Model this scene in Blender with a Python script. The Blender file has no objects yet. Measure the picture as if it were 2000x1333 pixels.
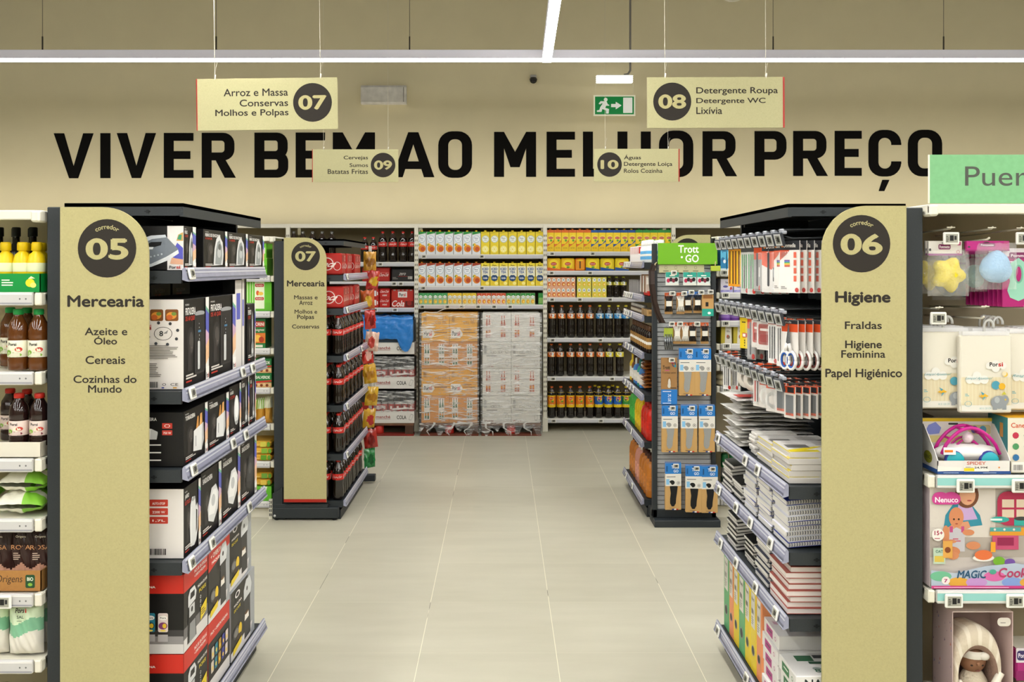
import bpy, math, random
from mathutils import Vector, Matrix
random.seed(7)
SC = bpy.context.scene
COL = SC.collection
PI = math.pi
K, VX, VY, EYE = 1768.0, 979.0, 518.0, 1.71

# ------------------------------------------------------------ camera, world, exposure
cam = bpy.data.cameras.new('camera')
cam.sensor_width = 36.0
cam.lens = K / 2000.0 * 36.0
cam.shift_x = (1000.0 - VX) / 2000.0
cam.shift_y = -(666.5 - VY) / 2000.0
cam.clip_end = 100
cam_ob = bpy.data.objects.new('camera', cam)
cam_ob.location = (0, 0, EYE)
cam_ob.rotation_euler = (PI / 2, 0, 0)
COL.objects.link(cam_ob)
SC.camera = cam_ob
SC.view_settings.view_transform = 'Standard'
SC.view_settings.look = 'None'
SC.view_settings.gamma = 1.0
SC.view_settings.exposure = 0.0
SC.view_settings.use_curve_mapping = False
wd = bpy.data.worlds.new('world')
SC.world = wd
wd.use_nodes = True
wd.node_tree.nodes['Background'].inputs[0].default_value = (1.0, 0.95, 0.86, 1)
wd.node_tree.nodes['Background'].inputs[1].default_value = 0.0
SC.cycles.max_bounces = 7
SC.cycles.diffuse_bounces = 5
SC.cycles.glossy_bounces = 3
SC.cycles.transparent_max_bounces = 12
SC.cycles.caustics_reflective = False
SC.cycles.caustics_refractive = False
LAMP_COLOR = (1.0, 0.985, 0.945)
LAMP_CROSS = 48.0
ADDED_UPLIGHT_POWER = 11.0  # strength of the uplight strips added above the wall shelving
LAMP_POWER = 71.0          # emission strength of the linear luminaires


def X(px, Y):
    return (px - VX) * Y / K


def Z(py, Y):
    return EYE + (VY - py) * Y / K


# ------------------------------------------------------------ materials
def lin(h):
    h = h.lstrip('#')
    o = []
    for i in (0, 2, 4):
        c = int(h[i:i + 2], 16) / 255.0
        o.append(c / 12.92 if c <= 0.04045 else ((c + 0.055) / 1.055) ** 2.4)
    return tuple(o) + (1.0,)


_mats = {}


def mat(h, r=0.42, metal=0.0, spec=0.34, alpha=1.0, emit=0.0, coat=0.0, noise=0.0, scale=60.0, bump=0.0, bscale=30.0):
    """Principled material; noise varies the base colour a little, bump roughens the surface."""
    key = (h, r, metal, spec, alpha, emit, coat, noise, scale, bump, bscale)
    if key in _mats:
        return _mats[key]
    m = bpy.data.materials.new('paint_' + h.lstrip('#'))
    m.use_nodes = True
    nt = m.node_tree
    b = nt.nodes['Principled BSDF']
    b.inputs['Base Color'].default_value = lin(h)
    b.inputs['Roughness'].default_value = r
    b.inputs['Metallic'].default_value = metal
    b.inputs['Specular IOR Level'].default_value = spec
    b.inputs['Alpha'].default_value = alpha
    b.inputs['Coat Weight'].default_value = coat
    if emit:
        b.inputs['Emission Color'].default_value = lin(h)
        b.inputs['Emission Strength'].default_value = emit
    if noise or bump:
        tc = nt.nodes.new('ShaderNodeTexCoord')
    if noise:
        n = nt.nodes.new('ShaderNodeTexNoise')
        n.inputs['Scale'].default_value = scale
        n.inputs['Detail'].default_value = 6.0
        nt.links.new(tc.outputs['Object'], n.inputs['Vector'])
        rp = nt.nodes.new('ShaderNodeValToRGB')
        c = lin(h)
        rp.color_ramp.elements[0].position = 0.3
        rp.color_ramp.elements[1].position = 0.7
        rp.color_ramp.elements[0].color = tuple(x * (1 - noise) for x in c[:3]) + (1,)
        rp.color_ramp.elements[1].color = tuple(min(1, x * (1 + noise)) for x in c[:3]) + (1,)
        nt.links.new(n.outputs['Fac'], rp.inputs['Fac'])
        nt.links.new(rp.outputs['Color'], b.inputs['Base Color'])
    if bump:
        n2 = nt.nodes.new('ShaderNodeTexNoise')
        n2.inputs['Scale'].default_value = bscale
        n2.inputs['Detail'].default_value = 5.0
        nt.links.new(tc.outputs['Object'], n2.inputs['Vector'])
        bp = nt.nodes.new('ShaderNodeBump')
        bp.inputs['Strength'].default_value = bump
        bp.inputs['Distance'].default_value = 0.02
        nt.links.new(n2.outputs['Fac'], bp.inputs['Height'])
        nt.links.new(bp.outputs['Normal'], b.inputs['Normal'])
    _mats[key] = m
    return m


def film(h='#ffffff', alpha=0.25, r=0.12, bump=0.6, bscale=14.0):
    """Clear wrinkled plastic film."""
    return mat(h, r=r, alpha=alpha, bump=bump, bscale=bscale, spec=0.8)


def mm(c):
    return mat(c) if isinstance(c, str) else c


# ------------------------------------------------------------ text outlines
_txt = {}


def text_geo(s, b=0.0, res=3):
    key = (s, round(b, 4), res)
    if key in _txt:
        return _txt[key]
    c = bpy.data.curves.new('text', 'FONT')
    c.body = s
    c.resolution_u = res
    o = bpy.data.objects.new('text', c)
    me = bpy.data.meshes.new_from_object(o)
    vs = [(v.co.x, v.co.y) for v in me.vertices]
    fs = [tuple(p.vertices) for p in me.polygons]
    x0 = min(v[0] for v in vs); x1 = max(v[0] for v in vs)
    y0 = min(v[1] for v in vs); y1 = max(v[1] for v in vs)
    vs = [((x - x0) / (x1 - x0), (y - y0) / max(1e-6, y1 - y0), 0.0) for x, y in vs]
    bpy.data.objects.remove(o); bpy.data.curves.remove(c); bpy.data.meshes.remove(me)
    if b > .012:                       # heavier weight: shifted overlays
        asp = (x1 - x0) / max(1e-6, y1 - y0)
        dy = min(.045, b * 1.3); dx = dy / asp
        v0, f0 = vs, fs; vs = []; fs = []
        for l, (ax, ay) in enumerate(((-1, 0), (1, 0), (0, -1), (0, 1))):
            fs = fs + [tuple(a + len(vs) for a in f) for f in f0]
            vs = vs + [(x * (1 - 2 * dx) + dx + ax * dx, y * (1 - 2 * dy) + dy + ay * dy, l * .00003) for x, y, _ in v0]
    _txt[key] = (vs, fs, (x1 - x0) / max(1e-6, y1 - y0))
    return _txt[key]


# ------------------------------------------------------------ mesh builder
class M:
    def __init__(s):
        s.v = []; s.f = []; s.mi = []; s.sm = []; s.mats = []

    def slot(s, c):
        m = mm(c)
        if m not in s.mats:
            s.mats.append(m)
        return s.mats.index(m)

    def add(s, vs, fs, c, smooth=False):
        o = len(s.v)
        s.v += [tuple(v) for v in vs]
        k = s.slot(c) if not isinstance(c, list) else None
        for i, f in enumerate(fs):
            s.f.append(tuple(a + o for a in f))
            s.mi.append(k if k is not None else s.slot(c[i]))
            s.sm.append(smooth)

    def convex(s, vs, fs, c, smooth=False):
        """faces of a convex solid, turned outward"""
        cx = [sum(v[i] for v in vs) / len(vs) for i in range(3)]
        ctr = Vector(cx)
        out = []
        for f in fs:
            p = [Vector(vs[a]) for a in f]
            n = (p[1] - p[0]).cross(p[2] - p[0])
            fc = sum(p, Vector()) / len(p)
            out.append(tuple(f) if n.dot(fc - ctr) > 0 else tuple(reversed(f)))
        s.add(vs, out, c, smooth)

    def box(s, x0, x1, y0, y1, z0, z1, c, ch=0.0):
        if x1 < x0: x0, x1 = x1, x0
        if y1 < y0: y0, y1 = y1, y0
        if z1 < z0: z0, z1 = z1, z0
        ch = min(ch, (x1 - x0) * .45, (y1 - y0) * .45, (z1 - z0) * .45)
        if ch <= 0:
            vs = [(x, y, z) for x in (x0, x1) for y in (y0, y1) for z in (z0, z1)]
            fs = [(0, 1, 3, 2), (4, 6, 7, 5), (0, 4, 5, 1), (2, 3, 7, 6), (0, 2, 6, 4), (1, 5, 7, 3)]
            s.convex(vs, fs, c)
            return
        lo, hi = (x0, y0, z0), (x1, y1, z1)
        vs = []; ix = {}
        for a in (0, 1):
            for b in (0, 1):
                for d in (0, 1):
                    g = (a, b, d)
                    for ax in range(3):
                        p = []
                        for i in range(3):
                            e = (hi if g[i] else lo)[i]
                            if i != ax:
                                e += -ch if g[i] else ch
                            p.append(e)
                        ix[(g, ax)] = len(vs)
                        vs.append(tuple(p))
        fs = []
        for ax in range(3):
            o1, o2 = [i for i in range(3) if i != ax]
            for sd in (0, 1):
                q = []
                for (p1, p2) in ((0, 0), (1, 0), (1, 1), (0, 1)):
                    g = [0, 0, 0]; g[ax] = sd; g[o1] = p1; g[o2] = p2
                    q.append(ix[(tuple(g), ax)])
                fs.append(tuple(q))
            for p1 in (0, 1):
                for p2 in (0, 1):
                    g0 = [0, 0, 0]; g0[o1] = p1; g0[o2] = p2
                    g1 = list(g0); g1[ax] = 1
                    g0, g1 = tuple(g0), tuple(g1)
                    fs.append((ix[(g0, o1)], ix[(g1, o1)], ix[(g1, o2)], ix[(g0, o2)]))
        for g in [(a, b, d) for a in (0, 1) for b in (0, 1) for d in (0, 1)]:
            fs.append((ix[(g, 0)], ix[(g, 1)], ix[(g, 2)]))
        s.convex(vs, fs, c)

    def lathe(s, prof, cols, n=16, smooth=True, ctr=(0, 0), a0=0.0, wob=None):
        """prof: (r, z) from bottom to top; cols: one colour or one per segment"""
        vs = []; rings = []
        for (r, z) in prof:
            if r < 1e-6:
                rings.append([len(vs)]); vs.append((ctr[0], ctr[1], z))
            else:
                rg = []
                for i in range(n):
                    a = a0 + 2 * PI * i / n
                    rr = r * (wob(a, z) if wob else 1)
                    rg.append(len(vs)); vs.append((ctr[0] + rr * math.cos(a), ctr[1] + rr * math.sin(a), z))
                rings.append(rg)
        fs = []; cc = []
        for k in range(len(rings) - 1):
            A, B = rings[k], rings[k + 1]
            col = cols[k] if isinstance(cols, list) else cols
            for i in range(n):
                j = (i + 1) % n
                if len(A) == 1 and len(B) == 1: continue
                if len(A) == 1: fs.append((A[0], B[j], B[i]))
                elif len(B) == 1: fs.append((A[i], A[j], B[0]))
                else: fs.append((A[i], A[j], B[j], B[i]))
                cc.append(col)
        s.add(vs, fs, cc, smooth)

    def tube(s, pts, r, c, n=6, smooth=True):
        pts = [Vector(p) for p in pts]
        vs = []; fs = []
        prev = None
        for i, p in enumerate(pts):
            t = (pts[min(i + 1, len(pts) - 1)] - pts[max(i - 1, 0)]).normalized()
            if prev is None:
                u = t.cross(Vector((0, 0, 1)))
                if u.length < 1e-3: u = t.cross(Vector((1, 0, 0)))
            else:
                u = prev - t * prev.dot(t)
            u.normalize(); prev = u
            w = t.cross(u)
            rr = r[i] if isinstance(r, (list, tuple)) else r
            for k in range(n):
                a = 2 * PI * k / n
                vs.append(p + u * (rr * math.cos(a)) + w * (rr * math.sin(a)))
        for i in range(len(pts) - 1):
            for k in range(n):
                j = (k + 1) % n
                fs.append((i * n + k, i * n + j, (i + 1) * n + j, (i + 1) * n + k))
        fs.append(tuple(reversed(range(n))))
        fs.append(tuple((len(pts) - 1) * n + k for k in range(n)))
        s.add(vs, fs, c, smooth)

    def prism(s, poly, ax, d0, d1, c, side=None):
        """poly: 2-D points in the two other axes (in x,y,z order), extruded along axis ax"""
        n = len(poly)
        o = [i for i in range(3) if i != ax]
        def P(p, d):
            q = [0, 0, 0]; q[ax] = d; q[o[0]] = p[0]; q[o[1]] = p[1]
            return tuple(q)
        vs = [P(p, d0) for p in poly] + [P(p, d1) for p in poly]
        ar = sum(poly[i][0] * poly[(i + 1) % n][1] - poly[(i + 1) % n][0] * poly[i][1] for i in range(n))
        sgn = 1 if ax != 1 else -1
        fl = (ar * sgn > 0) == (d1 > d0)
        f0 = tuple(range(n)); f1 = tuple(range(n, 2 * n))
        sides = [(i, (i + 1) % n, n + (i + 1) % n, n + i) for i in range(n)]
        if fl:
            fs = [tuple(reversed(f0)), f1] + sides
        else:
            fs = [f0, tuple(reversed(f1))] + [tuple(reversed(q)) for q in sides]
        s.add(vs, fs, [c, c] + [side or c] * n)

    def ball(s, cx, cy, cz, rx, ry, rz, c, n=12, k=8, fn=None):
        prof = []
        vs = []; fs = []
        for i in range(k + 1):
            t = -PI / 2 + PI * i / k
            for j in range(n):
                a = 2 * PI * j / n
                d = (math.cos(t) * math.cos(a), math.cos(t) * math.sin(a), math.sin(t))
                q = fn(d) if fn else 1.0
                vs.append((cx + rx * d[0] * q, cy + ry * d[1] * q, cz + rz * d[2] * q))
        for i in range(k):
            for j in range(n):
                jj = (j + 1) % n
                fs.append((i * n + j, i * n + jj, (i + 1) * n + jj, (i + 1) * n + j))
        s.add(vs, fs, c, True)

    def wraptext(s, t, r, z0, z1, am, span, c, b=0.02, sh=0.0):
        """text bent round a vertical cylinder: centre angle am (0 = towards -y), angular span"""
        vs, fs, _ = text_geo(t, b, 2)
        o = []
        for x, y, e in vs:
            a = am + (x - .5 + sh * (y - .5)) * span
            o.append(((r + e) * math.sin(a), -(r + e) * math.cos(a), z0 + (z1 - z0) * y))
        s.add(o, fs, c)

    def build(s, name, parent=None, loc=(0, 0, 0), rz=0.0):
        me = bpy.data.meshes.new(name)
        me.from_pydata(s.v, [], s.f)
        for m in s.mats:
            me.materials.append(m)
        me.polygons.foreach_set('material_index', s.mi)
        me.polygons.foreach_set('use_smooth', s.sm)
        me.update()
        o = bpy.data.objects.new(name, me)
        COL.objects.link(o)
        o.parent = parent
        o.location = loc
        o.rotation_euler = (0, 0, rz)
        return o


# ------------------------------------------------------------ printed faces
class Face:
    """A flat face of a pack: everything printed on it is laid on in thin layers (fractions 0..1 across and up)."""
    def __init__(s, m, o, U, V, N, w, h):
        s.m = m; s.o = Vector(o); s.U = Vector(U); s.V = Vector(V); s.N = Vector(N); s.w = w; s.h = h; s.k = 0

    def P(s, u, v):
        return s.o + s.U * (u * s.w) + s.V * (v * s.h) + s.N * (0.0002 + 0.00016 * s.k)

    def poly(s, pts, c, same=False):
        if not same: s.k += 1
        ar = sum(pts[i][0] * pts[(i + 1) % len(pts)][1] - pts[(i + 1) % len(pts)][0] * pts[i][1] for i in range(len(pts)))
        if ar < 0: pts = list(reversed(pts))
        s.m.add([s.P(*p) for p in pts], [tuple(range(len(pts)))], c)

    def rect(s, u0, v0, u1, v1, c):
        s.poly([(u0, v0), (u1, v0), (u1, v1), (u0, v1)], c)

    def ell(s, u, v, ru, rv, c, n=20, a0=0, a1=2 * PI):
        s.poly([(u + ru * math.cos(a0 + (a1 - a0) * i / n), v + rv * math.sin(a0 + (a1 - a0) * i / n)) for i in range(n + (0 if a1 - a0 > 6.28 else 1))], c)

    def circ(s, u, v, r, c, n=22):
        """true circle, r a fraction of the height"""
        s.ell(u, v, r * s.h / s.w, r, c, n)

    def ring(s, u, v, ru, rv, t, c, n=20):
        s.k += 1
        vs = []; fs = []
        for i in range(n):
            a = 2 * PI * i / n
            vs.append(s.P(u + ru * math.cos(a), v + rv * math.sin(a)))
            vs.append(s.P(u + ru * (1 - t) * math.cos(a), v + rv * (1 - t) * math.sin(a)))
        for i in range(n):
            j = (i + 1) % n
            fs.append((2 * i, 2 * j, 2 * j + 1, 2 * i + 1))
        s.m.add(vs, fs, c)

    def rrect(s, u0, v0, u1, v1, r, c):
        """rounded rectangle, r a fraction of the height"""
        ru = r * s.h / s.w
        pts = []
        for (cx, cy, a) in ((u1 - ru, v0 + r, -PI / 2), (u1 - ru, v1 - r, 0), (u0 + ru, v1 - r, PI / 2), (u0 + ru, v0 + r, PI)):
            for i in range(5):
                t = a + PI / 2 * i / 4
                pts.append((cx + ru * math.cos(t), cy + r * math.sin(t)))
        s.poly(pts, c)

    def text(s, t, u0, v0, u1, v1, c, b=0.02, sh=0.0, res=3):
        s.k += 1
        vs, fs, _ = text_geo(t, b, res)
        s.m.add([s.P(u0 + (u1 - u0) * (x + sh * (y - .5)), v0 + (v1 - v0) * y) + s.N * e for x, y, e in vs], fs, c)

    def arctext(s, t, u, v, r, hgt, a_span, c, b=0.02):
        """text along the top of a circle; r, hgt in metres"""
        s.k += 1
        vs, fs, _ = text_geo(t, b, 3)
        o = []
        for x, y, e in vs:
            a = PI / 2 - (x - .5) * a_span
            rr = r + hgt * y
            o.append(s.P(u + rr * math.cos(a) / s.w, v + rr * math.sin(a) / s.h) + s.N * e)
        s.m.add(o, fs, c)

    def lines(s, u0, v0, u1, v1, n, c, fill=0.45, seed=1):
        """small print"""
        rnd = random.Random(seed)
        s.k += 1
        hh = (v1 - v0) / n
        for i in range(n):
            e = u0 + (u1 - u0) * (0.6 + 0.4 * rnd.random())
            y = v1 - (i + 1) * hh
            s.poly([(u0, y), (e, y), (e, y + hh * fill), (u0, y + hh * fill)], c, True)

    def bars(s, u0, v0, u1, v1, c='#111111', n=18, seed=3):
        rnd = random.Random(seed)
        s.k += 1
        w = (u1 - u0) / n
        for i in range(n):
            f = 0.25 + 0.5 * rnd.random()
            s.poly([(u0 + i * w, v0), (u0 + i * w + w * f, v0), (u0 + i * w + w * f, v1), (u0 + i * w, v1)], c, True)


class Pack(M):
    """A box-shaped pack, origin at the middle of its base, with printable faces f(-y) b(+y) r(+x) l(-x) t(top)."""
    def __init__(s, w, d, h, c, ch=0.0015):
        super().__init__()
        s.w, s.d, s.h = w, d, h
        s.box(-w / 2, w / 2, -d / 2, d / 2, 0, h, c, ch)
        s.F = {}

    def __getitem__(s, k):
        if k not in s.F:
            w, d, h = s.w / 2, s.d / 2, s.h
            o, U, V, N, a, b = {
                'f': ((-w, -d, 0), (1, 0, 0), (0, 0, 1), (0, -1, 0), s.w, h),
                'b': ((w, d, 0), (-1, 0, 0), (0, 0, 1), (0, 1, 0), s.w, h),
                'r': ((w, -d, 0), (0, 1, 0), (0, 0, 1), (1, 0, 0), s.d, h),
                'l': ((-w, d, 0), (0, -1, 0), (0, 0, 1), (-1, 0, 0), s.d, h),
                't': ((-w, -d, h), (1, 0, 0), (0, 1, 0), (0, 0, 1), s.w, s.d)}[k]
            s.F[k] = Face(s, o, U, V, N, a, b)
        return s.F[k]


# ------------------------------------------------------------ things
def tag(o, label, cat, group=None, kind=None):
    if label: o['label'] = label
    if cat: o['category'] = cat
    if group: o['group'] = group
    if kind: o['kind'] = kind
    return o


def empty(name, label, cat, loc=(0, 0, 0), rz=0.0, group=None):
    o = bpy.data.objects.new(name, None)
    COL.objects.link(o)
    o.location = loc
    o.rotation_euler = (0, 0, rz)
    o.empty_display_size = .05
    return tag(o, label, cat, group)


_kids = {}


def kids(o):
    if o.name not in _kids:
        _kids[o.name] = list(o.children)
    return _kids[o.name]


def dup(root, loc, rz=None, label=None, group=None):
    r = root.copy(); COL.objects.link(r)
    r.location = loc
    if rz is not None: r.rotation_euler = (root.rotation_euler[0], root.rotation_euler[1], rz)
    if label: r['label'] = label
    if group: r['group'] = group
    for ch in kids(root):
        c = ch.copy(); COL.objects.link(c); c.parent = r
        for g in kids(ch):
            d = g.copy(); COL.objects.link(d); d.parent = c
    return r


class Proto:
    """First call moves the original, later calls copy it."""
    def __init__(s, o): s.o = o; s.used = False

    def put(s, loc, label, rz=0.0, group=None, tilt=None):
        if not s.used:
            s.used = True; r = s.o
            r.location = loc; r.rotation_euler = (0, 0, rz); r['label'] = label
            if group: r['group'] = group
        else:
            r = dup(s.o, loc, rz, label, group)
        if tilt: r.rotation_euler = tilt
        return r


ORD = ['first', 'second', 'third', 'fourth', 'fifth', 'sixth', 'seventh', 'eighth', 'ninth', 'tenth', 'eleventh', 'twelfth', 'thirteenth', 'fourteenth', 'fifteenth', 'sixteenth']


def nz(x, y, s=0.0):
    return math.sin(x * 12.9 + s) * math.sin(y * 9.7 + s * 1.7) + .5 * math.sin(x * 27.1 + y * 19 + s * 3)


def bag(m, w, d, h, col, nx=12, nz_=14, wr=0.006, seed=0.0, top=0.9, colb=None):
    """Soft pillow bag standing up, base at z=0, front at -y. col: colour or function (u, v)."""
    for sd in (-1, 1):
        vs = []; fs = []; cs = []
        for j in range(nz_ + 1):
            v = j / nz_
            for i in range(nx + 1):
                u = i / nx
                e = max(0.0, 1 - abs(2 * u - 1) ** 3.0) ** .6 * max(0.0, 1 - abs(2 * (v * .98 + .01) - 1) ** 4) ** .6
                if v > top: e *= max(0, (1 - v) / (1 - top)) ** .7
                t = d / 2 * e
                t += wr * nz(u * 1.1 + sd, v, seed) * min(1, e * 2)
                xx = (u - .5) * w * (1 - .05 * e)
                vs.append((xx, sd * max(t, .0006), v * h + wr * .6 * nz(u, v * .3, seed + 2) * (v > .9)))
        for j in range(nz_):
            for i in range(nx):
                a = j * (nx + 1) + i
                q = (a, a + 1, a + nx + 2, a + nx + 1)
                fs.append(q if sd < 0 else tuple(reversed(q)))
                if callable(col): cs.append(col((i + .5) / nx, (j + .5) / nz_) if sd < 0 or colb is None else colb)
                else: cs.append(col)
        m.add(vs, fs, cs, True)
    return m


# ============================================================ the setting
def floor_material():
    m = bpy.data.materials.new('floor_tiles')
    m.use_nodes = True
    nt = m.node_tree; N = nt.nodes; L = nt.links
    b = N['Principled BSDF']
    tc = N.new('ShaderNodeTexCoord')
    sp = N.new('ShaderNodeSeparateXYZ')
    L.new(tc.outputs['Object'], sp.inputs[0])

    def math_(op, a, bb=None, c=None):
        n = N.new('ShaderNodeMath'); n.operation = op
        for i, q in enumerate((a, bb, c)):
            if q is None: continue
            if isinstance(q, (int, float)): n.inputs[i].default_value = q
            else: L.new(q, n.inputs[i])
        return n.outputs[0]

    def joint(sock, off, half):
        t = math_('ADD', sock, 60.0 + 0.3 - off)
        t = math_('MODULO', t, 0.6)
        t = math_('SUBTRACT', t, 0.3)
        t = math_('ABSOLUTE', t)
        return math_('LESS_THAN', t, half)
    jx = joint(sp.outputs['X'], 0.242, 0.0013)
    jy = joint(sp.outputs['Y'], 3.99, 0.0012)
    # each tile a slightly different tone
    cx = math_('FLOOR', math_('DIVIDE', math_('SUBTRACT', sp.outputs['X'], 0.242), 0.6))
    cy = math_('FLOOR', math_('DIVIDE', math_('SUBTRACT', sp.outputs['Y'], 3.99), 0.6))
    cv = N.new('ShaderNodeCombineXYZ'); L.new(cx, cv.inputs[0]); L.new(cy, cv.inputs[1])
    wn = N.new('ShaderNodeTexWhiteNoise'); wn.noise_dimensions = '2D'; L.new(cv.outputs[0], wn.inputs['Vector'])
    mp = N.new('ShaderNodeMapping'); mp.inputs['Scale'].default_value = (0.8, 3.5, 1.0)
    L.new(tc.outputs['Object'], mp.inputs[0])
    n1 = N.new('ShaderNodeTexNoise'); n1.inputs['Scale'].default_value = 2.2; n1.inputs['Detail'].default_value = 7.0
    L.new(mp.outputs[0], n1.inputs['Vector'])
    n2 = N.new('ShaderNodeTexNoise'); n2.inputs['Scale'].default_value = 1.3; n2.inputs['Detail'].default_value = 4.0
    L.new(tc.outputs['Object'], n2.inputs['Vector'])
    f = math_('ADD', math_('MULTIPLY', n1.outputs['Fac'], 0.6), math_('MULTIPLY', n2.outputs['Fac'], 0.3))
    f = math_('ADD', f, math_('MULTIPLY', wn.outputs['Value'], 0.12))
    rp = N.new('ShaderNodeValToRGB')
    rp.color_ramp.elements[0].position = 0.3; rp.color_ramp.elements[0].color = lin('#aaa694')
    rp.color_ramp.elements[1].position = 0.72; rp.color_ramp.elements[1].color = lin('#bcb8a6')
    L.new(f, rp.inputs[0])
    n3 = N.new('ShaderNodeTexNoise'); n3.inputs['Scale'].default_value = 2.6; n3.inputs['Detail'].default_value = 2.0
    L.new(tc.outputs['Object'], n3.inputs['Vector'])
    gp = N.new('ShaderNodeValToRGB')
    gp.color_ramp.elements[0].position = 0.36; gp.color_ramp.elements[0].color = lin('#5f5b50')
    gp.color_ramp.elements[1].position = 0.40; gp.color_ramp.elements[1].color = lin('#e2dcc6')
    L.new(n3.outputs['Fac'], gp.inputs[0])
    n4 = N.new('ShaderNodeTexNoise'); n4.inputs['Scale'].default_value = 1.1
    L.new(tc.outputs['Object'], n4.inputs['Vector'])
    jyf = math_('MULTIPLY', jy, math_('MULTIPLY_ADD', n4.outputs['Fac'], 1.2, -0.25))
    jn = math_('MAXIMUM', jx, jyf)
    mx = N.new('ShaderNodeMix'); mx.data_type = 'RGBA'
    L.new(jn, mx.inputs[0]); L.new(rp.outputs[0], mx.inputs[6]); L.new(gp.outputs[0], mx.inputs[7])
    L.new(mx.outputs[2], b.inputs['Base Color'])
    L.new(math_('MULTIPLY_ADD', n1.outputs['Fac'], 0.12, 0.3), b.inputs['Roughness'])
    b.inputs['Specular IOR Level'].default_value = 0.35
    return m


def wall_material(h):
    return mat(h, r=0.85, spec=0.2, noise=0.02, scale=3.0, bump=0.04, bscale=220)


def slab(name, x0, x1, y0, y1, z0, z1, c):
    m = M(); m.box(x0, x1, y0, y1, z0, z1, c)
    return tag(m.build(name), None, None, kind='structure')


WALLC = wall_material('#ddd3b0')
WALLD = wall_material('#8d8776')
fl = slab('floor', -9, 9, -6, 10.2, -0.1, 0, floor_material())
slab('wall_back', -9, 9, 10.0, 10.2, 0, 5.6, WALLC)
slab('wall_left', -9.2, -9, -6, 10.2, 0, 5.6, WALLD)
slab('wall_right', 9, 9.2, -6, 10.2, 0, 5.6, WALLD)
slab('wall_rear', -9, 9, -6.2, -6, 0, 5.6, WALLD)
slab('ceiling', -9.2, 9.2, -6.2, 10.2, 5.6, 5.7, wall_material('#4d483c'))

# ------------------------------------------------------------ luminaires


def lamp_material(power, beam):
    """white lens optic: radiance falls off away from straight down as cos^beam (a wide or narrow linear optic)"""
    m = bpy.data.materials.new('lamp_diffuser')
    m.use_nodes = True
    nt = m.node_tree; b = nt.nodes['Principled BSDF']
    b.inputs['Base Color'].default_value = (.9, .9, .9, 1)
    b.inputs['Emission Color'].default_value = LAMP_COLOR + (1,)
    g = nt.nodes.new('ShaderNodeNewGeometry')
    d = nt.nodes.new('ShaderNodeVectorMath'); d.operation = 'DOT_PRODUCT'
    nt.links.new(g.outputs['Normal'], d.inputs[0]); nt.links.new(g.outputs['Incoming'], d.inputs[1])
    p = nt.nodes.new('ShaderNodeMath'); p.operation = 'POWER'; p.use_clamp = True
    nt.links.new(d.outputs['Value'], p.inputs[0]); p.inputs[1].default_value = beam
    q = nt.nodes.new('ShaderNodeMath'); q.operation = 'MULTIPLY_ADD'; q.inputs[1].default_value = power; q.inputs[2].default_value = 1.5
    nt.links.new(p.outputs[0], q.inputs[0]); nt.links.new(q.outputs[0], b.inputs['Emission Strength'])
    return m


DIFF = lamp_material(LAMP_POWER, 0.02)
DIFFC = lamp_material(LAMP_CROSS, 0.25)
LAMPBODY = mat('#dcdae4', r=0.4, emit=.22)  # faint glow put into the housing material to brighten its sides
ZL = 3.70


def linear_lamp(x0, x1, y0, y1, z, label, hangers, group=None, diff=None):
    t = empty('linear_ceiling_lamp', label, 'ceiling lamp', ((x0 + x1) / 2, (y0 + y1) / 2, z), group=group)
    cx, cy = (x0 + x1) / 2, (y0 + y1) / 2
    m = M(); m.box(x0 - cx, x1 - cx, y0 - cy, y1 - cy, 0.012, 0.085, LAMPBODY, .003); m.build('housing', t)
    m = M(); m.box(x0 - cx + .003, x1 - cx - .003, y0 - cy + .003, y1 - cy - .003, 0, 0.012, diff or DIFF); m.build('diffuser', t)
    for (hx, hy) in hangers:
        m = M(); m.tube([(hx - cx, hy - cy, .085), (hx - cx, hy - cy, 5.6 - z)], .0022, '#5b5546', 5)
        m.tube([(hx - cx, hy - cy, .085), (hx - cx, hy - cy, .2)], .006, '#4a463c', 6)
        m.build('hanger', t)
    return t


YC = 7.4
_l = linear_lamp(-8.6, 8.6, YC - .035, YC + .035, Z(118, YC) - .005, 'long white lamp line running across the hall in front of the slogan wall',
                 [(X(p, YC), YC) for p in (83, 800, 1510, 1843)] + [(X(420, YC) + .01, YC)], diff=DIFFC)
for k, xx in enumerate((.46, -1.5, 2.4, -3.4, 4.3, -5.3, 6.2)):
    Y1 = 7.1 if k == 0 else 5.2
    _l = linear_lamp(xx - .036, xx + .036, -5.5, Y1, Z(122, 7.1), 'white lamp line running lengthwise above the main aisle' if k == 0 else
                'lengthwise white lamp line beside the main aisle one, %s row to the %s' % (ORD[(k - 1) // 2], 'left' if k % 2 else 'right'),
                [(xx, Y1 - .9), (xx, 3.0)])
    if k == 0: _l.location.x = .2377; _l.rotation_euler = (0, 0, -.019)

# ------------------------------------------------------------ wall slogan
BLK = mat('#121110', r=0.9, spec=.08)
ST, HT = 19.5, 15.5


def ringpts(cx, cy, hw, hh, r, n=7):
    pts = []
    for (sx, sy, a) in ((1, -1, -PI / 2), (1, 1, 0), (-1, 1, PI / 2), (-1, -1, PI)):
        for i in range(n):
            t = a + PI / 2 * i / (n - 1)
            pts.append((cx + sx * (hw - r) + r * math.cos(t), cy + sy * (hh - r) + r * math.sin(t)))
    return pts


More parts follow.
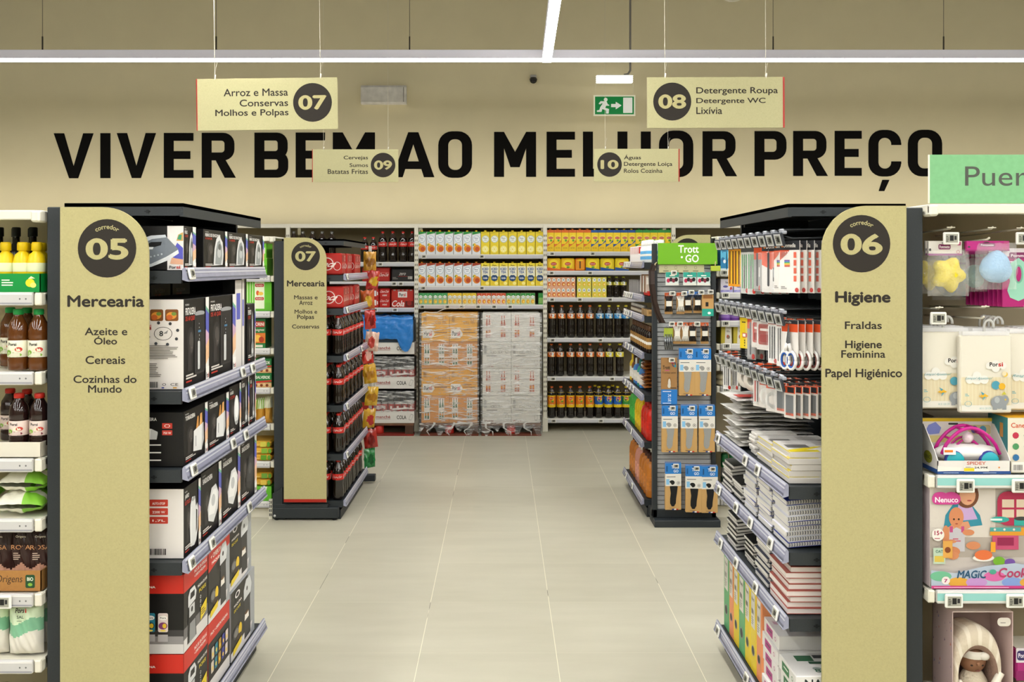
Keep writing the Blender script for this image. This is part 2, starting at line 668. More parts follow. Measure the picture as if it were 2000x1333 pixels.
def glyph(ch, w):
    """2-D polygons of a condensed bold capital, 88 units tall, w wide"""
    H_ = 88.0; P = []
    R = lambda a, b, c, d: P.append([(a, b), (c, b), (c, d), (a, d)])

    def loop(outer, inner, keep=lambda a, b: True):
        n = len(outer)
        for i in range(n):
            j = (i + 1) % n
            q = [outer[i], outer[j], inner[j], inner[i]]
            if keep(q, i): P.append(q)

    def bowl(y0, y1, x1):
        hh = (y1 - y0) / 2; cy = (y0 + y1) / 2; r = min(hh * .8, 24)
        o = [(ST * .5, y0)]; i_ = [(ST * .5, y0 + HT)]
        n = 7; ri = max(4, r - HT)
        for (sy, a) in ((-1, -PI / 2), (1, 0)):
            for k in range(n):
                t = a + PI / 2 * k / (n - 1)
                o.append((x1 - r + r * math.cos(t), cy + sy * (hh - r) + r * math.sin(t)))
                i_.append((x1 - ST - ri + ri * math.cos(t), cy + sy * (hh - HT - ri) + ri * math.sin(t)))
        o.append((ST * .5, y1)); i_.append((ST * .5, y1 - HT))
        for k in range(len(o) - 1): P.append([o[k], o[k + 1], i_[k + 1], i_[k]])
    if ch == 'I': R(0, 0, w, H_)
    elif ch == 'E':
        R(0, 0, ST, H_); R(ST, 0, w, HT); R(ST, H_ - HT, w, H_); R(ST, 37, w - 6, 37 + HT)
    elif ch == 'L': R(0, 0, ST, H_); R(ST, 0, w, HT)
    elif ch == 'H': R(0, 0, ST, H_); R(w - ST, 0, w, H_); R(ST, 36, w - ST, 36 + HT)
    elif ch == 'V':
        s = ST + 1
        P.append([(0, H_), (s, H_), (w / 2, 24), (w / 2, 0), (w / 2 - 9, 0)]); P.append([(w, H_), (w - s, H_), (w / 2, 24), (w / 2, 0), (w / 2 + 9, 0)])
    elif ch == 'A':
        s = ST + 1
        P.append([(0, 0), (s, 0), (w / 2, 64), (w / 2, H_), (w / 2 - 10, H_)]); P.append([(w, 0), (w - s, 0), (w / 2, 64), (w / 2, H_), (w / 2 + 10, H_)])
        R(w * .26, 16, w * .74, 31)
    elif ch == 'M':
        R(0, 0, ST, H_); R(w - ST, 0, w, H_)
        P.append([(ST - .1, H_), (ST - .1, 56), (w / 2 - 9, 19), (w / 2, 19), (w / 2, 49)]); P.append([(w - ST + .1, H_), (w - ST + .1, 56), (w / 2 + 9, 19), (w / 2, 19), (w / 2, 49)])
    elif ch in 'OC\u00c7':
        o = ringpts(w / 2, 44, w / 2, 45.5, 27); i_ = ringpts(w / 2, 44, w / 2 - ST, 45.5 - HT, 12)
        if ch == 'O': loop(o, i_)
        else:
            loop(o, i_, lambda q, i: not (i == 6))
            R(w - ST, 60, w, 64); R(w - ST, 23, w, 28)
            if ch == '\u00c7':
                P.append([(w / 2 - 12, -30), (w / 2 - 1, -30), (w / 2 + 9, -8), (w / 2 - 5, -8)])
    elif ch == 'P': R(0, 0, ST, H_); bowl(32, H_, w)
    elif ch == 'B': R(0, 0, ST, H_); bowl(36.5, H_, w - 1); bowl(0, 51.5, w)
    elif ch == 'R':
        R(0, 0, ST, H_); bowl(34, H_, w - 2)
        P.append([(w * .40, 36), (w * .68, 38), (w + 1, 0), (w - 21, 0)])
    return P


SL = [('V', 105, 183), ('I', 196, 216), ('V', 228, 305), ('E', 320, 378), ('R', 394, 460), ('B', 497, 563), ('E', 577.5, 635), ('M', 650, 732.5),
      ('A', 766, 848.5), ('O', 856, 922), ('M', 965, 1047), ('E', 1067.5, 1123), ('L', 1138.6, 1194), ('H', 1206, 1271), ('O', 1287, 1354),
      ('R', 1372, 1438.5), ('P', 1473.5, 1536), ('R', 1549, 1616), ('E', 1630, 1683), ('\u00c7', 1696, 1760), ('O', 1773, 1840)]
slog = empty('wall_slogan', 'black capital letters of the slogan across the beige end wall', 'wall lettering', (0, 9.999, 1.71))
for ch, a, b_ in SL:
    s = 10.0 / K
    base = 348.5 - (a - 105) * 5.4 / 1735
    m = M()
    for q, pl in enumerate(glyph(ch, b_ - a)):
        ar = sum(pl[i][0] * pl[(i + 1) % len(pl)][1] - pl[(i + 1) % len(pl)][0] * pl[i][1] for i in range(len(pl)))
        if ar < 0: pl = pl[::-1]
        m.prism([((a - VX + x) * s, (VY - base + y) * s) for x, y in pl], 1, -.0015 - .00008 * q, 0.0, BLK)
    m.build('letter', slog)

# ------------------------------------------------------------ kraft signs
KRAFT = mat('#aea678', r=0.8, spec=0.15, noise=.045, scale=170)
KRAFTH = mat('#b1ac84', r=0.8, spec=0.15, noise=.045, scale=170)
INK = mat('#332f2b', r=.8, spec=.12)


def add_specks(m, scale=260.0):
    """sparse dark fibres of recycled board"""
    nt = m.node_tree; b = nt.nodes['Principled BSDF']
    src = b.inputs['Base Color'].links[0].from_socket
    tc = nt.nodes.new('ShaderNodeTexCoord')
    n = nt.nodes.new('ShaderNodeTexNoise'); n.inputs['Scale'].default_value = scale; n.inputs['Detail'].default_value = 1.0; n.inputs['Distortion'].default_value = 1.5
    nt.links.new(tc.outputs['Object'], n.inputs['Vector'])
    r = nt.nodes.new('ShaderNodeValToRGB')
    r.color_ramp.elements[0].position = .70; r.color_ramp.elements[0].color = (1, 1, 1, 1)
    r.color_ramp.elements[1].position = .78; r.color_ramp.elements[1].color = (.62, .6, .52, 1)
    nt.links.new(n.outputs['Fac'], r.inputs['Fac'])
    x = nt.nodes.new('ShaderNodeMix'); x.data_type = 'RGBA'; x.blend_type = 'MULTIPLY'; x.inputs[0].default_value = 1.0
    nt.links.new(src, x.inputs[6]); nt.links.new(r.outputs['Color'], x.inputs[7])
    nt.links.new(x.outputs[2], b.inputs['Base Color'])


add_specks(KRAFT); add_specks(KRAFTH)
RED = '#a3261a'


def disc_no(m, F, no, u, v, r, arc=None):
    """numbered disc; r in metres"""
    F.k += 1
    F.ell(u, v, r / F.w, r / F.h, INK, 40)
    hh = r * (.72 if arc is None else .70)
    dv = 0 if arc is None else -.02 * r / F.h
    F.text(no, u - r * .73 / F.w, v - hh * .5 / F.h * 1.05 + dv, u + r * .73 / F.w, v + hh * .5 / F.h * 1.05 + dv, KRAFT, .034, res=6)
    if arc: F.arctext(arc, u, v, r * .66, r * .16, 1.15, KRAFT, .02)


def hang_sign(no, rows, x0, x1, y0, y1, Y, side, label, slope):
    """side -1: number at the right end, red edge left"""
    w = X(x1, Y) - X(x0, Y); h = Z(y0, Y) - Z(y1, Y)
    t = empty('aisle_hanging_sign', label, 'sign', (X((x0 + x1) / 2, Y), Y, Z(y1, Y)))
    t.rotation_euler = (0, slope, 0)
    m = M(); m.box(-w / 2, w / 2, -.004, .004, 0, h, KRAFTH)
    ex = -w / 2 if side < 0 else w / 2 - .008
    m.box(ex - .001, ex + .0045 + (.004 if side > 0 else 0), -.005, .005, 0, h, RED)
    m.build('board', t)
    m = M(); F = Face(m, (-w / 2, -.004, 0), (1, 0, 0), (0, 0, 1), (0, -1, 0), w, h)
    r = h * .375
    cu = (.823 if side < 0 else .182)
    disc_no(m, F, no, cu, .52, r)
    m.build('number_disc', t)
    m = M(); F = Face(m, (-w / 2, -.004, 0), (1, 0, 0), (0, 0, 1), (0, -1, 0), w, h)
    for (s, u0, v0, u1, v1) in rows:
        m = M(); F = Face(m, (-w / 2, -.004, 0), (1, 0, 0), (0, 0, 1), (0, -1, 0), w, h)
        F.text(s, u0, v0, u1, v1, INK, .0125, res=5)
        m.build('lettering', t)
    for u in ((.13, .88) if side < 0 else (.13, .865)):
        m = M()
        m.tube([((u - .5) * w, 0, h - .012), ((u - .5) * w, 0, h + .03), ((u - .5) * w, 0, 5.6 - Z(y1, Y))], .0013, '#d8d2bd', 5)
        m.tube([((u - .5) * w, 0, h - .01), ((u - .5) * w + .004, -.003, h + .022)], .004, '#efeadb', 6)
        m.tube([((u - .5) * w, 0, h + .02), ((u - .5) * w + .006, 0, h + .06), ((u - .5) * w + .018, 0, h + .1)], .001, '#d8d2bd', 5)
        m.build('hanging_wire', t)
    return t


hang_sign('07', [('Arroz e Massa', .193, .655, .65, .80), ('Conservas', .306, .455, .65, .59), ('Molhos e Polpas', .132, .238, .652, .40)],
          385, 660, 153, 254, 5.0, -1, 'hanging kraft sign for aisle 07, rice and pasta, red edge', -.012)
hang_sign('08', [('Detergente Roupa', .357, .64, .952, .80), ('Detergente WC', .357, .455, .862, .59), ('Lix\u00edvia', .357, .27, .546, .41)],
          1264, 1532, 151, 250, 5.0, 1, 'hanging kraft sign for aisle 08, laundry and toilet detergents', -.003)
hang_sign('09', [('Cervejas', .365, .66, .648, .805), ('Sumos', .434, .46, .648, .575), ('Batatas Fritas', .18, .25, .648, .395)],
          610, 778, 292, 356, 8.2, -1, 'small distant hanging kraft sign for aisle 09, beers and crisps', 0)
hang_sign('10', [('\u00c1guas', .35, .645, .55, .82), ('Detergente Loi\u00e7a', .35, .44, .916, .60), ('Rolos Cozinha', .35, .265, .80, .395)],
          1160, 1327, 291, 355, 8.2, 1, 'small distant hanging kraft sign for aisle 10, waters and kitchen rolls', 0)


def aisle_sign(no, title, rows, x0, x1, ytop, Y, side, label, redbar=False, zb=.12):
    """tall upright panel with one rounded upper corner on the aisle side (side +1: right corner)"""
    xa, xb = X(x0, Y), X(x1, Y); w = xb - xa; zt = Z(ytop, Y); h = zt - zb
    t = empty('aisle_sign', label, 'sign', ((xa + xb) / 2, Y, zb))
    r = w * .52
    pts = [(-w / 2, 0), (w / 2, 0)]
    arc = [(w / 2 - r + r * math.cos(a), h - r + r * math.sin(a)) for a in [PI / 2 * i / 14 for i in range(15)]]
    pts += arc + [(-w / 2, h)]
    if side < 0: pts = [(-p[0], p[1]) for p in reversed(pts)]
    m = M(); m.prism(pts, 1, -.009, 0, KRAFT)
    m.build('panel', t)
    Fm = lambda m: Face(m, (-w / 2, -.009, 0), (1, 0, 0), (0, 0, 1), (0, -1, 0), w, h)
    fv = lambda py: (Z(py, Y) - zb) / h
    fu = lambda px: (X(px, Y) - xa) / w
    m = M(); F = Fm(m)
    (cx, cy, rr) = title[1]
    disc_no(m, F, no, fu(cx), fv(cy), rr * Y / K, 'corredor')
    m.build('number_disc', t)
    for k, (s, a, b, c, d) in enumerate([(title[0],) + title[2]] + rows):
        m = M(); F = Fm(m)
        F.text(s, fu(a), fv(d), fu(c), fv(b), INK, .030 if k == 0 else .018, res=5)
        m.build('lettering', t)
    if redbar:
        m = M(); F = Fm(m); F.rect(0, 0, 1, .012, RED); m.build('red_strip', t)
    return t


YA, YB, Y7 = 3.0, 3.03, 6.05
aisle_sign('05', ('Mercearia', (211.5, 485.5, 57), (134, 577, 284, 600)),
           [('Azeite e', 168, 640, 251, 655), ('\u00d3leo', 186, 656, 231, 673), ('Cereais', 169.5, 695, 247, 711),
            ('Cozinhas do', 146, 733, 269, 748), ('Mundo', 174.5, 752, 240, 767)],
           120, 292, 405, YA, 1, 'tall kraft aisle sign 05 Mercearia on the near dark shelf end', zb=.02)
aisle_sign('06', ('Higiene', (1680.5, 476.5, 56), (1629, 569, 1737, 598)),
           [('Fraldas', 1648, 628, 1720, 643), ('Higiene', 1648.5, 665, 1720, 685), ('Feminina', 1641, 684, 1727, 699),
            ('Papel Higi\u00e9nico', 1610, 720, 1759.5, 742)],
           1604, 1768, 402.5, YB, -1, 'tall kraft aisle sign 06 Higiene on the dark stationery shelf end', zb=.02)
aisle_sign('07', ('Mercearia', (597.5, 500.5, 27.8), (561, 548, 635, 560)),
           [('Massas e', 575, 577, 621, 585), ('Arroz', 585, 587, 611, 596), ('Molhos e', 576, 605, 620, 613), ('Polpas', 581, 615, 614, 626), ('Conservas', 571, 634, 624, 642)],
           555, 638, 464.5, Y7, 1, 'kraft aisle sign 07 Mercearia with red foot strip on the cola shelf end', True, Z(981, Y7))

# ------------------------------------------------------------ things on and before the end wall
YE = 9.6
t = empty('exit_sign', 'green running-man exit sign hanging on two wires under a bright lamp', 'exit sign', (X(1200, YE), YE, Z(226.5, YE)))
w = X(1241, YE) - X(1159.5, YE); h = Z(186, YE) - Z(226.5, YE)
m = M(); m.box(-w / 2, w / 2, -.004, .004, 0, h, mat('#f2f0d8', emit=.25)); m.build('plate', t)
m = M(); F = Face(m, (-w / 2, -.004, 0), (1, 0, 0), (0, 0, 1), (0, -1, 0), w, h)
WH = mat('#f4f6ee', emit=.3)
F.rect(.035, .07, .965, .93, mat('#0c8a42', emit=.25))
F.rect(.71, .14, .93, .88, WH)
F.poly([(.42, .42), (.53, .42), (.53, .31), (.67, .5), (.53, .68), (.53, .57), (.42, .57)], WH)
F.circ(.29, .78, .09, WH)
F.poly([(.12, .58), (.17, .71), (.31, .69), (.34, .56), (.37, .54), (.38, .48), (.30, .49), (.28, .38), (.37, .33), (.36, .11), (.30, .11), (.30, .26), (.21, .33), (.19, .19), (.08, .19), (.08, .26), (.14, .28), (.16, .42), (.22, .60), (.18, .60), (.16, .55)], WH)
m.build('pictogram', t)
for u in (-.46, .46):
    m = M(); m.tube([(u * w, 0, h), (u * w * .97, 0, h + (Z(162, YE) - Z(186, YE)))], .0015, '#e8e2cc', 5); m.build('hanging_wire', t)
t = empty('emergency_lamp', 'bright white emergency lamp on a grey conduit above the exit sign', 'lamp', (X(1200, YE), YE, Z(162, YE)))
w = X(1235, YE) - X(1165, YE); h = Z(147, YE) - Z(162, YE)
m = M(); m.box(-w / 2, w / 2, -.03, .03, .0, h * .9, mat('#fdfdf6', emit=3.0), .004)
for k in range(4): m.box(-w / 2 - .004, w / 2 + .004, -.034, .034, h * (.1 + .25 * k), h * (.13 + .25 * k), mat('#f4f4ee', emit=1.2))
m.build('lamp_body', t)
m = M(); m.box(-w / 2, w / 2, -.02, .02, h * .9, h, '#d9d6cb'); m.build('mounting_plate', t)
m = M(); xx = X(1231, YE) - X(1200, YE)
m.tube([(xx * .6, 0, h + .004), (xx * .85, 0, h + .012), (xx, 0, h + .05), (xx, 0, h + .1), (xx, 0, 5.6 - Z(162, YE))], .011, '#8f8c86', 8); m.build('conduit', t)

m = M(); w = X(793, 9.9) - X(704, 9.9); h = Z(166, 9.9) - Z(202, 9.9)
m.prism([(-.07, 0), (.0, 0), (.0, h), (-.07, h), (-.078, h * .9), (-.078, h * .1)], 0, -w / 2, w / 2, mat('#d6d3cc', r=.6, noise=.12, scale=14))
o = m.build('wall_unit', None, (X(748.5, 9.9), 9.998, Z(202, 9.9)))
tag(o, 'scuffed white rectangular box fixed high on the end wall beside the 07 sign', 'wall box')
m = M(); m.tube([(w * .44, -.081, 0.02), (w * .44, -.081, h - .02)], .004, '#908c82', 5); m.build('side_cover', o)

t = empty('security_camera', 'small black dome security camera on the end wall beside the lamp end', 'security camera', (X(1042, 9.9), 9.998, Z(152, 9.9)))
m = M(); m.box(-.034, .034, -.05, 0, .0, .045, '#b9b8b2', .006); m.build('bracket', t)
m = M(); m.ball(0, -.05, -.018, .04, .04, .036, mat('#141414', r=.15), 16, 8); m.build('dome', t)
m = M(); m.lathe([(.041, -.016), (.043, -.005), (.03, .012), (0, .014)], '#3a3936', 14, ctr=(0, -.05)); m.build('collar', t)
t = empty('dome_detector', 'white round ceiling dome cut by the top edge beside the 08 sign', 'detector', (X(1432, 5.2), 5.2, Z(2, 5.2)))
m = M(); m.lathe([(0, 0), (.04, .006), (.062, .02), (.068, .04), (.068, .055), (0, .055)], '#cfc9b8', 24); m.build('dome', t)
m = M(); m.tube([(0, 0, .055), (0, 0, 5.6 - Z(2, 5.2))], .012, '#cfc9b8', 8); m.build('drop_tube', t)


# ============================================================ shelving
DARK = mat('#262b2e', r=.5, spec=.4, noise=.08, scale=300)
DARK2 = mat('#15181a', r=.6, spec=.3)
WHITE = mat('#dcd8c8', r=.45, noise=.015, scale=5)
RAIL = mat('#8e90a4', r=.25, spec=.6, noise=.08, scale=25)
RAILHI = mat('#bcbeca', r=.2, spec=.7)
RAILDK = mat('#5c5f70', r=.3)


def bw(m, name, t, col=None):
    return m.build(name, t, -t.location)


def endcap(label, s, Y0, Y1, xf, xb, shelves, zcan, foot=True, can=True, base_z=.1):
    """dark shelf end facing the main aisle. s=+1 faces +x, -1 faces -x."""
    t = empty('gondola_end_shelf', label, 'shelf unit', ((xf + xb) / 2, (Y0 + Y1) / 2, 0))
    m = M(); m.box(xb - s * .07, xb, Y0 + .002, Y1, .0, zcan - .014, DARK, .003)
    for z in [.25 + .025 * i for i in range(int((zcan - .35) / .025))]:   # slotted edge of the upright
        m.box(xb - s * .004, xb + s * .003, Y0 - .0005, Y0 + .006, z, z + .014, DARK2)
    bw(m, 'back_panel', t)
    m = M()
    m.box(xb, xb + s * .035, Y1 - .03, Y1, 0, zcan - .03, DARK); bw(m, 'upright', t)
    # canopy
    m = M()
    if not can: xf0 = xf; xb0 = xb; xf = xb - s * .005; xb = xb - s * .045
    m.box(xb - s * .02, xf, Y0 + .02, Y1 + .0, zcan - .012, zcan, DARK)
    m.box(xf - s * .012, xf, Y0 + .02, Y1, zcan - .045, zcan, DARK)
    m.box(xb - s * .02, xf - s * .012, Y0 + .02, Y0 + .034, zcan - .042, zcan, DARK)
    if can:
        m.box(xf - s * .13, xf - s * .11, Y0 + .019, Y0 + .03, zcan - .03, zcan - .026, DARK2)
        m.box(xf - s * .124, xf - s * .116, Y0 + .0185, Y0 + .03, zcan - .034, zcan - .022, DARK2)
        m.box(xb, xf - s * .1, Y1 - .034, Y1 - .02, zcan - .042, zcan - .012, DARK)
    bw(m, 'canopy' if can else 'post_cap', t)
    if not can: xf = xf0; xb = xb0
    for k, z in enumerate(list(shelves)):
        m = M()
        m.box(xb, xf, Y0 + .02, Y1, z - .016, z, DARK)
        for yy in (Y0 + .012, Y1 - .012):
            m.box(xb, xf - s * .004, yy, yy + .012, z - .042, z + .0005, DARK)
        m.box(xf - s * .105, xf - s * .085, Y0 + .0114, Y0 + .02, z - .026, z - .021, DARK2)
        m.box(xf - s * .099, xf - s * .091, Y0 + .0112, Y0 + .02, z - .030, z - .017, DARK2)
        p = bw(m, 'shelf', t)
        m = M()
        pr = [(0, .006), (.005, .012), (.009, .010), (.019, -.028), (.023, -.030), (.021, -.036), (.012, -.034), (.0, -.03)]
        m.prism([(xf + s * a, z + b) for a, b in pr], 1, Y0 + .01, Y1 + .03, RAIL)
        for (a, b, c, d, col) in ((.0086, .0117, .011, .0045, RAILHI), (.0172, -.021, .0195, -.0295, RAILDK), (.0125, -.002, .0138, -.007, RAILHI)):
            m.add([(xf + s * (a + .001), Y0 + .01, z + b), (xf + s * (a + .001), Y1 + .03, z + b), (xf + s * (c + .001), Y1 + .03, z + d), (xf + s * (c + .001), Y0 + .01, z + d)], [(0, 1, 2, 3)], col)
        m.build('price_rail', p)
    m = M()
    m.box(xb, xf - s * .02, Y0 + .02, Y1, .0, base_z - .04, DARK)
    bw(m, 'plinth', t)
    if foot:
        m = M()
        m.box(xb - s * .075, xf - s * .03, Y0 - .02, Y0 + .03, .015, .085, DARK, .004)
        m.box(xb - s * .075, xf - s * .1, Y0 - .016, Y0 + .03, .085, .11, DARK, .003)
        m.prism([(xb - s * .075, .085), (xb - s * .01, .085), (xb - s * .01, .22), (xb - s * .04, .2), (xb - s * .075, .18)][::(1 if s > 0 else -1)], 1, Y0 - .012, Y0 + .0, DARK)
        m.lathe([(0, 0), (.014, 0), (.014, .015), (0, .015)], DARK2, 10, ctr=(xf - s * .06, Y0 + .005))
        m.lathe([(0, 0), (.014, 0), (.014, .015), (0, .015)], DARK2, 10, ctr=(xb - s * .05, Y0 + .005))
        m.ball(xb - s * .06, Y0 - .02, .032, .009, .006, .009, '#b9bab5', 10, 6)
        bw(m, 'foot', t)
    return t


def gondola_side(label, Yf, x0, x1, shelves, zcap, depth=.44, back='#cfc6a6', end=None, rail='#c3c2c0', upright=None, stripe=None, base=True, grey=True):
    """white shelves facing the camera; end=+1: bracketed end at x1, -1: at x0"""
    t = empty('gondola_side_shelf', label, 'shelf unit', ((x0 + x1) / 2, Yf + depth / 2, 0))
    m = M(); m.box(x0, x1, Yf + depth - .03, Yf + depth - .005, .05, zcap + (.0 if zcap else 0), mat(back, r=.6)); bw(m, 'back_panel', t)
    ex = x1 if end > 0 else x0
    sg = 1 if end > 0 else -1
    if zcap:
        m = M(); m.box(x0, x1, Yf, Yf + depth, zcap - .012, zcap, WHITE, .003); m.box(x0, x1 - (.02 if end > 0 else 0), Yf - .005, Yf + .008, zcap - .032, zcap, WHITE, .003)
        m.box(ex - sg * .03, ex, Yf - .012, Yf + .05, zcap - .04, zcap - .002, WHITE, .006)
        bw(m, 'top_cap', t)
    RC = mat(rail, r=.35, noise=.02, scale=10)
    for z in shelves:
        m = M(); m.box(x0, x1, Yf + .005, Yf + depth - .03, z - .02, z, WHITE)
        pts = [(Yf, z - .036), (Yf + .12, z - .03), (Yf + depth - .03, z - .07), (Yf + depth - .03, z + .003), (Yf, z + .006)]
        m.prism(pts, 0, ex - sg * .006, ex, WHITE)
        m.box(ex - sg * .022, ex + sg * .002, Yf - .004, Yf + .03, z - .036, z + .006, WHITE, .004)
        p = bw(m, 'shelf', t)
        m = M()
        xa, xb_ = (x0, x1 - .024) if end > 0 else (x0 + .024, x1)
        m.box(xa, xb_, Yf - .012, Yf + .004, z - .036, z + .008, RC, .003)
        F = Face(m, (xa, Yf - .012, z - .036), (1, 0, 0), (0, 0, 1), (0, -1, 0), xb_ - xa, .044)
        F.rect(0, .12, 1, .22, '#8f8f96' if not stripe else '#d9d6cc')
        F.rect(0, .82, 1, .92, '#e6e5e0')
        if stripe: F.rect(0, .24, 1, .80, stripe)
        elif grey:
            for q in (.02, .04):
                F.ell(1 - q / (xb_ - xa) if end > 0 else q / (xb_ - xa), .5, .003 / (xb_ - xa), .003 / .044, '#6b6b6b', 10)
        m.build('price_rail', p)
    if upright:
        m = M(); m.box(ex - sg * .0, ex + sg * .03, Yf + depth - .06, Yf + depth, 0, zcap + .02, WHITE)
        bw(m, 'upright', t)
    if base:
        m = M(); m.box(x0, x1, Yf + .03, Yf + depth, 0, shelves[-1] - .05, WHITE); bw(m, 'plinth', t)
    return t


# ---- the dark ends
SH_A = [1.69, 1.285, 1.022, .711, .118]
UA = endcap('dark shelf end stacked with boxed small appliances beside the 05 sign', 1, 3.02, 4.02, -1.068, -1.447, SH_A, 1.918, foot=False)
SH_7 = [1.641, 1.416, 1.097, .764, .437, .122]
U7 = endcap('dark shelf end filled with cola bottles and cans beside the 07 kraft sign', 1, 6.07, 7.05, -1.06, -1.455, SH_7, 1.885)
SH_B = [.958, .735, .511, .112]
UB = endcap('dark stationery shelf end with hooks and notebooks beside the 06 sign', -1, 3.05, 4.02, .972, 1.352, SH_B, 1.918, foot=False)
SH_8 = [1.724, 1.497, 1.36, 1.108, .825, .508, .12]
U8 = endcap('dark shelf end with care products behind the green-topped shoe care stand', -1, 6.12, 7.05, .968, 1.36, SH_8, 1.90, can=False)
m = M(); m.box(1.07, 1.352, 4.03, 4.05, .05, 1.905, DARK2); bw(m, 'far_side_panel', UB)
m = M(); m.box(-1.447, -1.18, 4.03, 4.05, .05, 1.905, DARK2); bw(m, 'far_side_panel', UA)
m = M()   # base foot seen beyond the cola shelves
m.box(-1.44, -.985, 7.06, 7.12, .02, .07, DARK, .004)
m.box(-1.40, -1.34, 7.05, 7.07, .0, 1.85, DARK); bw(m, 'rear_foot', U7)
# kraft sign of the end behind the stand: only its rounded top shows
_w = X(1387, 6.1) - X(1303, 6.1)
_h = Z(459, 6.1) - .12
t = empty('aisle_sign', 'kraft aisle sign mostly hidden behind the green shoe care stand, rounded top showing', 'sign', (X(1345, 6.1), 6.1, .12))
_r = _w * .5
_p = [(-_w / 2, 0), (_w / 2, 0), (_w / 2, _h)] + [(-_w / 2 + _r - _r * math.sin(a), _h - _r + _r * math.cos(a)) for a in [PI / 2 * i / 12 for i in range(13)]]
m = M(); m.prism(_p, 1, -.009, 0, KRAFT); m.build('panel', t)
m = M(); F = Face(m, (-_w / 2, -.009, 0), (1, 0, 0), (0, 0, 1), (0, -1, 0), _w, _h); F.ell(.47, .935, .32, .32 * _w / _h, INK, 30); m.build('number_disc', t)

# ---- white shelves facing us
SH_L = [1.612, 1.349, 1.061, .862, .614, .394, .13]
GL = gondola_side('white grocery shelves with vinegar and salt beside the near 05 post', 3.0, -2.3, -1.525, SH_L, 1.892, end=1)
SH_M = [Z(p, 6.1) + .012 for p in (544, 614, 686, 763, 834, 907, 985)]
GM = gondola_side('white pasta shelves between the appliance end and the 07 cola end', 6.1, -2.6, X(535, 6.1), SH_M, Z(462, 6.1), end=1)
m = M(); xx = X(529, 6.1)
m.box(xx - .012, xx + .012, 6.09, 6.115, .0, .13, WHITE)
for k in range(4):
    for q in (-.005, .005): m.box(xx + q - .003, xx + q + .003, 6.088, 6.092, .02 + k * .028, .038 + k * .028, '#4a4a46')
bw(m, 'perforated_foot', GM)
SH_R = [1.0, .615, .12]
GR = gondola_side('white baby goods shelves under the green header beside the near 06 post', 3.03, 1.43, 2.3, SH_R, Z(399, 3.03), depth=.46, back='#8c8069', end=-1, stripe='#8cc5bf')
SH_N = [Z(p, 6.1) + .012 for p in (534, 577, 632, 677, 718, 760, 876, 980)]
GN = gondola_side('white household shelves half hidden between the shoe care stand and stationery end', 6.1, 1.452, 2.4, SH_N, Z(462, 6.1), back='#9a8f76', end=-1)

# header board
YH = 3.035
w = X(2280, YH) - X(1815, YH); h = Z(302, YH) - Z(397, YH)
t = empty('header_sign', 'mint green header board on top of the baby goods shelves', 'sign', (X(1815, YH) + w / 2, YH, Z(397.5, YH)))
m = M(); m.box(-w / 2, w / 2, -.003, .003, 0, h, mat('#79b380', r=.7, noise=.05, scale=60)); m.box(-w / 2 - .0025, -w / 2, -.004, .004, 0, h, '#e8e4cc'); m.build('board', t)
m = M(); F = Face(m, (-w / 2, -.003, 0), (1, 0, 0), (0, 0, 1), (0, -1, 0), w, h)
fu = lambda p: (X(p, YH) - X(1815, YH)) / w
F.text('Puericultura', fu(1884), (397 - 363) / 95.0, fu(1884 + 322), (397 - 325) / 95.0, '#4b4f47', .012, res=6); m.build('lettering', t)

# ---- wall shelving
YS = 9.3
UP = [-2.19, -.872, .450, 1.768, 3.09]
ADDED_UPLIGHT = mat('#fdf4e2', emit=ADDED_UPLIGHT_POWER)
BAYS = [
    ('white wall shelving bay with cola bottles and red packs', [517, 555, 606], UP[0], UP[1]),
    ('white wall shelving bay with juice cartons above two wrapped pallets', [502, 563.5, 600], UP[1], UP[2]),
    ('white wall shelving bay with iced tea cartons and dark tea bottles', [496.5, 534, 586, 665, 740.5, 822.5], UP[2], UP[3]),
    ('white wall shelving bay mostly hidden behind the household shelves', [497, 534, 586, 740, 822], UP[3], UP[4]),
    ('white wall shelving bay behind the pasta shelves, top edge showing', [517, 606, 822], -3.51, UP[0]),
    ('white wall shelving bay behind the near appliance end', [517, 606, 822], -4.83, -3.51),
    ('white wall shelving bay behind the grocery shelves', [517, 606, 822], -6.15, -4.83),
    ('white wall shelving bay behind the stationery end', [517, 606, 822], UP[4], 4.41),
    ('white wall shelving bay behind the baby goods shelves', [517, 606, 822], 4.41, 5.73),
    ('white wall shelving bay furthest along behind the baby goods header', [517, 606, 822], 5.73, 7.05),
]
ZT = Z(440, YS)
ZB = []
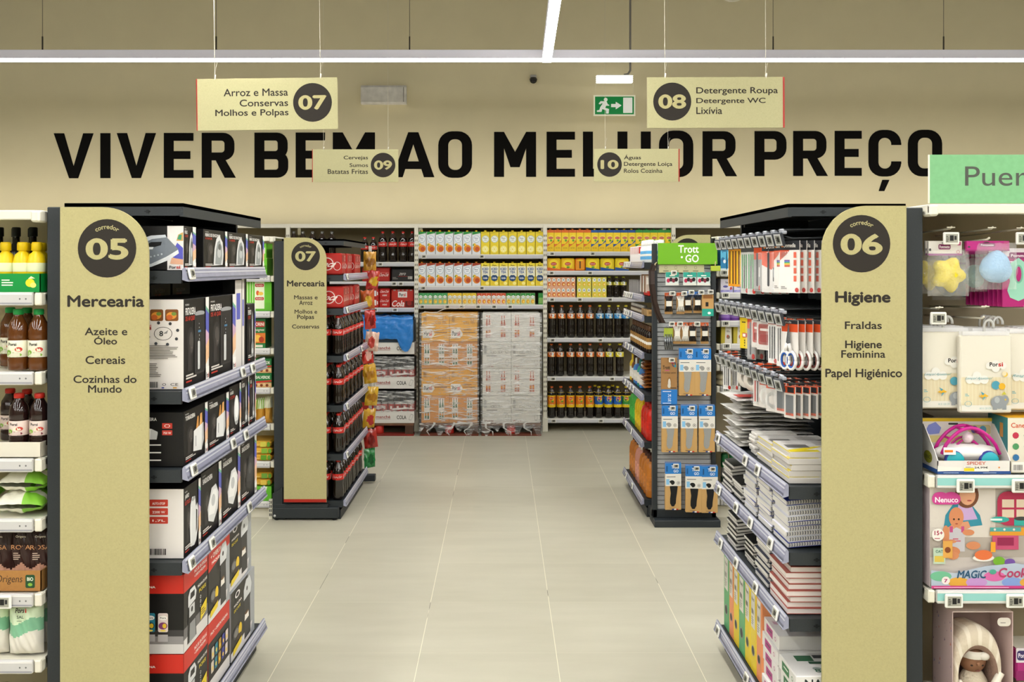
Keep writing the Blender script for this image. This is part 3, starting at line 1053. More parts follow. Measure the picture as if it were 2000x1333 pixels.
for bi, (lab, ys, xa, xb_) in enumerate(BAYS):
    t = empty('wall_shelving', lab, 'shelf unit', ((xa + xb_) / 2, YS + .25, 0))
    m = M(); m.box(xa + .02, xb_ - .02, YS + .5, YS + .53, .05, ZT, mat('#8b8066', r=.7)); bw(m, 'back_panel', t)
    m = M(); m.box(xa - .02, xb_ - .02, YS + .0, YS + .53, ZT - .012, ZT + .012, WHITE, .002)
    m.box(xa + .021, xb_ - .021, YS + .0, YS + .01, ZT - .028, ZT - .012, WHITE); bw(m, 'top_cap', t)
    m = M(); m.box(xa - .02, xa + .02, YS - .012, YS + .03, 0, ZT - .012, WHITE)
    m.box(xa - .028, xa + .028, YS - .02, YS + .5, 0, .14, WHITE, .003)
    for k in range(int((ZT - .25) / .05)):
        for q in (-.009, .009):
            m.box(xa + q - .004, xa + q + .004, YS - .0135, YS - .011, .2 + k * .05, .222 + k * .05, '#55503f')
    bw(m, 'upright', t)
    zz = []
    for py in ys:
        z = Z(py, YS) + .022; zz.append(z)
        m = M(); m.box(xa + .02, xb_ - .02, YS, YS + .5, z - .03, z, WHITE); p = bw(m, 'shelf', t)
        m = M(); m.box(xa + .022, xb_ - .022, YS - .014, YS, z - .043, z + .004, mat('#bdbdc0', r=.35), .003)
        F = Face(m, (xa + .022, YS - .014, z - .043), (1, 0, 0), (0, 0, 1), (0, -1, 0), xb_ - xa - .044, .047)
        F.rect(0, .78, 1, .95, '#deded8'); F.rect(0, .05, 1, .14, '#87878c')
        m.build('price_rail', p)
    ZB.append(zz)
    m = M(); m.prism([(YS + .27, ZT + .0125), (YS + .33, ZT + .0125), (YS + .27, ZT + .0205)], 0, xa + .03, xb_ - .03, '#c9c7c0')  # invented strip, hidden behind the cap edge, added to brighten the wall above
    m.add([(xa + .03, YS + .331, ZT + .0135), (xb_ - .03, YS + .331, ZT + .0135), (xb_ - .03, YS + .271, ZT + .0215), (xa + .03, YS + .271, ZT + .0215)], [(0, 1, 2, 3)], ADDED_UPLIGHT)
    bw(m, 'added_uplight', t)

# ---- electronic price tags
m = M(); m.box(-.026, .026, -.008, .0, -.02, .02, mat('#e4e3dc', r=.4), .003)
F = Face(m, (-.026, -.008, -.02), (1, 0, 0), (0, 0, 1), (0, -1, 0), .052, .04)
F.rect(.12, .15, .88, .85, '#9d9c8f'); F.rect(.38, .3, .62, .74, '#181818'); F.rect(.66, .38, .8, .7, '#2a2a2a'); F.lines(.16, .25, .34, .75, 4, '#3a3a36')
_tag = m.build('price_tag')
tag(_tag, 'x', 'price tag')
TAG = Proto(_tag)


m = M(); m.box(-.023, .023, -.012, .0, -.024, .024, mat('#34373d', r=.3), .004)
F = Face(m, (-.023, -.012, -.024), (1, 0, 0), (0, 0, 1), (0, -1, 0), .046, .048)
F.rect(.10, .08, .90, .92, '#b4b5b4'); F.rect(.22, .2, .78, .8, '#77786f'); F.rect(.4, .32, .68, .7, '#161616'); F.lines(.25, .25, .38, .75, 3, '#3a3a36')
_tag2 = m.build('price_tag')
tag(_tag2, 'x', 'price tag')
HTAG = Proto(_tag2)


def ptag(loc, label, rz=0.0, group=None, sc=1.0, tilt=None):
    o = TAG.put(loc, label, rz, group, tilt)
    o.scale = (sc, sc, sc)
    return o


BAYNAME = ['cola bay', 'juice bay', 'iced tea bay']
ROWN = ['top', 'second', 'third', 'fourth', 'fifth', 'sixth', 'lowest']
for bi, rows in enumerate([[[743], [770, 783], [733, 772]], [[828, 941], [827, 941], [825, 874, 902, 934, 965, 996]],
                           [[1078, 1157], [1077, 1152], [1078, 1132, 1191], [1079, 1172], [1080, 1195], [1081, 1173]]]):
    for ri, ps in enumerate(rows):
        for k, p in enumerate(ps):
            n = len(ps)
            lab = '%s price tag from the left upright, %s rail of the wall %s' % (ORD[k], ROWN[ri], BAYNAME[bi])
            if n == 1: lab = 'only price tag on the %s rail of the %s at the wall' % (ROWN[ri], BAYNAME[bi])
            ptag((X(p, YS), YS - .0155, ZB[bi][ri] - .02), lab, group='price tags on the wall shelving')

# tags on the dark ends: rails face the aisle; rail slope follows the tag
def endtags(xf, s, zs, rows, what, group):
    for z, ys_, rn in zip(zs, rows, ROWN):
        for k, y in enumerate(ys_):
            lab = '%s price tag from the near corner, %s rail of %s' % (ORD[k], rn, what)
            o = ptag((xf + s * .0175, y, z - .010), lab, s * PI / 2, group)
            o.rotation_euler = (-.2, 0, s * PI / 2)


yA = lambda p: 1.05 * K / (VX - p)
endtags(-1.068, 1, SH_A, [[3.06], [yA(378) - .02, yA(473), yA(495) - .02], [yA(377), yA(454), yA(479)], [yA(373), yA(413), yA(486)], []], 'appliance shelves', 'price tags on the appliance shelves')
yB = lambda p: .95 * K / (p - VX)
endtags(.972, -1, SH_B, [[yB(1402) - .0, yB(1455), yB(1479)], [yB(1404), yB(1437), yB(1465), yB(1504)], [yB(1407), yB(1437), yB(1475), yB(1514)], [yB(1407) + .05, yB(1457)]], 'stationery shelves', 'price tags on the stationery shelves')
endtags(.968, -1, SH_8, [[6.95, 6.86, 6.77, 6.68], [6.95, 6.87, 6.78, 6.68, 6.57], [6.95, 6.85, 6.75, 6.6], [6.9, 6.75, 6.55], [6.93, 6.78, 6.65, 6.5], [6.9, 6.6], [6.88, 6.55]], 'care product shelves', 'price tags on the care product shelves')
for k, (p, py) in enumerate([(1404, 533), (1407, 577), (1407, 632), (1409, 676), (1409, 760), (1411, 876), (1412, 980)]):
    ptag((X(p + 10, 6.08), 6.083, Z(py, 6.1)), 'price tag on the %s white shelf rail beside the shoe care stand' % ORD[k], group='price tags on the household shelves')
ptag((X(1452, 6.08), 6.083, Z(632, 6.1)), 'price tag next to a second one on the household shelf below the purple cans')
ptag((X(6, 2.98), 2.983, .600), 'price tag cut by the frame edge under the pink salt tray', sc=1.1)
for k, (p, z, lab) in enumerate([(1886, .975, 'price tag under the toy car box on the mint rail'), (1994, .975, 'price tag under the yellow-topped box on the mint rail'),
                                 (1863, .592, 'price tag reading 24 under the cooking toy box'), (1983, .592, 'price tag with a code square at the frame edge below the cooking toy box')]):
    o = ptag((X(p, 3.01), 3.015, z), lab, sc=1.15, group='price tags on the mint rails')


# ============================================================ boxed appliances on the near dark end
BKB = '#131212'; TW = '#e8e6e0'; TR = '#b8392c'; SIL = '#c4c6c4'


def porsi(F, u0, v0, u1, v1):
    du, dv = u1 - u0, v1 - v0
    F.text('Por', u0, v0, u0 + du * .62, v1, '#1b1a1a', .03)
    F.text('si', u0 + du * .64, v0, u1, v1, '#c03024', .03)


def brandstrip(F, u0):
    F.rect(u0, 0, 1, 1, '#e3e0da')
    F.poly([(u0, .62), (1, .56), (1, .80), (u0, .86)], '#5a5fb0')
    F.poly([(u0, .42), (1, .50), (1, .56), (u0, .62)], '#c8a4bb')
    F.poly([(u0, .86), (1, .80), (1, .84), (u0, .90)], '#6fae8e')
    F.poly([(u0, .20), (1, .28), (1, .50), (u0, .42)], '#e0b48c')
    F.rect(u0, 0, 1, .17, '#efece6')
    porsi(F, u0 + (1 - u0) * .12, .035, u0 + (1 - u0) * .9, .10)


def woman(F, u, v, s):
    """faint portrait printed dark grey on black"""
    F.ell(u, v, .17 * s, .20 * s, '#2b2928'); F.ell(u + .02, v - .02, .10 * s, .15 * s, '#4a4643')
    F.poly([(u - .12 * s, v), (u - .15 * s, v - .42 * s), (u + .06 * s, v - .42 * s), (u - .03 * s, v - .05)], '#2f2c2b')
    F.ell(u + .04, v - .10 * s, .035 * s, .012 * s, '#6b5f5b')


def appl_face(F, t1, t2, art, strip=.86, port=True):
    if port: woman(F, .27, .52, .8)
    F.text('PORSI', .06, .925, .2, .945, TW, .01)
    F.text(t1, .06, .82, .06 + .04 * max(6, len(t1)), .90, TW, .02)
    if t2: F.text(t2, .06, .745, .06 + .04 * max(5, len(t2)), .805, TR, .02)
    art(F)
    F.lines(.06, .10, .5, .16, 2, '#cfcac2', .6); F.lines(.06, .06, .4, .09, 1, TR, .6)
    if strip < 1: brandstrip(F, strip)


def a_iron(F):
    F.poly([(.40, .10), (.44, .52), (.52, .78), (.64, .88), (.80, .70), (.84, .40), (.80, .12)], '#d3d4d2')
    F.poly([(.47, .14), (.50, .50), (.57, .70), (.66, .76), (.76, .60), (.78, .30), (.72, .12)], '#8f9493')
    F.ell(.64, .42, .08, .12, '#b9bcba'); F.ell(.66, .58, .06, .08, '#5c605f')


def a_fryer(F):
    F.rrect(.42, .12, .84, .84, .05, '#3b3a3a'); F.ell(.63, .82, .21, .03, '#97999a')
    F.rect(.45, .14, .81, .80, '#262525')
    for k in range(5): F.circ(.6, .70 - .045 * k, .008, '#d9dee0', 8)
    F.rect(.55, .60, .66, .625, '#4a7fa6'); F.rrect(.53, .17, .62, .50, .02, '#c9cbc9')


def a_toaster(F):
    F.poly([(.5, .58), (.56, .80), (.61, .81), (.62, .58)], '#c58a45'); F.poly([(.64, .58), (.68, .83), (.76, .84), (.78, .58)], '#d6a05c')
    F.poly([(.38, .18), (.40, .56), (.82, .64), (.84, .30), (.74, .12)], '#dcdcda'); F.poly([(.74, .12), (.76, .62), (.82, .64), (.84, .30)], '#b2b3b3')
    F.rect(.47, .25, .5, .45, '#9a9b9b')


def a_sand(F, col='#d6d7d5'):
    F.poly([(.34, .22), (.30, .40), (.50, .68), (.72, .70), (.86, .54), (.82, .30), (.60, .14)], col)
    F.poly([(.36, .30), (.42, .52), (.58, .64), (.74, .62), (.80, .46), (.64, .26)], '#ebebe8' if col[1] == 'd' else '#3c3b3b')
    F.ell(.58, .48, .10, .09, '#bfc1c0' if col[1] == 'd' else '#555'[:4] + '555')


def a_kettle(F):
    F.poly([(.38, .08), (.34, .40), (.38, .70), (.48, .80), (.66, .78), (.72, .62), (.80, .66), (.86, .55), (.82, .25), (.74, .12), (.62, .06)], '#d9dad8')
    F.poly([(.72, .58), (.80, .55), (.78, .28), (.72, .22)], '#2a2828'); F.ell(.55, .76, .10, .03, '#9a9c9b'); F.rect(.42, .12, .46, .66, '#efefec')


def a_blend(F):
    F.poly([(.46, .10), (.46, .30), (.54, .36), (.52, .78), (.60, .88), (.70, .78), (.70, .36), (.78, .30), (.78, .10)], '#8d8f8e')
    F.rect(.56, .40, .66, .74, '#b6b8b7'); F.ell(.62, .20, .12, .05, '#cfd0ce')


def a_scale(F):
    F.ell(.6, .48, .22, .30, '#d8d9d7'); F.ell(.6, .52, .15, .20, '#f0f0ee'); F.rect(.48, .20, .72, .26, '#9fa1a0')


def carton(w, d, h, col=BKB):
    return Pack(w, d, h, col, .0015)


def put_pack(p, name, loc, label, cat, rz=0.0, group=None):
    o = p.build(name, None, loc, rz)
    return tag(o, label, cat, group)


XA = -1.078                       # carton fronts stand just behind the rail
def aY(px): return -XA * K / (VX - px)


def appl(name, t1, t2, art, y0, y1, z, h, label, depth=.26, x=XA, strip=.86, frontcam=None, group=None):
    p = carton(depth, y1 - y0 - .004, h)
    F = p['r']; appl_face(F, t1, t2, art, strip)
    if frontcam: frontcam(p['f'])
    return put_pack(p, name, (x - depth / 2, (y0 + y1) / 2, z), label, 'carton', 0, group)


def cam_iron(F):
    Q = lambda pts: [(.55 + .45 * w, v) for w, v in pts]
    F.poly(Q([(.64, 0), (1, 0), (1, 1), (.64, 1)]), '#e3e0dc'); F.poly(Q([(.84, .66), (.99, .66), (.99, .86), (.88, .8)]), '#c9a25e'); F.poly(Q([(.86, .7), (.95, .68), (.96, .8), (.9, .8)]), '#3f8f6a')
    F.poly(Q([(.70, .30), (.99, .22), (.99, .5), (.86, .62)]), '#5456b4'); F.poly(Q([(.70, .14), (.99, .12), (.99, .24), (.74, .28)]), '#d8a688')
    F.poly(Q([(-.5, .10), (-.3, .36), (.02, .60), (.05, .70), (.28, .77), (.60, .79), (.63, .74), (.88, .48), (.88, .40), (.62, .26), (.28, .10), (-.2, .06)]), '#757d86')
    F.poly(Q([(-.2, .03), (.28, .07), (.66, .22), (.90, .38), (.88, .46), (.62, .30), (.28, .14), (-.2, .10)]), '#d9dddf')
    F.poly(Q([(.02, .60), (.05, .70), (.28, .78), (.60, .80), (.62, .74), (.30, .70), (.10, .60)]), '#c4cad0')
    F.poly(Q([(.09, .50), (.28, .63), (.52, .64), (.50, .56), (.14, .46)]), '#1c1d1f'); F.poly(Q([(.09, .46), (.16, .52), (.34, .52), (.32, .47)]), '#e2e6e8')
    for k in range(5): F.ell(.55 + .45 * (.2 + .08 * k), .28 + .02 * k, .008, .02, '#b4bcc4')
    F.ell(.60, .26, .02, .05, '#e6eaec'); porsi(F, .86, .03, .97, .10)


def cam_fryer(F):
    F.rect(0, 0, 1, 1, '#d9d4cf')
    for u in (.48, .72):
        F.rrect(u - .01, .76, u + .20, .89, .02, '#7a4a22'); F.ell(u + .09, .82, .08, .04, '#d08a34'); F.ell(u + .06, .80, .05, .03, '#b85b28'); F.ell(u + .13, .84, .04, .02, '#6f8a3c')
    F.ring(.68, .62, .145, .075, .06, '#2c2c2c'); F.text('8', .62, .59, .68, .65, '#2c2c2c', .02); F.poly([(.68, .62), (.76, .66), (.74, .62)], '#8a8a88')
    for k in range(8):
        a = k * PI / 4 + .3
        F.circ(.68 + .24 * math.cos(a), .62 + .125 * math.sin(a), .018, '#3a3d44', 10)
    F.text('DE AR', .42, .66, .50, .72, TR, .02); F.lines(.42, .34, .95, .50, 9, '#77726c'); F.lines(.42, .14, .66, .30, 8, '#77726c', seed=4)
    F.bars(.34, .02, .60, .085); F.ring(.70, .055, .03, .014, .3, '#444444'); F.text('CE', .80, .04, .92, .07, '#333333', .0)
    F.rect(.66, .012, .70, .025, '#2c4a9a'); F.rect(.84, .012, .9, .025, '#c8902a')


def cam_toaster(F):
    F.text('TORRADEIRA', .10, .84, .52, .90, TW, .02); F.lines(.10, .92, .3, .94, 1, TW)
    F.poly([(.16, .66), (.18, .78), (.26, .78), (.27, .66)], '#c58a45'); F.poly([(.28, .66), (.30, .80), (.38, .80), (.40, .66)], '#d6a05c')
    F.poly([(.10, .50), (.12, .68), (.40, .70), (.54, .62), (.52, .50)], '#e6e5e2'); F.poly([(.40, .50), (.42, .70), (.54, .64), (.52, .50)], '#c4c4c3')
    F.rect(.62, .70, .80, .80, TR); F.rect(.62, .58, .80, .67, TR); F.ring(.71, .75, .05, .03, .2, TW); F.text('750 W', .64, .60, .78, .64, TW, .02)
    for k in range(3): F.rrect(.14, .08 + .14 * k, .34, .19 + .14 * k, .02, '#c9c9c6'); F.lines(.38, .11 + .14 * k, .72, .16 + .14 * k, 1, TW)
    F.ell(.24, .12, .08, .03, '#d6a05c')


def cam_kettle(F):
    F.rect(0, 0, 1, 1, '#dad5d0')
    for k, s in enumerate(('1,7L', '2200 W', 'AUTO-STOP')):
        F.rrect(.52, .50 + .125 * k, .78, .60 + .125 * k, .01, '#b9392b'); F.text(s, .56, .525 + .125 * k, .74, .56 + .125 * k, '#f0e8e2', .02)
    F.lines(.05, .2, .46, .72, 16, '#7d7771'); F.text('ICO', .02, .80, .2, .84, TR, .02)
    F.bars(.38, .05, .76, .14); F.text('CE', .08, .08, .2, .115, '#333333', .0)


GA = 'boxed appliances on the near dark end'
# top shelf: irons
z = SH_A[0] + .003
appl('iron_carton', 'FERRO', 'A VAPOR', a_iron, 3.07, 3.19, z, .150, 'iron box showing its steam iron photo to us on the top dark shelf', .34, frontcam=cam_iron, strip=.72)
for k, (a, b_) in enumerate(((397, 443), (444.5, 483), (484.5, 515))):
    appl('iron_carton', 'FERRO DE ENGOMAR', 'A VAPOR', a_iron, aY(a), aY(b_), z, .148, '%s upright iron box along the aisle edge of the top dark shelf' % ORD[k], .2 if k < 2 else .095, strip=.90, group=GA)
# second shelf: air fryers
z = SH_A[1] + .003
appl('air_fryer_carton', 'FRITADEIRA', 'DE AR QUENTE', a_fryer, 3.07, aY(406.5), z, .305, 'air fryer box with white printed side nearest the 05 sign', .215, frontcam=cam_fryer)
appl('air_fryer_carton', 'FRITADEIRA', 'DE AR QUENTE', a_fryer, aY(407.5), aY(459), z, .305, 'second air fryer box, next along the aisle edge', .215, strip=.87)
p = carton(.05, .09, .36); p['r'].rect(.0, 0, 1, 1, '#d8d3cc'); p['r'].rect(.2, .55, .8, .85, '#5a5fb0')
put_pack(p, 'grill_carton', (XA - .03, aY(465) + .02, z), 'tall narrow white-edged box standing between air fryer and blender boxes', 'carton')
p = carton(.06, .07, .37); p['r'].rect(.0, 0, .5, 1, '#d8d3cc'); p['r'].rect(.1, .45, .4, .75, '#5a5fb0')
put_pack(p, 'grill_carton', (XA - .035, aY(472) + .055, z), 'second tall narrow box close against the blender box', 'carton')
appl('blender_carton', 'ESPREMEDOR', 'ELETRICO', a_blend, aY(475) + .06, aY(497) + .01, z, .255, 'blender box at the far end of the air fryer shelf', .2, strip=.88)
for k in range(3):
    p = carton(.135, .20, .35); F = p['r']; F.text('FRITADEIRA', .2, .90, .7, .94, '#8d8a86', .02); F.text('DE AR', .2, .86, .5, .89, '#8f3a30', .02); F.ell(.55, .7, .10, .12, '#3f3d3c')
    put_pack(p, 'air_fryer_carton', (-1.3705, 3.24 + .225 * k, z), '%s dark fryer box standing behind the front air fryer boxes' % ORD[k], 'carton', 0, GA)
# third shelf: toasters and small devices
z = SH_A[2] + .003
appl('toaster_carton', 'TORRADEIRA', '', a_toaster, 3.07, aY(404.5), z, .185, 'toaster box nearest the sign with black printed side towards us', .19, frontcam=cam_toaster, strip=.88)
appl('toaster_carton', 'TORRADEIRA', '', a_toaster, aY(405.5), aY(446), z, .185, 'second toaster box along the aisle edge', .19, strip=.87)
appl('mixer_carton', 'BALAN\u00c7A', 'DE COZINHA', a_scale, aY(447.5), aY(470), z, .20, 'kitchen scale box beside the second toaster box', .2)
appl('mixer_carton', 'BATEDEIRA', '', a_blend, aY(471), aY(486), z, .212, 'mixer box next to the kitchen scale box', .2)
appl('mixer_carton', 'VARINHA', 'ELETRICA', a_blend, aY(487), aY(499), z, .212, 'stick blender box at the far end of the toaster shelf', .2)
for k in range(3):
    p = carton(.15, .14, .213); F = p['r']; F.text('GRELHA', .15, .8, .75, .9, TW, .02); F.text('DE MESA', .15, .7, .7, .77, TR, .02); brandstrip(F, .84)
    p['f'].text('BATEDEIRA', .1, .88, .8, .95, TW, .02)
    put_pack(p, 'mixer_carton', (-1.35, 3.20 + .15 * k, z), '%s tall black box standing behind the toaster boxes' % ORD[k], 'carton', .0, GA)
# fourth shelf: kettle and sandwich makers
z = SH_A[3] + .003
appl('kettle_carton', 'JARRO', 'ELETRICO', a_kettle, 3.07, aY(391), z, .235, 'electric kettle box with white side printed in red squares', .24, frontcam=cam_kettle)
appl('sandwich_maker_carton', 'SANDUICHEIRA', '', a_sand, aY(392.5), aY(431.5), z, .245, 'sandwich maker box directly beside the kettle box', .24)
appl('sandwich_maker_carton', 'SANDUICHEIRA', '', a_sand, aY(432.5), aY(468.5), z, .255, 'middle sandwich maker box of three on the fourth shelf', .24)
appl('sandwich_maker_carton', 'SANDUICHEIRA', '', lambda F: a_sand(F, '#2e2d2d'), aY(469.5), aY(501) - .005, z, .262, 'sandwich maker box showing a black machine, farthest on its shelf', .24)


# base: coffee machine packs
def cam_coffee(F, top=True):
    F.rect(0, .76, 1, 1, '#c32a1e'); F.rect(0, 0, 1, .76, '#141313')
    F.rect(0, 0, 1, .12, '#c9c6c4'); F.rect(0, .12, 1, .22, '#8b8888'); F.rect(0, .22, 1, .30, '#3c3a3a')
    F.text('+ OFERTA M\u00c1QUINA', .30, .825, .72, .865, '#f4efe8', .02); F.ell(.62, 1.0, .07, .03, '#a11f15', a0=PI, a1=2 * PI)
    F.text('A NOVA GAMA', .30, .66, .58, .705, '#f0ece6', .02); F.text('C\u00c1PSULAS PORSI', .30, .605, .58, .635, '#f0ece6', .02)
    for k, (c, d) in enumerate((('#c9bfb0', '#5c4a1e'), ('#3d3f96', '#2b2a5a'), ('#2e7d92', '#1c3f50'), ('#d9c9c4', '#7c3b6a'))):
        u = .36 + .13 * k
        F.rrect(u, .28, u + .10, .52, .02, c); F.ell(u + .05, .46, .045, .03, '#ebe7e0'); F.text('Pors', u + .02, .45, u + .08, .47, '#222222', .02); F.ell(u + .05, .36, .045, .045, d)
        F.ell(u + .065, .36, .02, .03, '#dcb92e'); F.ell(u + .05, .30, .03, .012, '#e8d25a')
        F.rect(u, .16, u + .1, .25, '#a7a3a3')


def side_coffee(F):
    F.rect(0, 0, 1, .16, '#d2cfcc'); F.rect(0, .16, 1, .3, '#6f6c6c'); F.rect(0, .3, 1, .76, '#191717'); F.rect(0, .76, 1, 1, '#c32a1e')
    F.text('PACK DE 128 C\u00c1PSULAS', .42, .885, .95, .94, '#f4efe8', .02); F.text('+ OFERTA M\u00c1QUINA', .42, .82, .9, .87, '#f4efe8', .02)
    F.text('M\u00c1QUINA DE CAF\u00c9', .56, .64, .96, .69, '#eeeae4', .02); F.text('PORSI', .62, .56, .9, .61, '#d8c22e', .02)
    F.poly([(.14, .06), (.18, .50), (.16, .66), (.22, .72), (.44, .72), (.50, .64), (.44, .52), (.50, .06)], '#2a2929')
    F.poly([(.16, .52), (.16, .66), (.24, .73), (.42, .73), (.50, .64), (.46, .54)], '#cfd0d0'); F.poly([(.24, .60), (.26, .68), (.42, .68), (.42, .60)], '#232222')
    F.rect(.20, .38, .42, .52, '#bfc0c0'); F.circ(.31, .46, .035, '#2a2a2a'); F.poly([(.20, .06), (.22, .30), (.44, .30), (.46, .06)], '#8d8e8e')
    F.poly([(.66, .18), (.92, .24), (.94, .40), (.68, .34)], '#e3c92c'); F.lines(.70, .24, .88, .33, 3, '#4a3e12')
    for k in range(3): F.ring(.66, .50 - .06 * k, .025, .02, .3, '#e8e6e2')


def machine_face(F, red):
    F.rect(0, 0, 1, 1, '#242221'); F.rect(.70, 0, 1, 1, '#9da0a3'); F.poly([(.0, 0), (.8, 0), (.9, .2), (.0, .12)], '#d8d5d2')
    if red: F.poly([(0, .72), (1, .86), (1, 1), (0, 1)], '#c32a1e'); F.text('+ OFERTA', .1, .88, .6, .95, '#f4efe8', .02); F.text('M\u00c1QUINA', .15, .79, .6, .85, '#f4efe8', .02)
    F.poly([(.55, .06), (.55, .62), (.50, .80), (.60, .94), (.82, .94), (.88, .80), (.80, .62), (.82, .06)], '#353435'); F.poly([(.52, .66), (.52, .82), (.62, .95), (.80, .95), (.87, .80), (.82, .68)], '#d0d2d2')
    F.circ(.66, .80, .035, '#222222'); F.poly([(.55, .34), (.57, .44), (.72, .44), (.74, .34)], '#e9e4da'); F.ell(.645, .44, .08, .02, '#6b4a28')
    F.ell(.20, .34, .13, .09, '#4a4846'); F.ell(.20, .34, .09, .06, '#7a7875'); F.ell(.36, .33, .07, .09, '#e3c02a'); F.ell(.30, .24, .12, .04, '#3b2a1c')
    if not red: F.text('M\u00c1QUINA', .1, .74, .42, .79, '#eeeae4', .02); F.text('DE CAF\u00c9', .1, .67, .36, .72, '#d8c22e', .02); F.ring(.24, .9, .1, .05, .4, '#e0dedb')
    F.poly([(.06, .06), (.40, .11), (.42, .20), (.08, .15)], '#e3c92c')


z0 = SH_A[4] + .003
for k, (z, h) in enumerate(((z0 + .0, .266), (z0 + .269, .268))):
    p = carton(.34, .25, h, '#151414'); cam_coffee(p['f']); side_coffee(p['r']); p['t'].rect(0, 0, 1, 1, '#c32a1e'); p['t'].lines(.5, .2, .9, .6, 4, '#e8c9c2')
    put_pack(p, 'coffee_machine_carton', (XA - .17, 3.07 + .127, z), ('lower' if k == 0 else 'upper') + ' red and black capsule pack with coffee machine, nearest the 05 sign', 'carton')
p = carton(.30, .26, .26, '#242221'); machine_face(p['r'], True); put_pack(p, 'coffee_machine_carton', (XA - .15, 3.46, z0 + .265), 'upper coffee machine box with red corner, behind the capsule packs', 'carton')
p = carton(.30, .26, .262, '#c32a1e'); F = p['r']; F.rect(0, .0, 1, .72, '#1d1b1b'); F.rect(0, 0, 1, .18, '#d2cfcc')
F.text('PACK + OFERTA M\u00c1QUINA', .1, .8, .9, .86, '#f4efe8', .02)
for k in range(10):
    F.rrect(.12 + .16 * (k % 5), .26 + .2 * (k // 5), .24 + .16 * (k % 5), .42 + .2 * (k // 5), .02, ('#c9bfb0', '#3d3f96', '#2e7d92', '#d9c9c4', '#b08a3a')[(k * 2) % 5]); F.ell(.18 + .16 * (k % 5), .32 + .2 * (k // 5), .03, .03, '#e3c02a')
put_pack(p, 'coffee_machine_carton', (XA - .15, 3.46, z0), 'lower red-banded capsule box with rows of printed capsules', 'carton')
p = carton(.30, .34, .275, '#9da0a3'); machine_face(p['r'], False); put_pack(p, 'coffee_machine_carton', (XA - .15, 3.78, z0), 'lower grey coffee machine box at the far end of the base', 'carton')
p = carton(.26, .32, .26, '#9da0a3'); machine_face(p['r'], False); p['f'].rect(.0, 0, 1, 1, '#d0cbc6'); put_pack(p, 'coffee_machine_carton', (XA - .14, 3.775, z0 + .278), 'upper grey coffee machine box at the far end of the base', 'carton')

# ============================================================ white grocery shelves beside the 05 post
CLR = mat('#e9e4d2', r=.12, spec=.6)


def bottle_parts(t, body, cap, label=None):
    pass


def sauce_bottle():
    m = M(); m.lathe([(0, 0), (.026, 0), (.028, .006), (.028, .12), (.022, .15), (.012, .17), (.011, .20)], mat('#17110c', r=.12), 14); o = m.build('sauce_bottle')
    m = M(); m.lathe([(.0285, .03), (.0288, .032), (.0288, .10), (.0285, .102)], '#c8c4b4', 14); m.build('bottle_label', o)
    m = M(); m.lathe([(.0115, .192), (.0145, .193), (.0145, .222), (.012, .225), (0, .225)], '#121110', 12); m.build('cap', o)
    return tag(o, 'x', 'bottle')


PR = Proto(sauce_bottle())
zL = [q + .0075 for q in SH_L]
for k, (x_, y_) in enumerate(((-1.665, 3.22), (-1.725, 3.22), (-1.785, 3.22), (-1.71, 3.30), (-1.77, 3.30))):
    PR.put((x_, y_, zL[0]), '%s dark sauce bottle behind the lemon juice tray' % ORD[k], 0, 'dark sauce bottles on the top grocery shelf')
m = M(); Y_ = '#e2c413'
m.lathe([(0, 0), (.027, .002), (.030, .012), (.030, .05), (.024, .075), (.013, .085), (.012, .09)], mat(Y_, r=.3), 16); o = m.build('lemon_juice_bottle')
m = M(); m.lathe([(.013, .088), (.017, .09), (.017, .112), (.0145, .118), (0, .118)], mat('#d8b80c', r=.35), 14); m.build('cap', o)
m = M(); m.lathe([(.0304, .018), (.0306, .02), (.0306, .046), (.0304, .048)], '#dfe3b8', 16); m.build('bottle_label', o)
tag(o, 'x', 'bottle'); PR = Proto(o)
for k, (x_, y_) in enumerate(((-1.675, 3.06), (-1.618, 3.06), (-1.570, 3.06), (-1.645, 3.13), (-1.59, 3.13))):
    PR.put((x_, y_, zL[0] + .05), '%s yellow lemon juice bottle in the green tray' % ORD[k], 0, 'lemon juice bottles in the green tray')
p = M(); w, d, h = .34, .17, .062
for a in ((-w / 2, w / 2, -d / 2, -d / 2 + .003, 0, h), (-w / 2, w / 2, d / 2 - .003, d / 2, 0, h), (-w / 2, -w / 2 + .003, -d / 2, d / 2, 0, h), (w / 2 - .003, w / 2, -d / 2, d / 2, 0, h), (-w / 2 + .004, w / 2 - .004, -d / 2 + .004, d / 2 - .004, .001, .046)):
    p.box(*a, '#0c8a3c')
F = Face(p, (-w / 2, -d / 2, 0), (1, 0, 0), (0, 0, 1), (0, -1, 0), w, h)
F.lines(.62, .35, .74, .75, 3, '#e4eadb'); F.lines(.52, .4, .6, .55, 1, '#e4eadb'); F.ell(.90, .5, .045, .22, '#e8d22a'); F.ell(.93, .38, .03, .14, '#f0e070'); F.poly([(.88, .72), (.91, .86), (.95, .74)], '#dfe7b0')
tag(p.build('lemon_tray', None, (-1.705, 3.10, zL[0])), 'green cardboard tray holding yellow lemon juice bottles', 'tray')


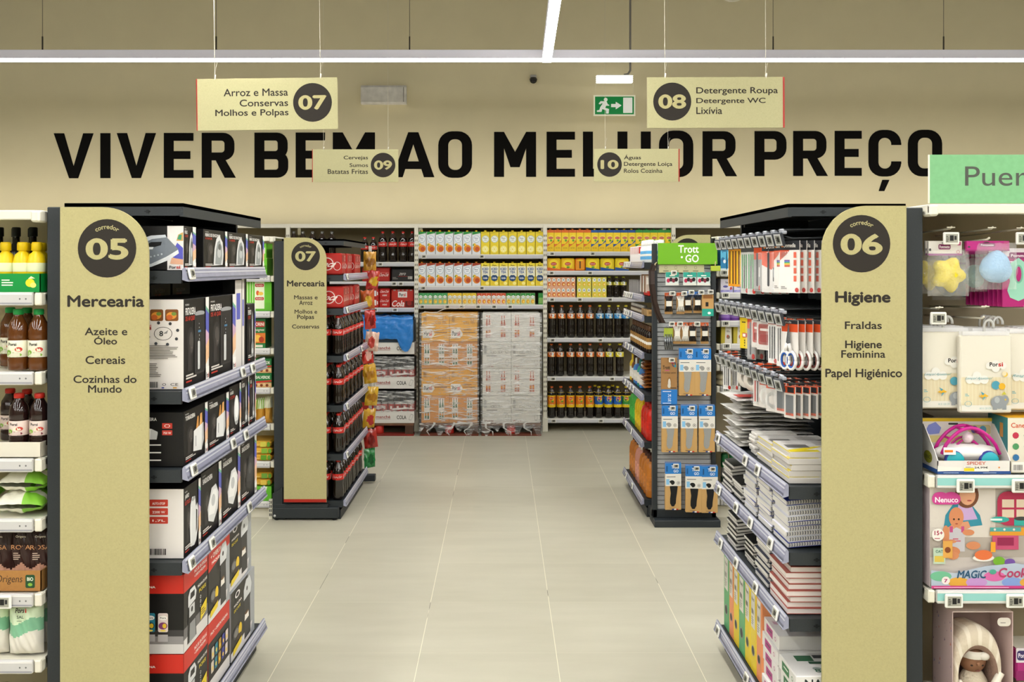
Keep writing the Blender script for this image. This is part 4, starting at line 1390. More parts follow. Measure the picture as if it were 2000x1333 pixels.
def juice_bottle(body, cap, lab, lab2, hgt=.285, r=.041):
    m = M(); s = hgt / .285
    m.lathe([(q, e * s) for q, e in ((0, .0), (r * .9, 0), (r, .008), (r, .05), (r * .97, .056), (r, .062), (r, .14), (r * .96, .146), (r, .152), (r, .18), (r * .9, .215), (r * .55, .245), (.014, .258), (.014, .265))], body, 18)
    o = m.build('vinegar_bottle')
    m = M(); m.lathe([(r + .0004, .062 * s), (r + .0008, .063 * s), (r + .0008, .139 * s), (r + .0004, .14 * s)], lab, 18)
    m.wraptext('Porsi', r + .0014, .115 * s, .130 * s, -.1, .8, '#1f1d1c', .03)
    for (a, z_, q, c) in ((.5, .098, .35, '#c0392b'), (.15, .095, .3, '#e6dfc0'), (.0, .073, .8, lab2), (-.5, .085, .3, '#7fae3c')):
        vs = [((r + .0013) * math.sin(a + q * math.cos(t)), -(r + .0013) * math.cos(a + q * math.cos(t)), (z_ + .011 * math.sin(t)) * s) for t in [2 * PI * i / 12 for i in range(12)]]
        m.add(vs, [tuple(range(12))], c)
    m.build('bottle_label', o)
    m = M(); m.lathe([(.0135, .258 * s), (.0165, .26 * s), (.0165, hgt - .003), (.014, hgt), (0, hgt)], cap, 16); m.build('cap', o)
    return tag(o, 'x', 'bottle')


PR = Proto(juice_bottle(mat('#5e3412', r=.1, spec=.7), '#1f9a4a', '#e4e2cc', '#7fae3c', .205, .033))
for k, (x_, y_) in enumerate(((-1.632, 3.06), (-1.563, 3.06), (-1.655, 3.16), (-1.725, 3.18))):
    PR.put((x_, y_, zL[1]), ('apple vinegar bottle cut by the frame edge', 'amber apple vinegar bottle with green cap nearest the 05 post', 'apple vinegar bottle in the second row between the front two', 'apple vinegar bottle in the second row near the frame edge')[k], 0, 'apple vinegar bottles')
PR = Proto(juice_bottle(mat('#241210', r=.1, spec=.7), '#c22a1e', '#e2cfc6', '#7a2a3c', .178, .031))
for k, (x_, y_) in enumerate(((-1.632, 3.065), (-1.563, 3.065), (-1.655, 3.16), (-1.725, 3.18))):
    PR.put((x_, y_, zL[2] + .03), ('dark wine vinegar bottle cut by the frame edge', 'dark wine vinegar bottle with red cap nearest the 05 post', 'dark wine vinegar bottle in the second row between the front two', 'dark wine vinegar bottle in the second row near the frame edge')[k], 0, 'wine vinegar bottles')
m = M(); m.box(-.17, .14, -.02, -.017, 0, .05, '#d8d2c2', .001); m.box(.137, .14, -.02, .12, 0, .05, '#cfc8b6'); m.box(-.169, .136, -.016, .119, .001, .028, '#c8c1b0')
tag(m.build('vinegar_tray', None, (-1.675, 3.04, zL[2])), 'white cardboard tray under the red-capped vinegar bottles', 'tray')


def rice_col(u, v):
    if v > .55 + .15 * math.sin(u * 5): return '#6fb02c'
    if v < .28 and u > .6: return '#7fbb3a'
    return mat('#dedccb', r=.2, bump=.3)


for k, (x_, zz_, ti) in enumerate(((-1.62, zL[3] - .005, .05), (-1.615, zL[3] + .065, -.05), (-1.81, zL[3] + .0, .1))):
    m = bag(M(), .165, .068, .16, rice_col, 30, 32, .0035, k * 2.0)
    o = m.build('rice_bag', None, (x_, 3.025 + .01 * k, zz_ + .038)); o.rotation_euler = (-1.45, 0, ti)
    tag(o, ('lower green and white rice bag beside the 05 post', 'upper green and white rice bag lying on another', 'rice bag cut by the frame edge')[k], 'bag')


def salt_col(u, v):
    if v > .66: return mat('#2a1b18', r=.25)
    if v < .36 - .3 * abs(u - .5): return mat('#c9997f', r=.4)
    return mat('#3a2622', r=.25)


for k, x_ in enumerate((-1.70, -1.625, -1.562)):
    m = bag(M(), .085, .045, .19, salt_col, 28, 36, .004, k * 3.1)
    F = Face(m, (-.042, -.024, 0), (1, 0, 0), (0, 0, 1), (0, -1, 0), .085, .19)
    F.text('ROSA', .12, .60, .88, .68, '#c78d5c', .01); F.text('Origens', .3, .80, .7, .85, '#d8cdb8', .01); F.lines(.2, .42, .5, .56, 4, '#c9b09c')
    o = m.build('salt_bag', None, (x_, 3.085, zL[4] + .012), .12 * (k - 1))
    tag(o, '%s dark pink-salt bag from the 05 post in the brown tray' % ('third', 'second', 'first')[k], 'bag', 'dark pink salt bags')
p = M(); BR = mat('#a5763f', r=.8, noise=.06, scale=80)
for a in ((-.16, .1, -.06, -.057, 0, .068), (.097, .1, -.06, .07, 0, .068), (-.159, .096, -.056, .066, .001, .008), (-.16, .1, .067, .07, 0, .13)): p.box(*a, BR)
F = Face(p, (-.16, -.06, 0), (1, 0, 0), (0, 0, 1), (0, -1, 0), .26, .068)
F.text('Origens', .42, .32, .76, .78, '#3a2a18', .0, sh=.05); F.rrect(.80, .15, .92, .80, .08, '#1f4a2c'); F.text('BIO', .82, .5, .90, .68, '#dfe6d0', .03); F.ell(.86, .32, .03, .08, '#7fae3c')
tag(p.build('cardboard_tray', None, (-1.635, 3.08, zL[4])), 'brown cardboard tray printed Origens holding dark salt bags', 'tray')


def sal_col(u, v):
    e = v + .06 * math.sin(u * 6)
    return mat('#cfe0bf', r=.3) if e > .66 else (mat('#7fb793', r=.3) if e > .42 else mat('#dcd8cc', r=.35))


for k, (x_, y_) in enumerate(((-1.60, 3.055), (-1.72, 3.06), (-1.59, 3.14))):
    m = bag(M(), .112, .07, .178, sal_col, 30, 40, .004, 5 + k)
    F = Face(m, (-.056, -.0385, 0), (1, 0, 0), (0, 0, 1), (0, -1, 0), .112, .185)
    if k < 2: F.text('Pors', .32, .80, .58, .89, '#1f1d1c', .03, sh=.1); F.text('i', .60, .80, .64, .88, '#c03024', .03); F.text('SAL', .36, .70, .56, .755, '#2d4a36', .02); F.lines(.36, .65, .58, .67, 1, '#4a6a50')
    o = m.build('salt_bag', None, (x_, y_, zL[5]), .05)
    tag(o, ('pale green salt bag standing beside the 05 post', 'pale green salt bag cut by the frame edge', 'pale salt bag behind, touching the 05 post')[k], 'bag')
for k in range(2):
    m = bag(M(), .15, .08, .16, lambda u, v: mat('#4f5a2c', r=.3) if v > .5 else mat('#2c3a20', r=.3), 10, 12, .005, 9 + k)
    tag(m.build('bean_bag', None, (-1.61 - .12 * k, 3.06, zL[6])), ('dark green bag on the lowest grocery shelf beside the post', 'dark green bag at the frame corner on the lowest grocery shelf')[k], 'bag')


# ============================================================ products on the wall shelving
YF = YS + .02


def tetra(w, d, h, paint, cap=None, name='juice_carton'):
    p = Pack(w, d, h, '#d8d6cc'); paint(p)
    o = p.build(name)
    if cap:
        m = M(); m.lathe([(.012, 0), (.013, .002), (.013, .014), (.0, .014)], cap, 10, ctr=(0, 0)); m.build('screw_cap', o, (0, -d * .12, h))
    return tag(o, 'x', 'carton')


def juice_paint(band, fruit1, fruit2, bg='#d9dde0', half=False):
    def f(p):
        F = p['f']; F.rect(0, 0, 1, 1, bg); F.poly([(0, .86), (1, .94), (1, 1), (0, 1)], band)
        F.rect(0, .0, .05, 1, '#c9cdd0')
        F.circ(.52, .68, .155, '#e9edf0'); F.ring(.52, .68, .155 * h_over_w, .155, .16, '#a7bccb'); F.text('Pors', .30, .69, .70, .75, '#1d3f6b', .03); F.text('SUMO', .34, .62, .68, .66, '#2c5a8c', .02)
        F.ell(.55, .27, .42, .16, fruit1); F.ell(.62, .25, .25, .10, fruit2); F.ell(.30, .44, .18, .06, '#e9b93a')
        F.poly([(.08, .42), (.3, .50), (.2, .36)], '#5e9a3a')
        p['l'].rect(0, 0, 1, 1, fruit1); p['t'].rect(0, 0, 1, 1, band)
    return f


h_over_w = .237 / .09


def lemon_paint(p):
    F = p['f']; F.rect(0, 0, 1, 1, '#e0c92c'); F.poly([(0, .9), (1, .96), (1, 1), (0, 1)], '#c9b51e'); F.rect(0, 0, .05, 1, '#cdb51e')
    F.circ(.52, .68, .155, '#e9ecdf'); F.ring(.52, .68, .155 * h_over_w, .155, .16, '#a7bccb'); F.text('Pors', .30, .69, .70, .75, '#1d3f6b', .03); F.text('LIMA', .36, .62, .66, .66, '#2c5a8c', .02)
    F.ell(.5, .24, .40, .16, '#efe06a'); F.ell(.5, .24, .32, .125, '#f3eca6'); F.ell(.5, .24, .06, .022, '#e0c92c')
    for k in range(6): F.poly([(.5, .24), (.5 + .30 * math.cos(k * PI / 3), .24 + .115 * math.sin(k * PI / 3)), (.5 + .30 * math.cos(k * PI / 3 + .12), .24 + .115 * math.sin(k * PI / 3 + .12))], '#e4d24a', k > 0)
    p['l'].rect(0, 0, 1, 1, '#d9c22a'); p['t'].rect(0, 0, 1, 1, '#d9c22a')


def iced_paint(p):
    F = p['f']; F.rect(0, 0, 1, 1, '#e3e0c6'); F.rect(0, 0, 1, .42, '#e2c92a'); F.rect(0, .86, 1, 1, '#e6d23a'); F.rect(0, 0, .05, 1, '#cdb51e')
    F.text('Pors', .28, .87, .72, .94, '#1d1c1c', .03)
    F.text('ICED', .14, .69, .86, .80, '#2a5a9c', .04); F.text('TEA', .20, .555, .80, .665, '#2a5a9c', .04)
    F.poly([(.12, .40), (.3, .48), (.7, .48), (.9, .40), (.84, .26), (.5, .20), (.16, .26)], '#17406e'); F.text('Lim\u00e3o', .26, .31, .76, .40, '#e8ecef', .02)
    F.ell(.72, .12, .20, .07, '#f0e48a'); F.ell(.3, .13, .16, .06, '#dcc22a')
    p['l'].rect(0, 0, 1, 1, '#d9c22a'); p['t'].rect(0, 0, 1, 1, '#e0cc3a')


def lipton_paint(low):
    def f(p):
        F = p['f']; F.rect(0, 0, 1, 1, '#e3bd1a'); F.poly([(0, .28), (1, .44), (1, .98), (0, .98)], '#e8c81e'); F.poly([(0, 0), (1, 0), (1, .40), (0, .26)], '#e3bd1a')
        F.poly([(0, .22), (1, .46), (1, .56), (.5, .36), (0, .36)], low); F.rect(0, .88, 1, 1, low)
        F.circ(.55, .63, .13, '#e9d35a'); F.ell(.55, .64, .34, .055, '#b8281f'); F.text('Lipton', .30, .62, .80, .66, '#f2ece0', .02); F.ell(.6, .52, .16, .05, '#5e9a2e')
        F.text('ICE TEA', .2, .16, .8, .20, '#6a4a12', .02); p['r'].rect(0, 0, 1, 1, low); p['t'].rect(0, 0, 1, 1, low)
    return f


g1 = Proto(tetra(.089, .06, .237, juice_paint('#2f8a3c', '#d98a1c', '#c0501e'), '#e2b52a'))
g2 = Proto(tetra(.089, .06, .237, lemon_paint, '#e2c52a'))
g3 = Proto(tetra(.089, .06, .237, juice_paint('#9c3a1c', '#d9822a', '#b5481e'), '#d98a2a'))
g4 = Proto(tetra(.089, .06, .237, iced_paint, '#e2c52a'))
for row, (ga, gb, na, nb) in enumerate(((g1, g2, 'mango juice carton with green top', 'yellow lemon drink carton'), (g3, g4, 'peach juice carton with halved peach picture', 'yellow iced tea carton with blue lettering'))):
    for k in range(14):
        x_ = X(823.6 + 17.75 * k, YF); g = ga if k < 7 else gb
        kk = k if k < 7 else k - 7
        g.put((x_, YF + .035, ZB[1][row]), '%s %s from the left, %s wall shelf' % (ORD[kk], na if k < 7 else nb, ROWN[row]), 0, ('mango juice cartons', 'lemon drink cartons', 'peach juice cartons', 'iced tea cartons')[row * 2 + (k >= 7)])
g5 = [Proto(tetra(.074, .055, .226, lipton_paint(c), c2)) for c, c2 in (('#cf6420', '#d9741e'), ('#1f4f92', '#e0bb1c'), ('#2f8a3c', '#2f8a3c'))]
cc = 0
for gi, n in enumerate((6, 6, 5)):
    for k in range(n):
        g5[gi].put((X(1075 + 14.45 * cc, YF), YF + .032, ZB[2][0]), '%s yellow tea carton with %s wedge, top wall shelf' % (ORD[k], ('orange', 'blue', 'green')[gi]), 0, 'yellow iced tea cartons with %s wedge' % ('orange', 'blue', 'green')[gi])
        cc += 1


# small three-packs
def threepack(c1, c2, c3):
    p = Pack(.146, .05, .122, c1)
    F = p['f']
    for k in range(3):
        u = k / 3
        F.rect(u + .01, .02, u + .325, .98, c1); F.rect(u + .01, .75, u + .325, .98, c2); F.ell(u + .165, .68, .10, .12, '#e4e8e6'); F.text('Pors', u + .10, .66, u + .23, .72, '#24446b', .03)
        F.ell(u + .17, .28, .12, .18, c3); F.ell(u + .2, .25, .06, .1, '#e9c95a')
    F.rect(.0, .55, 1, .58, mat('#ffffff', alpha=.3, r=.1))
    o = p.build('drink_threepack'); return tag(o, 'x', 'multipack')


t3 = [Proto(threepack(*c)) for c in (('#8fb98f', '#3f9a5c', '#d9b03a'), ('#cfc9a0', '#e0c02a', '#e0a82a'), ('#d8c3b0', '#c9502a', '#d97a2a'), ('#bcc9a0', '#2f8a3c', '#d9a52a'))]
tn = ('green', 'yellow', 'orange', 'dark green')
for k in range(8):
    t3[k // 2].put((X(831 + 28.6 * k, YF), YF + .03, ZB[1][2]), '%s three-pack of small %s juice cartons, third wall shelf' % (ORD[k % 2], tn[k // 2]), 0, 'small juice three-packs')
p = Pack(.06, .05, .122, '#2f8a3c'); p['f'].rect(.1, .1, .9, .6, '#7fae5c')
put_pack(p, 'drink_threepack', (X(1057, YF), YF + .03, ZB[1][2]), 'green juice pack edge squeezed against the upright', 'multipack')

# second row of the iced tea bay: bags of small tea packs
def pouch(c1, c2, side=False):
    p = Pack(.142 if not side else .104, .09, .132, c1, .012)
    F = p['f']
    if not side:
        F.ell(.5, .55, .34, .36, '#e8cf2a'); F.ell(.5, .56, .22, .13, '#b8281f'); F.text('Lipton', .34, .51, .66, .60, '#f2ece0', .02); F.poly([(0, 0), (1, 0), (1, .14), (0, .30)], c2); F.ell(.52, .30, .12, .08, '#5e9a2e')
    else:
        F.rect(.1, .1, .9, .9, c2); F.rect(.42, .2, .56, .8, '#5a3a1a'); F.ell(.5, .85, .3, .08, '#e3bd1a')
    return Proto(tag(p.build('tea_multipack'), 'x', 'multipack'))


pa, pb, pc = pouch('#e0b61c', '#cf6420'), pouch('#d9741e', '#e0941e', True), pouch('#d9c01e', '#1f4f92')
x0 = 1068
for k, (pp, wpx, lab) in enumerate(((pa, 27, 'first yellow tea multipack with orange corner'), (pa, 27, 'second yellow tea multipack with orange corner'), (pb, 20, 'orange tea multipack turned sideways'),
                                    (pc, 28, 'first yellow tea multipack with blue corner'), (pc, 28, 'second yellow tea multipack with blue corner'), (pc, 28, 'third yellow tea multipack with blue corner'))):
    pp.put((X(x0 + wpx / 2, YF), YF + .05, ZB[2][1]), lab, 0, 'tea multipacks on the second wall shelf'); x0 += wpx + .6


def sixpack(c1, c2):
    p = Pack(.148, .06, .212, c1)
    F = p['f']
    for j in range(2):
        for k in range(3):
            u, v = k / 3, j / 2
            F.rect(u + .015, v + .015, u + .32, v + .485, c1); F.ell(u + .165, v + .36, .11, .09, '#e6e6dc'); F.ell(u + .165, v + .36, .07, .04, '#8fa8b8'); F.ell(u + .17, v + .15, .12, .10, c2); F.ell(u + .19, v + .14, .06, .05, '#efd98a')
    return Proto(tag(p.build('drink_sixpack'), 'x', 'multipack'))


sa, sb = sixpack('#d9a583', '#cf6a2a'), sixpack('#d9cf5c', '#e0bb1c')
for k in range(4):
    (sa if k < 2 else sb).put((X((1082, 1110, 1141, 1170.5)[k], YF), YF + .035, ZB[2][2]), '%s stacked six-pack of small %s drinks beside the dark bottles' % (ORD[k % 2], 'peach' if k < 2 else 'lemon'), 0, 'small drink six-packs')


# bottles
TEA = mat('#120c08', r=.08, spec=.7)
NECK = mat('#3a302a', r=.06, spec=.8)


def tea_bottle(lab, lab2, cap, h=.335, r=.041, lipton=False):
    m = M()
    prof = [(0, .006), (r * .75, 0), (r, .014), (r, .05), (r * .95, .06), (r, .07), (r, .12), (r * .95, .13), (r, .14), (r * .98, .185 * h / .335), (r, .20 * h / .335), (r, .265 * h / .335), (r * .8, .285 * h / .335), (.016, .312 * h / .335), (.0145, .322 * h / .335)]
    m.lathe(prof, [TEA] * 10 + [TEA, TEA, NECK, NECK], 14, wob=lambda a, z: 1 + (.012 * math.cos(5 * a) if z < .18 else 0)); o = m.build('tea_bottle')
    m = M()
    s = h / .335
    if lipton:
        a, b = .115 * s, .262 * s
        m.lathe([(r * 1.015, a), (r * 1.02, a + .03), (r * 1.02, b - .08), (r * 1.02, b - .03), (r * .93, b + .012)], [lab2, lab, lab, lab2 if lab2 != lab else lab], 14)
        q = lambda aa, zz, ra, rz, c, e: m.add([((r * 1.02 + e) * math.sin(aa + ra * math.cos(t)), -(r * 1.02 + e) * math.cos(aa + ra * math.cos(t)), zz + rz * math.sin(t)) for t in [2 * PI * i / 14 for i in range(14)]], [tuple(range(14))], c)
        q(.0, .205 * s, .62, .03, '#e2c22a', .0006); q(0, .212 * s, .5, .013, '#b8281f', .0012); m.wraptext('Lipton', r * 1.02 + .0018, .207 * s, .217 * s, 0, .75, '#f2ece0', .02); q(.2, .178 * s, .3, .010, '#5e9a2e', .001)
        m.wraptext('ICE TEA', r * 1.02 + .0018, .142 * s, .150 * s, 0, .8, '#f2ece0', .02)
    else:
        a, b = .200 * s, .252 * s
        m.lathe([(r * 1.01, a), (r * 1.015, a + .001), (r * 1.015, b - .014), (r * 1.015, b)], [lab, lab, lab2], 14)
        q = lambda aa, zz, ra, rz, c, e: m.add([((r * 1.015 + e) * math.sin(aa + ra * math.cos(t)), -(r * 1.015 + e) * math.cos(aa + ra * math.cos(t)), zz + rz * math.sin(t)) for t in [2 * PI * i / 14 for i in range(14)]], [tuple(range(14))], c)
        q(0, .232 * s, .6, .016, '#dfe6ea', .0006); m.wraptext('Pors', r * 1.015 + .0014, .228 * s, .238 * s, 0, .7, '#24446b', .03); q(.3, .210 * s, .4, .008, '#e6d9b0', .0012)
    m.build('bottle_label', o)
    m = M(); m.lathe([(.015, .318 * s), (.0165, .32 * s), (.0165, h - .002), (.014, h), (0, h)], cap, 12); m.build('cap', o)
    return Proto(tag(o, 'x', 'bottle'))


bo = tea_bottle('#d9722a', '#d9a27a', '#d9641e'); bb = tea_bottle('#3f8fc9', '#9cc3d9', '#d9c92a'); by = tea_bottle('#d9c92a', '#e0d97a', '#d9c92a')
lo = tea_bottle('#d9741e', '#e0b81c', '#d9641e', .325, .043, True); lb = tea_bottle('#1f5aa8', '#e0c01c', '#d9c01c', .325, .043, True); lg = tea_bottle('#2f8a3c', '#e0c01c', '#d9c01c', .325, .043, True)
dk = tea_bottle('#c9c03a', '#a8a22a', '#b8c02a', .215, .034)
for ri, z_, items in ((3, ZB[2][3], [(bo, p_, 'dark tea bottle with orange label') for p_ in (1079.5, 1097.5, 1116, 1134.5, 1153)] + [(bb, p_, 'dark tea bottle with blue label') for p_ in (1172.5, 1190.5, 1208.5, 1224)]),
                      (4, ZB[2][4], [(bo, p_, 'dark tea bottle with orange label') for p_ in (1077.5, 1094.5, 1115, 1134, 1153.5, 1174)] + [(by, p_, 'dark tea bottle with yellow label') for p_ in (1191.5, 1211.5)]),
                      (5, ZB[2][5], [(lo, p_, 'dark tea bottle with orange wedge sleeve') for p_ in (1078, 1096, 1115, 1133.5, 1153)] + [(lb, p_, 'dark tea bottle with blue wedge sleeve') for p_ in (1170.5, 1189.5, 1207.5)] + [(lg, 1224.5, 'dark tea bottle with green wedge sleeve')]),
                      (2, ZB[2][2], [(dk, p_, 'short dark bottle with lime label') for p_ in (1191, 1205, 1218.5)])):
    cnt = {}
    for g, px_, nm in items:
        k = cnt[nm] = cnt.get(nm, -1) + 1
        g.put((X(px_, YF), YF + .05, z_), '%s %s from the upright, %s tea bay shelf' % (ORD[k], nm, ROWN[ri]), .15 * math.sin(px_), 'bottles in the iced tea bay')
for k, px_ in enumerate((1165, 1183, 1200)):
    lb.put((X(px_, YF), YF + .15, ZB[2][5]), 'dark tea bottle in the second row behind the %s blue-sleeved bottle' % ORD[k], .4, 'bottles in the iced tea bay')

# cola bay
COLA = mat('#110805', r=.07, spec=.8)


def cola_bottle(h, r, lab='#b9241c', cap='#c2281e', script=True):
    m = M()
    H = h
    prof = [(0, .008), (r * .7, 0), (r * .95, .012), (r, .03 * H / .3), (r * .97, .25 * H), (r * .90, .36 * H), (r * .93, .44 * H), (r, .50 * H), (r, .655 * H), (r * .96, .70 * H), (r * .80, .79 * H), (r * .52, .87 * H), (.0155, .92 * H), (.0145, .95 * H)]
    m.lathe(prof, [COLA] * 10 + [NECK] * 3, 16, wob=lambda a, z: 1 + (.02 * math.cos(5 * a) if z < .12 * H else 0)); o = m.build('cola_bottle')
    m = M(); rr = r * 1.012
    m.lathe([(rr, .505 * H), (rr + .0004, .51 * H), (rr + .0004, .65 * H), (rr, .655 * H)], lab, 16)
    if script:
        m.wraptext('Coca-Cola', rr + .0016, .555 * H, .615 * H, -.15, 1.7, '#efe8e2', .012, .25)
        m.wraptext('Coca-Cola', rr + .0016, .555 * H, .615 * H, 2.6, 1.7, '#efe8e2', .012, .25)
        for k in range(9): m.add([((rr + .0014) * math.sin(a), -(rr + .0014) * math.cos(a), z) for a, z in ((1.1 + .05 * k, .53 * H), (1.125 + .05 * k, .53 * H), (1.125 + .05 * k, .62 * H), (1.1 + .05 * k, .62 * H))], [(0, 1, 2, 3)], '#efe8e2')
    else:
        m.wraptext('ZERO', rr + .0016, .55 * H, .61 * H, 0, 1.4, '#c2281e', .02)
    m.build('bottle_label', o)
    m = M(); m.lathe([(.015, .935 * H), (.0165, .94 * H), (.0165, H - .003), (.014, H), (0, H)], cap, 12); m.build('cap', o)
    return Proto(tag(o, 'x', 'bottle'))


c2l = cola_bottle(.322, .0455); c1l = cola_bottle(.262, .040); cz = cola_bottle(.322, .045, '#1c1b1b', '#8b8b88', False)
for k, px_ in enumerate((746, 766, 786, 804)):
    c2l.put((X(px_, YF), YF + .06, ZB[0][0]), '%s large cola bottle from the left on the top wall shelf' % ORD[k], .25 * k, 'large cola bottles on the wall shelf')
for k, px_ in enumerate((711, 728)):
    c1l.put((X(px_, YF), YF + .05, ZB[0][0]), '%s smaller cola bottle beside the large ones on the wall shelf' % ORD[k], .1, 'smaller cola bottles on the wall shelf')
for k, px_ in enumerate((571, 589, 608, 627, 646)):
    cz.put((X(px_, YF), YF + .06, ZB[0][0]), '%s grey-capped cola bottle peeking over the 07 sign' % ORD[k], .1, 'grey-capped cola bottles')


def canpack(w, h, c, dark=False, d=.2):
    p = Pack(w, d, h, c, .01); F = p['f']
    return p, F


p, F = canpack(.13, .148, '#a3201a'); F.circ(.5, .5, .3, '#b9332b'); F.text('Coca', .2, .42, .8, .6, '#eadfd8', .01, .2)
put_pack(p, 'can_multipack', (X(719, YF), YF + .11, ZB[0][1]), 'red can pack partly hidden behind the cola end shelf', 'multipack')
p, F = canpack(.155, .148, '#a3201a'); F.rect(.05, .1, .3, .9, '#8a1812'); F.text('Coca-Cola', .34, .38, .94, .6, '#eadfd8', .01, .2); F.rect(.05, .62, .95, .66, '#c0564e')
put_pack(p, 'can_multipack', (X(746, YF), YF + .11, ZB[0][1]), 'red can pack in the middle of the second cola shelf', 'multipack')
p, F = canpack(.23, .135, '#1d1b1b'); F.text('zero', .36, .5, .64, .68, '#c9c4be', .01, .15); F.rect(.3, .40, .72, .43, '#8b2019'); F.bars(.74, .2, .94, .42, '#d8d4cc'); F.lines(.05, .2, .3, .4, 2, '#7d7a76')
put_pack(p, 'can_multipack', (X(786, YF), YF + .11, ZB[0][1]), 'black can pack beside the upright on the second cola shelf', 'multipack')
for k, (a, b_, nm) in enumerate(((720, 739.5, 'mini can pack with sideways white lettering'), (740.5, 761.5, 'mini can pack with two rows of white script'))):
    p, F = canpack((b_ - a) * YF / K, .20, '#b5231b')
    F.rect(0, .485, 1, .515, '#8e1812')
    if k == 0:
        for v in (.12, .6): F.rect(.55, v, .75, v + .28, '#e6ddd6'); F.rect(.82, v + .05, .92, v + .22, '#e6ddd6'); F.text('mini', .1, v + .02, .42, v + .3, '#efe6df', .02)
    else:
        for v in (.08, .56): F.text('Coca-Cola', .1, v + .22, .9, v + .34, '#efe6df', .012, .2); F.text('mini', .3, v + .04, .7, v + .14, '#efe6df', .02)
    put_pack(p, 'can_multipack', (X((a + b_) / 2, YF), YF + .11, ZB[0][2]), 'red ' + nm + ' on the third cola shelf', 'multipack')
p, F = canpack(.235, .19, '#b02a1e'); F.rect(.30, .56, .70, .88, '#dedad2'); porsi(F, .36, .62, .64, .80); F.text('Cola', .04, .06, .60, .40, '#ece4dc', .02, .12); F.rect(.62, .06, .96, .36, '#5a1510'); F.ell(.8, .25, .1, .14, '#8a2018')
for k in range(5): F.rect(.1 + .18 * k, .92, .2 + .18 * k, .98, '#8d867e')
put_pack(p, 'can_multipack', (X(786, YF), YF + .11, ZB[0][2]), 'red wrapped can pack lettered Cola beside the upright', 'multipack')


# ============================================================ pallets
def film_mat():
    m = bpy.data.materials.new('stretch_film'); m.use_nodes = True
    nt = m.node_tree; N = nt.nodes; L = nt.links; b = N['Principled BSDF']
    tc = N.new('ShaderNodeTexCoord'); mp = N.new('ShaderNodeMapping'); mp.inputs['Rotation'].default_value = (0, .55, 0); mp.inputs['Scale'].default_value = (2.0, 2.0, 16.0)
    L.new(tc.outputs['Object'], mp.inputs[0])
    n = N.new('ShaderNodeTexNoise'); n.inputs['Scale'].default_value = 3.0; n.inputs['Detail'].default_value = 8.0; n.inputs['Distortion'].default_value = 1.2
    L.new(mp.outputs[0], n.inputs[0])
    r = N.new('ShaderNodeValToRGB'); r.color_ramp.elements[0].position = .48; r.color_ramp.elements[0].color = (.12, .12, .12, 1); r.color_ramp.elements[1].position = .68; r.color_ramp.elements[1].color = (.8, .8, .8, 1)
    L.new(n.outputs[0], r.inputs[0]); L.new(r.outputs[0], b.inputs['Alpha'])
    bp = N.new('ShaderNodeBump'); bp.inputs['Strength'].default_value = .9; bp.inputs['Distance'].default_value = .03
    L.new(n.outputs[0], bp.inputs['Height']); L.new(bp.outputs[0], b.inputs['Normal'])
    b.inputs['Base Color'].default_value = (.86, .86, .84, 1); b.inputs['Roughness'].default_value = .15
    return m


FILM = film_mat()


def pallet(x0, x1, y0, y1, label, red=True):
    t = empty('wooden_pallet', label, 'pallet', ((x0 + x1) / 2, (y0 + y1) / 2, 0))
    w, d = (x1 - x0) / 2 - .006, (y1 - y0) / 2
    BRN = mat('#6b3524' if not red else '#7a2218', r=.7, noise=.2, scale=12)
    for k in range(3):
        y = -d + .0 + (2 * d - .09) * k / 2
        m = M(); m.box(-w, w, y, y + .09, .105, .125, mat('#6b4a36', r=.8, noise=.2, scale=14)); m.build('deck_board', t)
    m = M(); m.box(-w, w, -d, -d + .1, 0, .02, BRN); m.build('runner', t)
    m = M(); m.box(-w, w, d - .1, d, 0, .02, BRN); m.build('runner', t)
    for sx in (-1, 0, 1):
        m = M(); c = '#b5261c' if sx == 0 else '#4a3226'
        x = sx * (w - .045)
        if sx == 0: m.lathe([(.0, .02), (.042, .02), (.045, .03), (.045, .1), (.0, .105)], mat(c, r=.5), 14, ctr=(x, -d + .05))
        else: m.box(x - .04, x + .04, -d, -d + .1, .02, .105, mat(c, r=.8, noise=.15, scale=14))
        m.build('block', t)
        m = M(); m.box(x - .04, x + .04, d - .1, d, .02, .105, mat('#4a3226', r=.8)); m.build('block', t)
    return t


PY0, PY1 = 9.05, 9.62
P1 = (X(819.5, PY0), X(935.5, PY0)); P2 = (X(939, PY0), X(1058, PY0)); P0 = (-1.58, X(809, PY0))
pallet(P1[0], P1[1], PY0, PY1, 'wooden pallet with red foot under the orange wrapped boxes', False)
pallet(P2[0], P2[1], PY0, PY1, 'wooden pallet under the white wrapped tea boxes', False)
pallet(P0[0], P0[1], PY0, PY1, 'red pallet under the cola trays beside the juice bay')


def bottlepic(F, u, v0, v1, c):
    F.rect(u - .10, v0, u + .10, v1, '#ddd8d0')
    for s in (-.045, .045):
        F.poly([(u + s - .035, v0 + .03), (u + s - .035, v0 + (v1 - v0) * .6), (u + s - .012, v0 + (v1 - v0) * .82), (u + s - .012, v1 - .02), (u + s + .012, v1 - .02), (u + s + .012, v0 + (v1 - v0) * .82), (u + s + .035, v0 + (v1 - v0) * .6), (u + s + .035, v0 + .03)], c)
        F.rect(u + s - .035, v0 + (v1 - v0) * .35, u + s + .035, v0 + (v1 - v0) * .55, '#d8d2c8'); F.ell(u + s, v0 + (v1 - v0) * .25, .03, .06, '#c9802a')
        F.rect(u + s - .014, v1 - .05, u + s + .014, v1, '#c2501e')


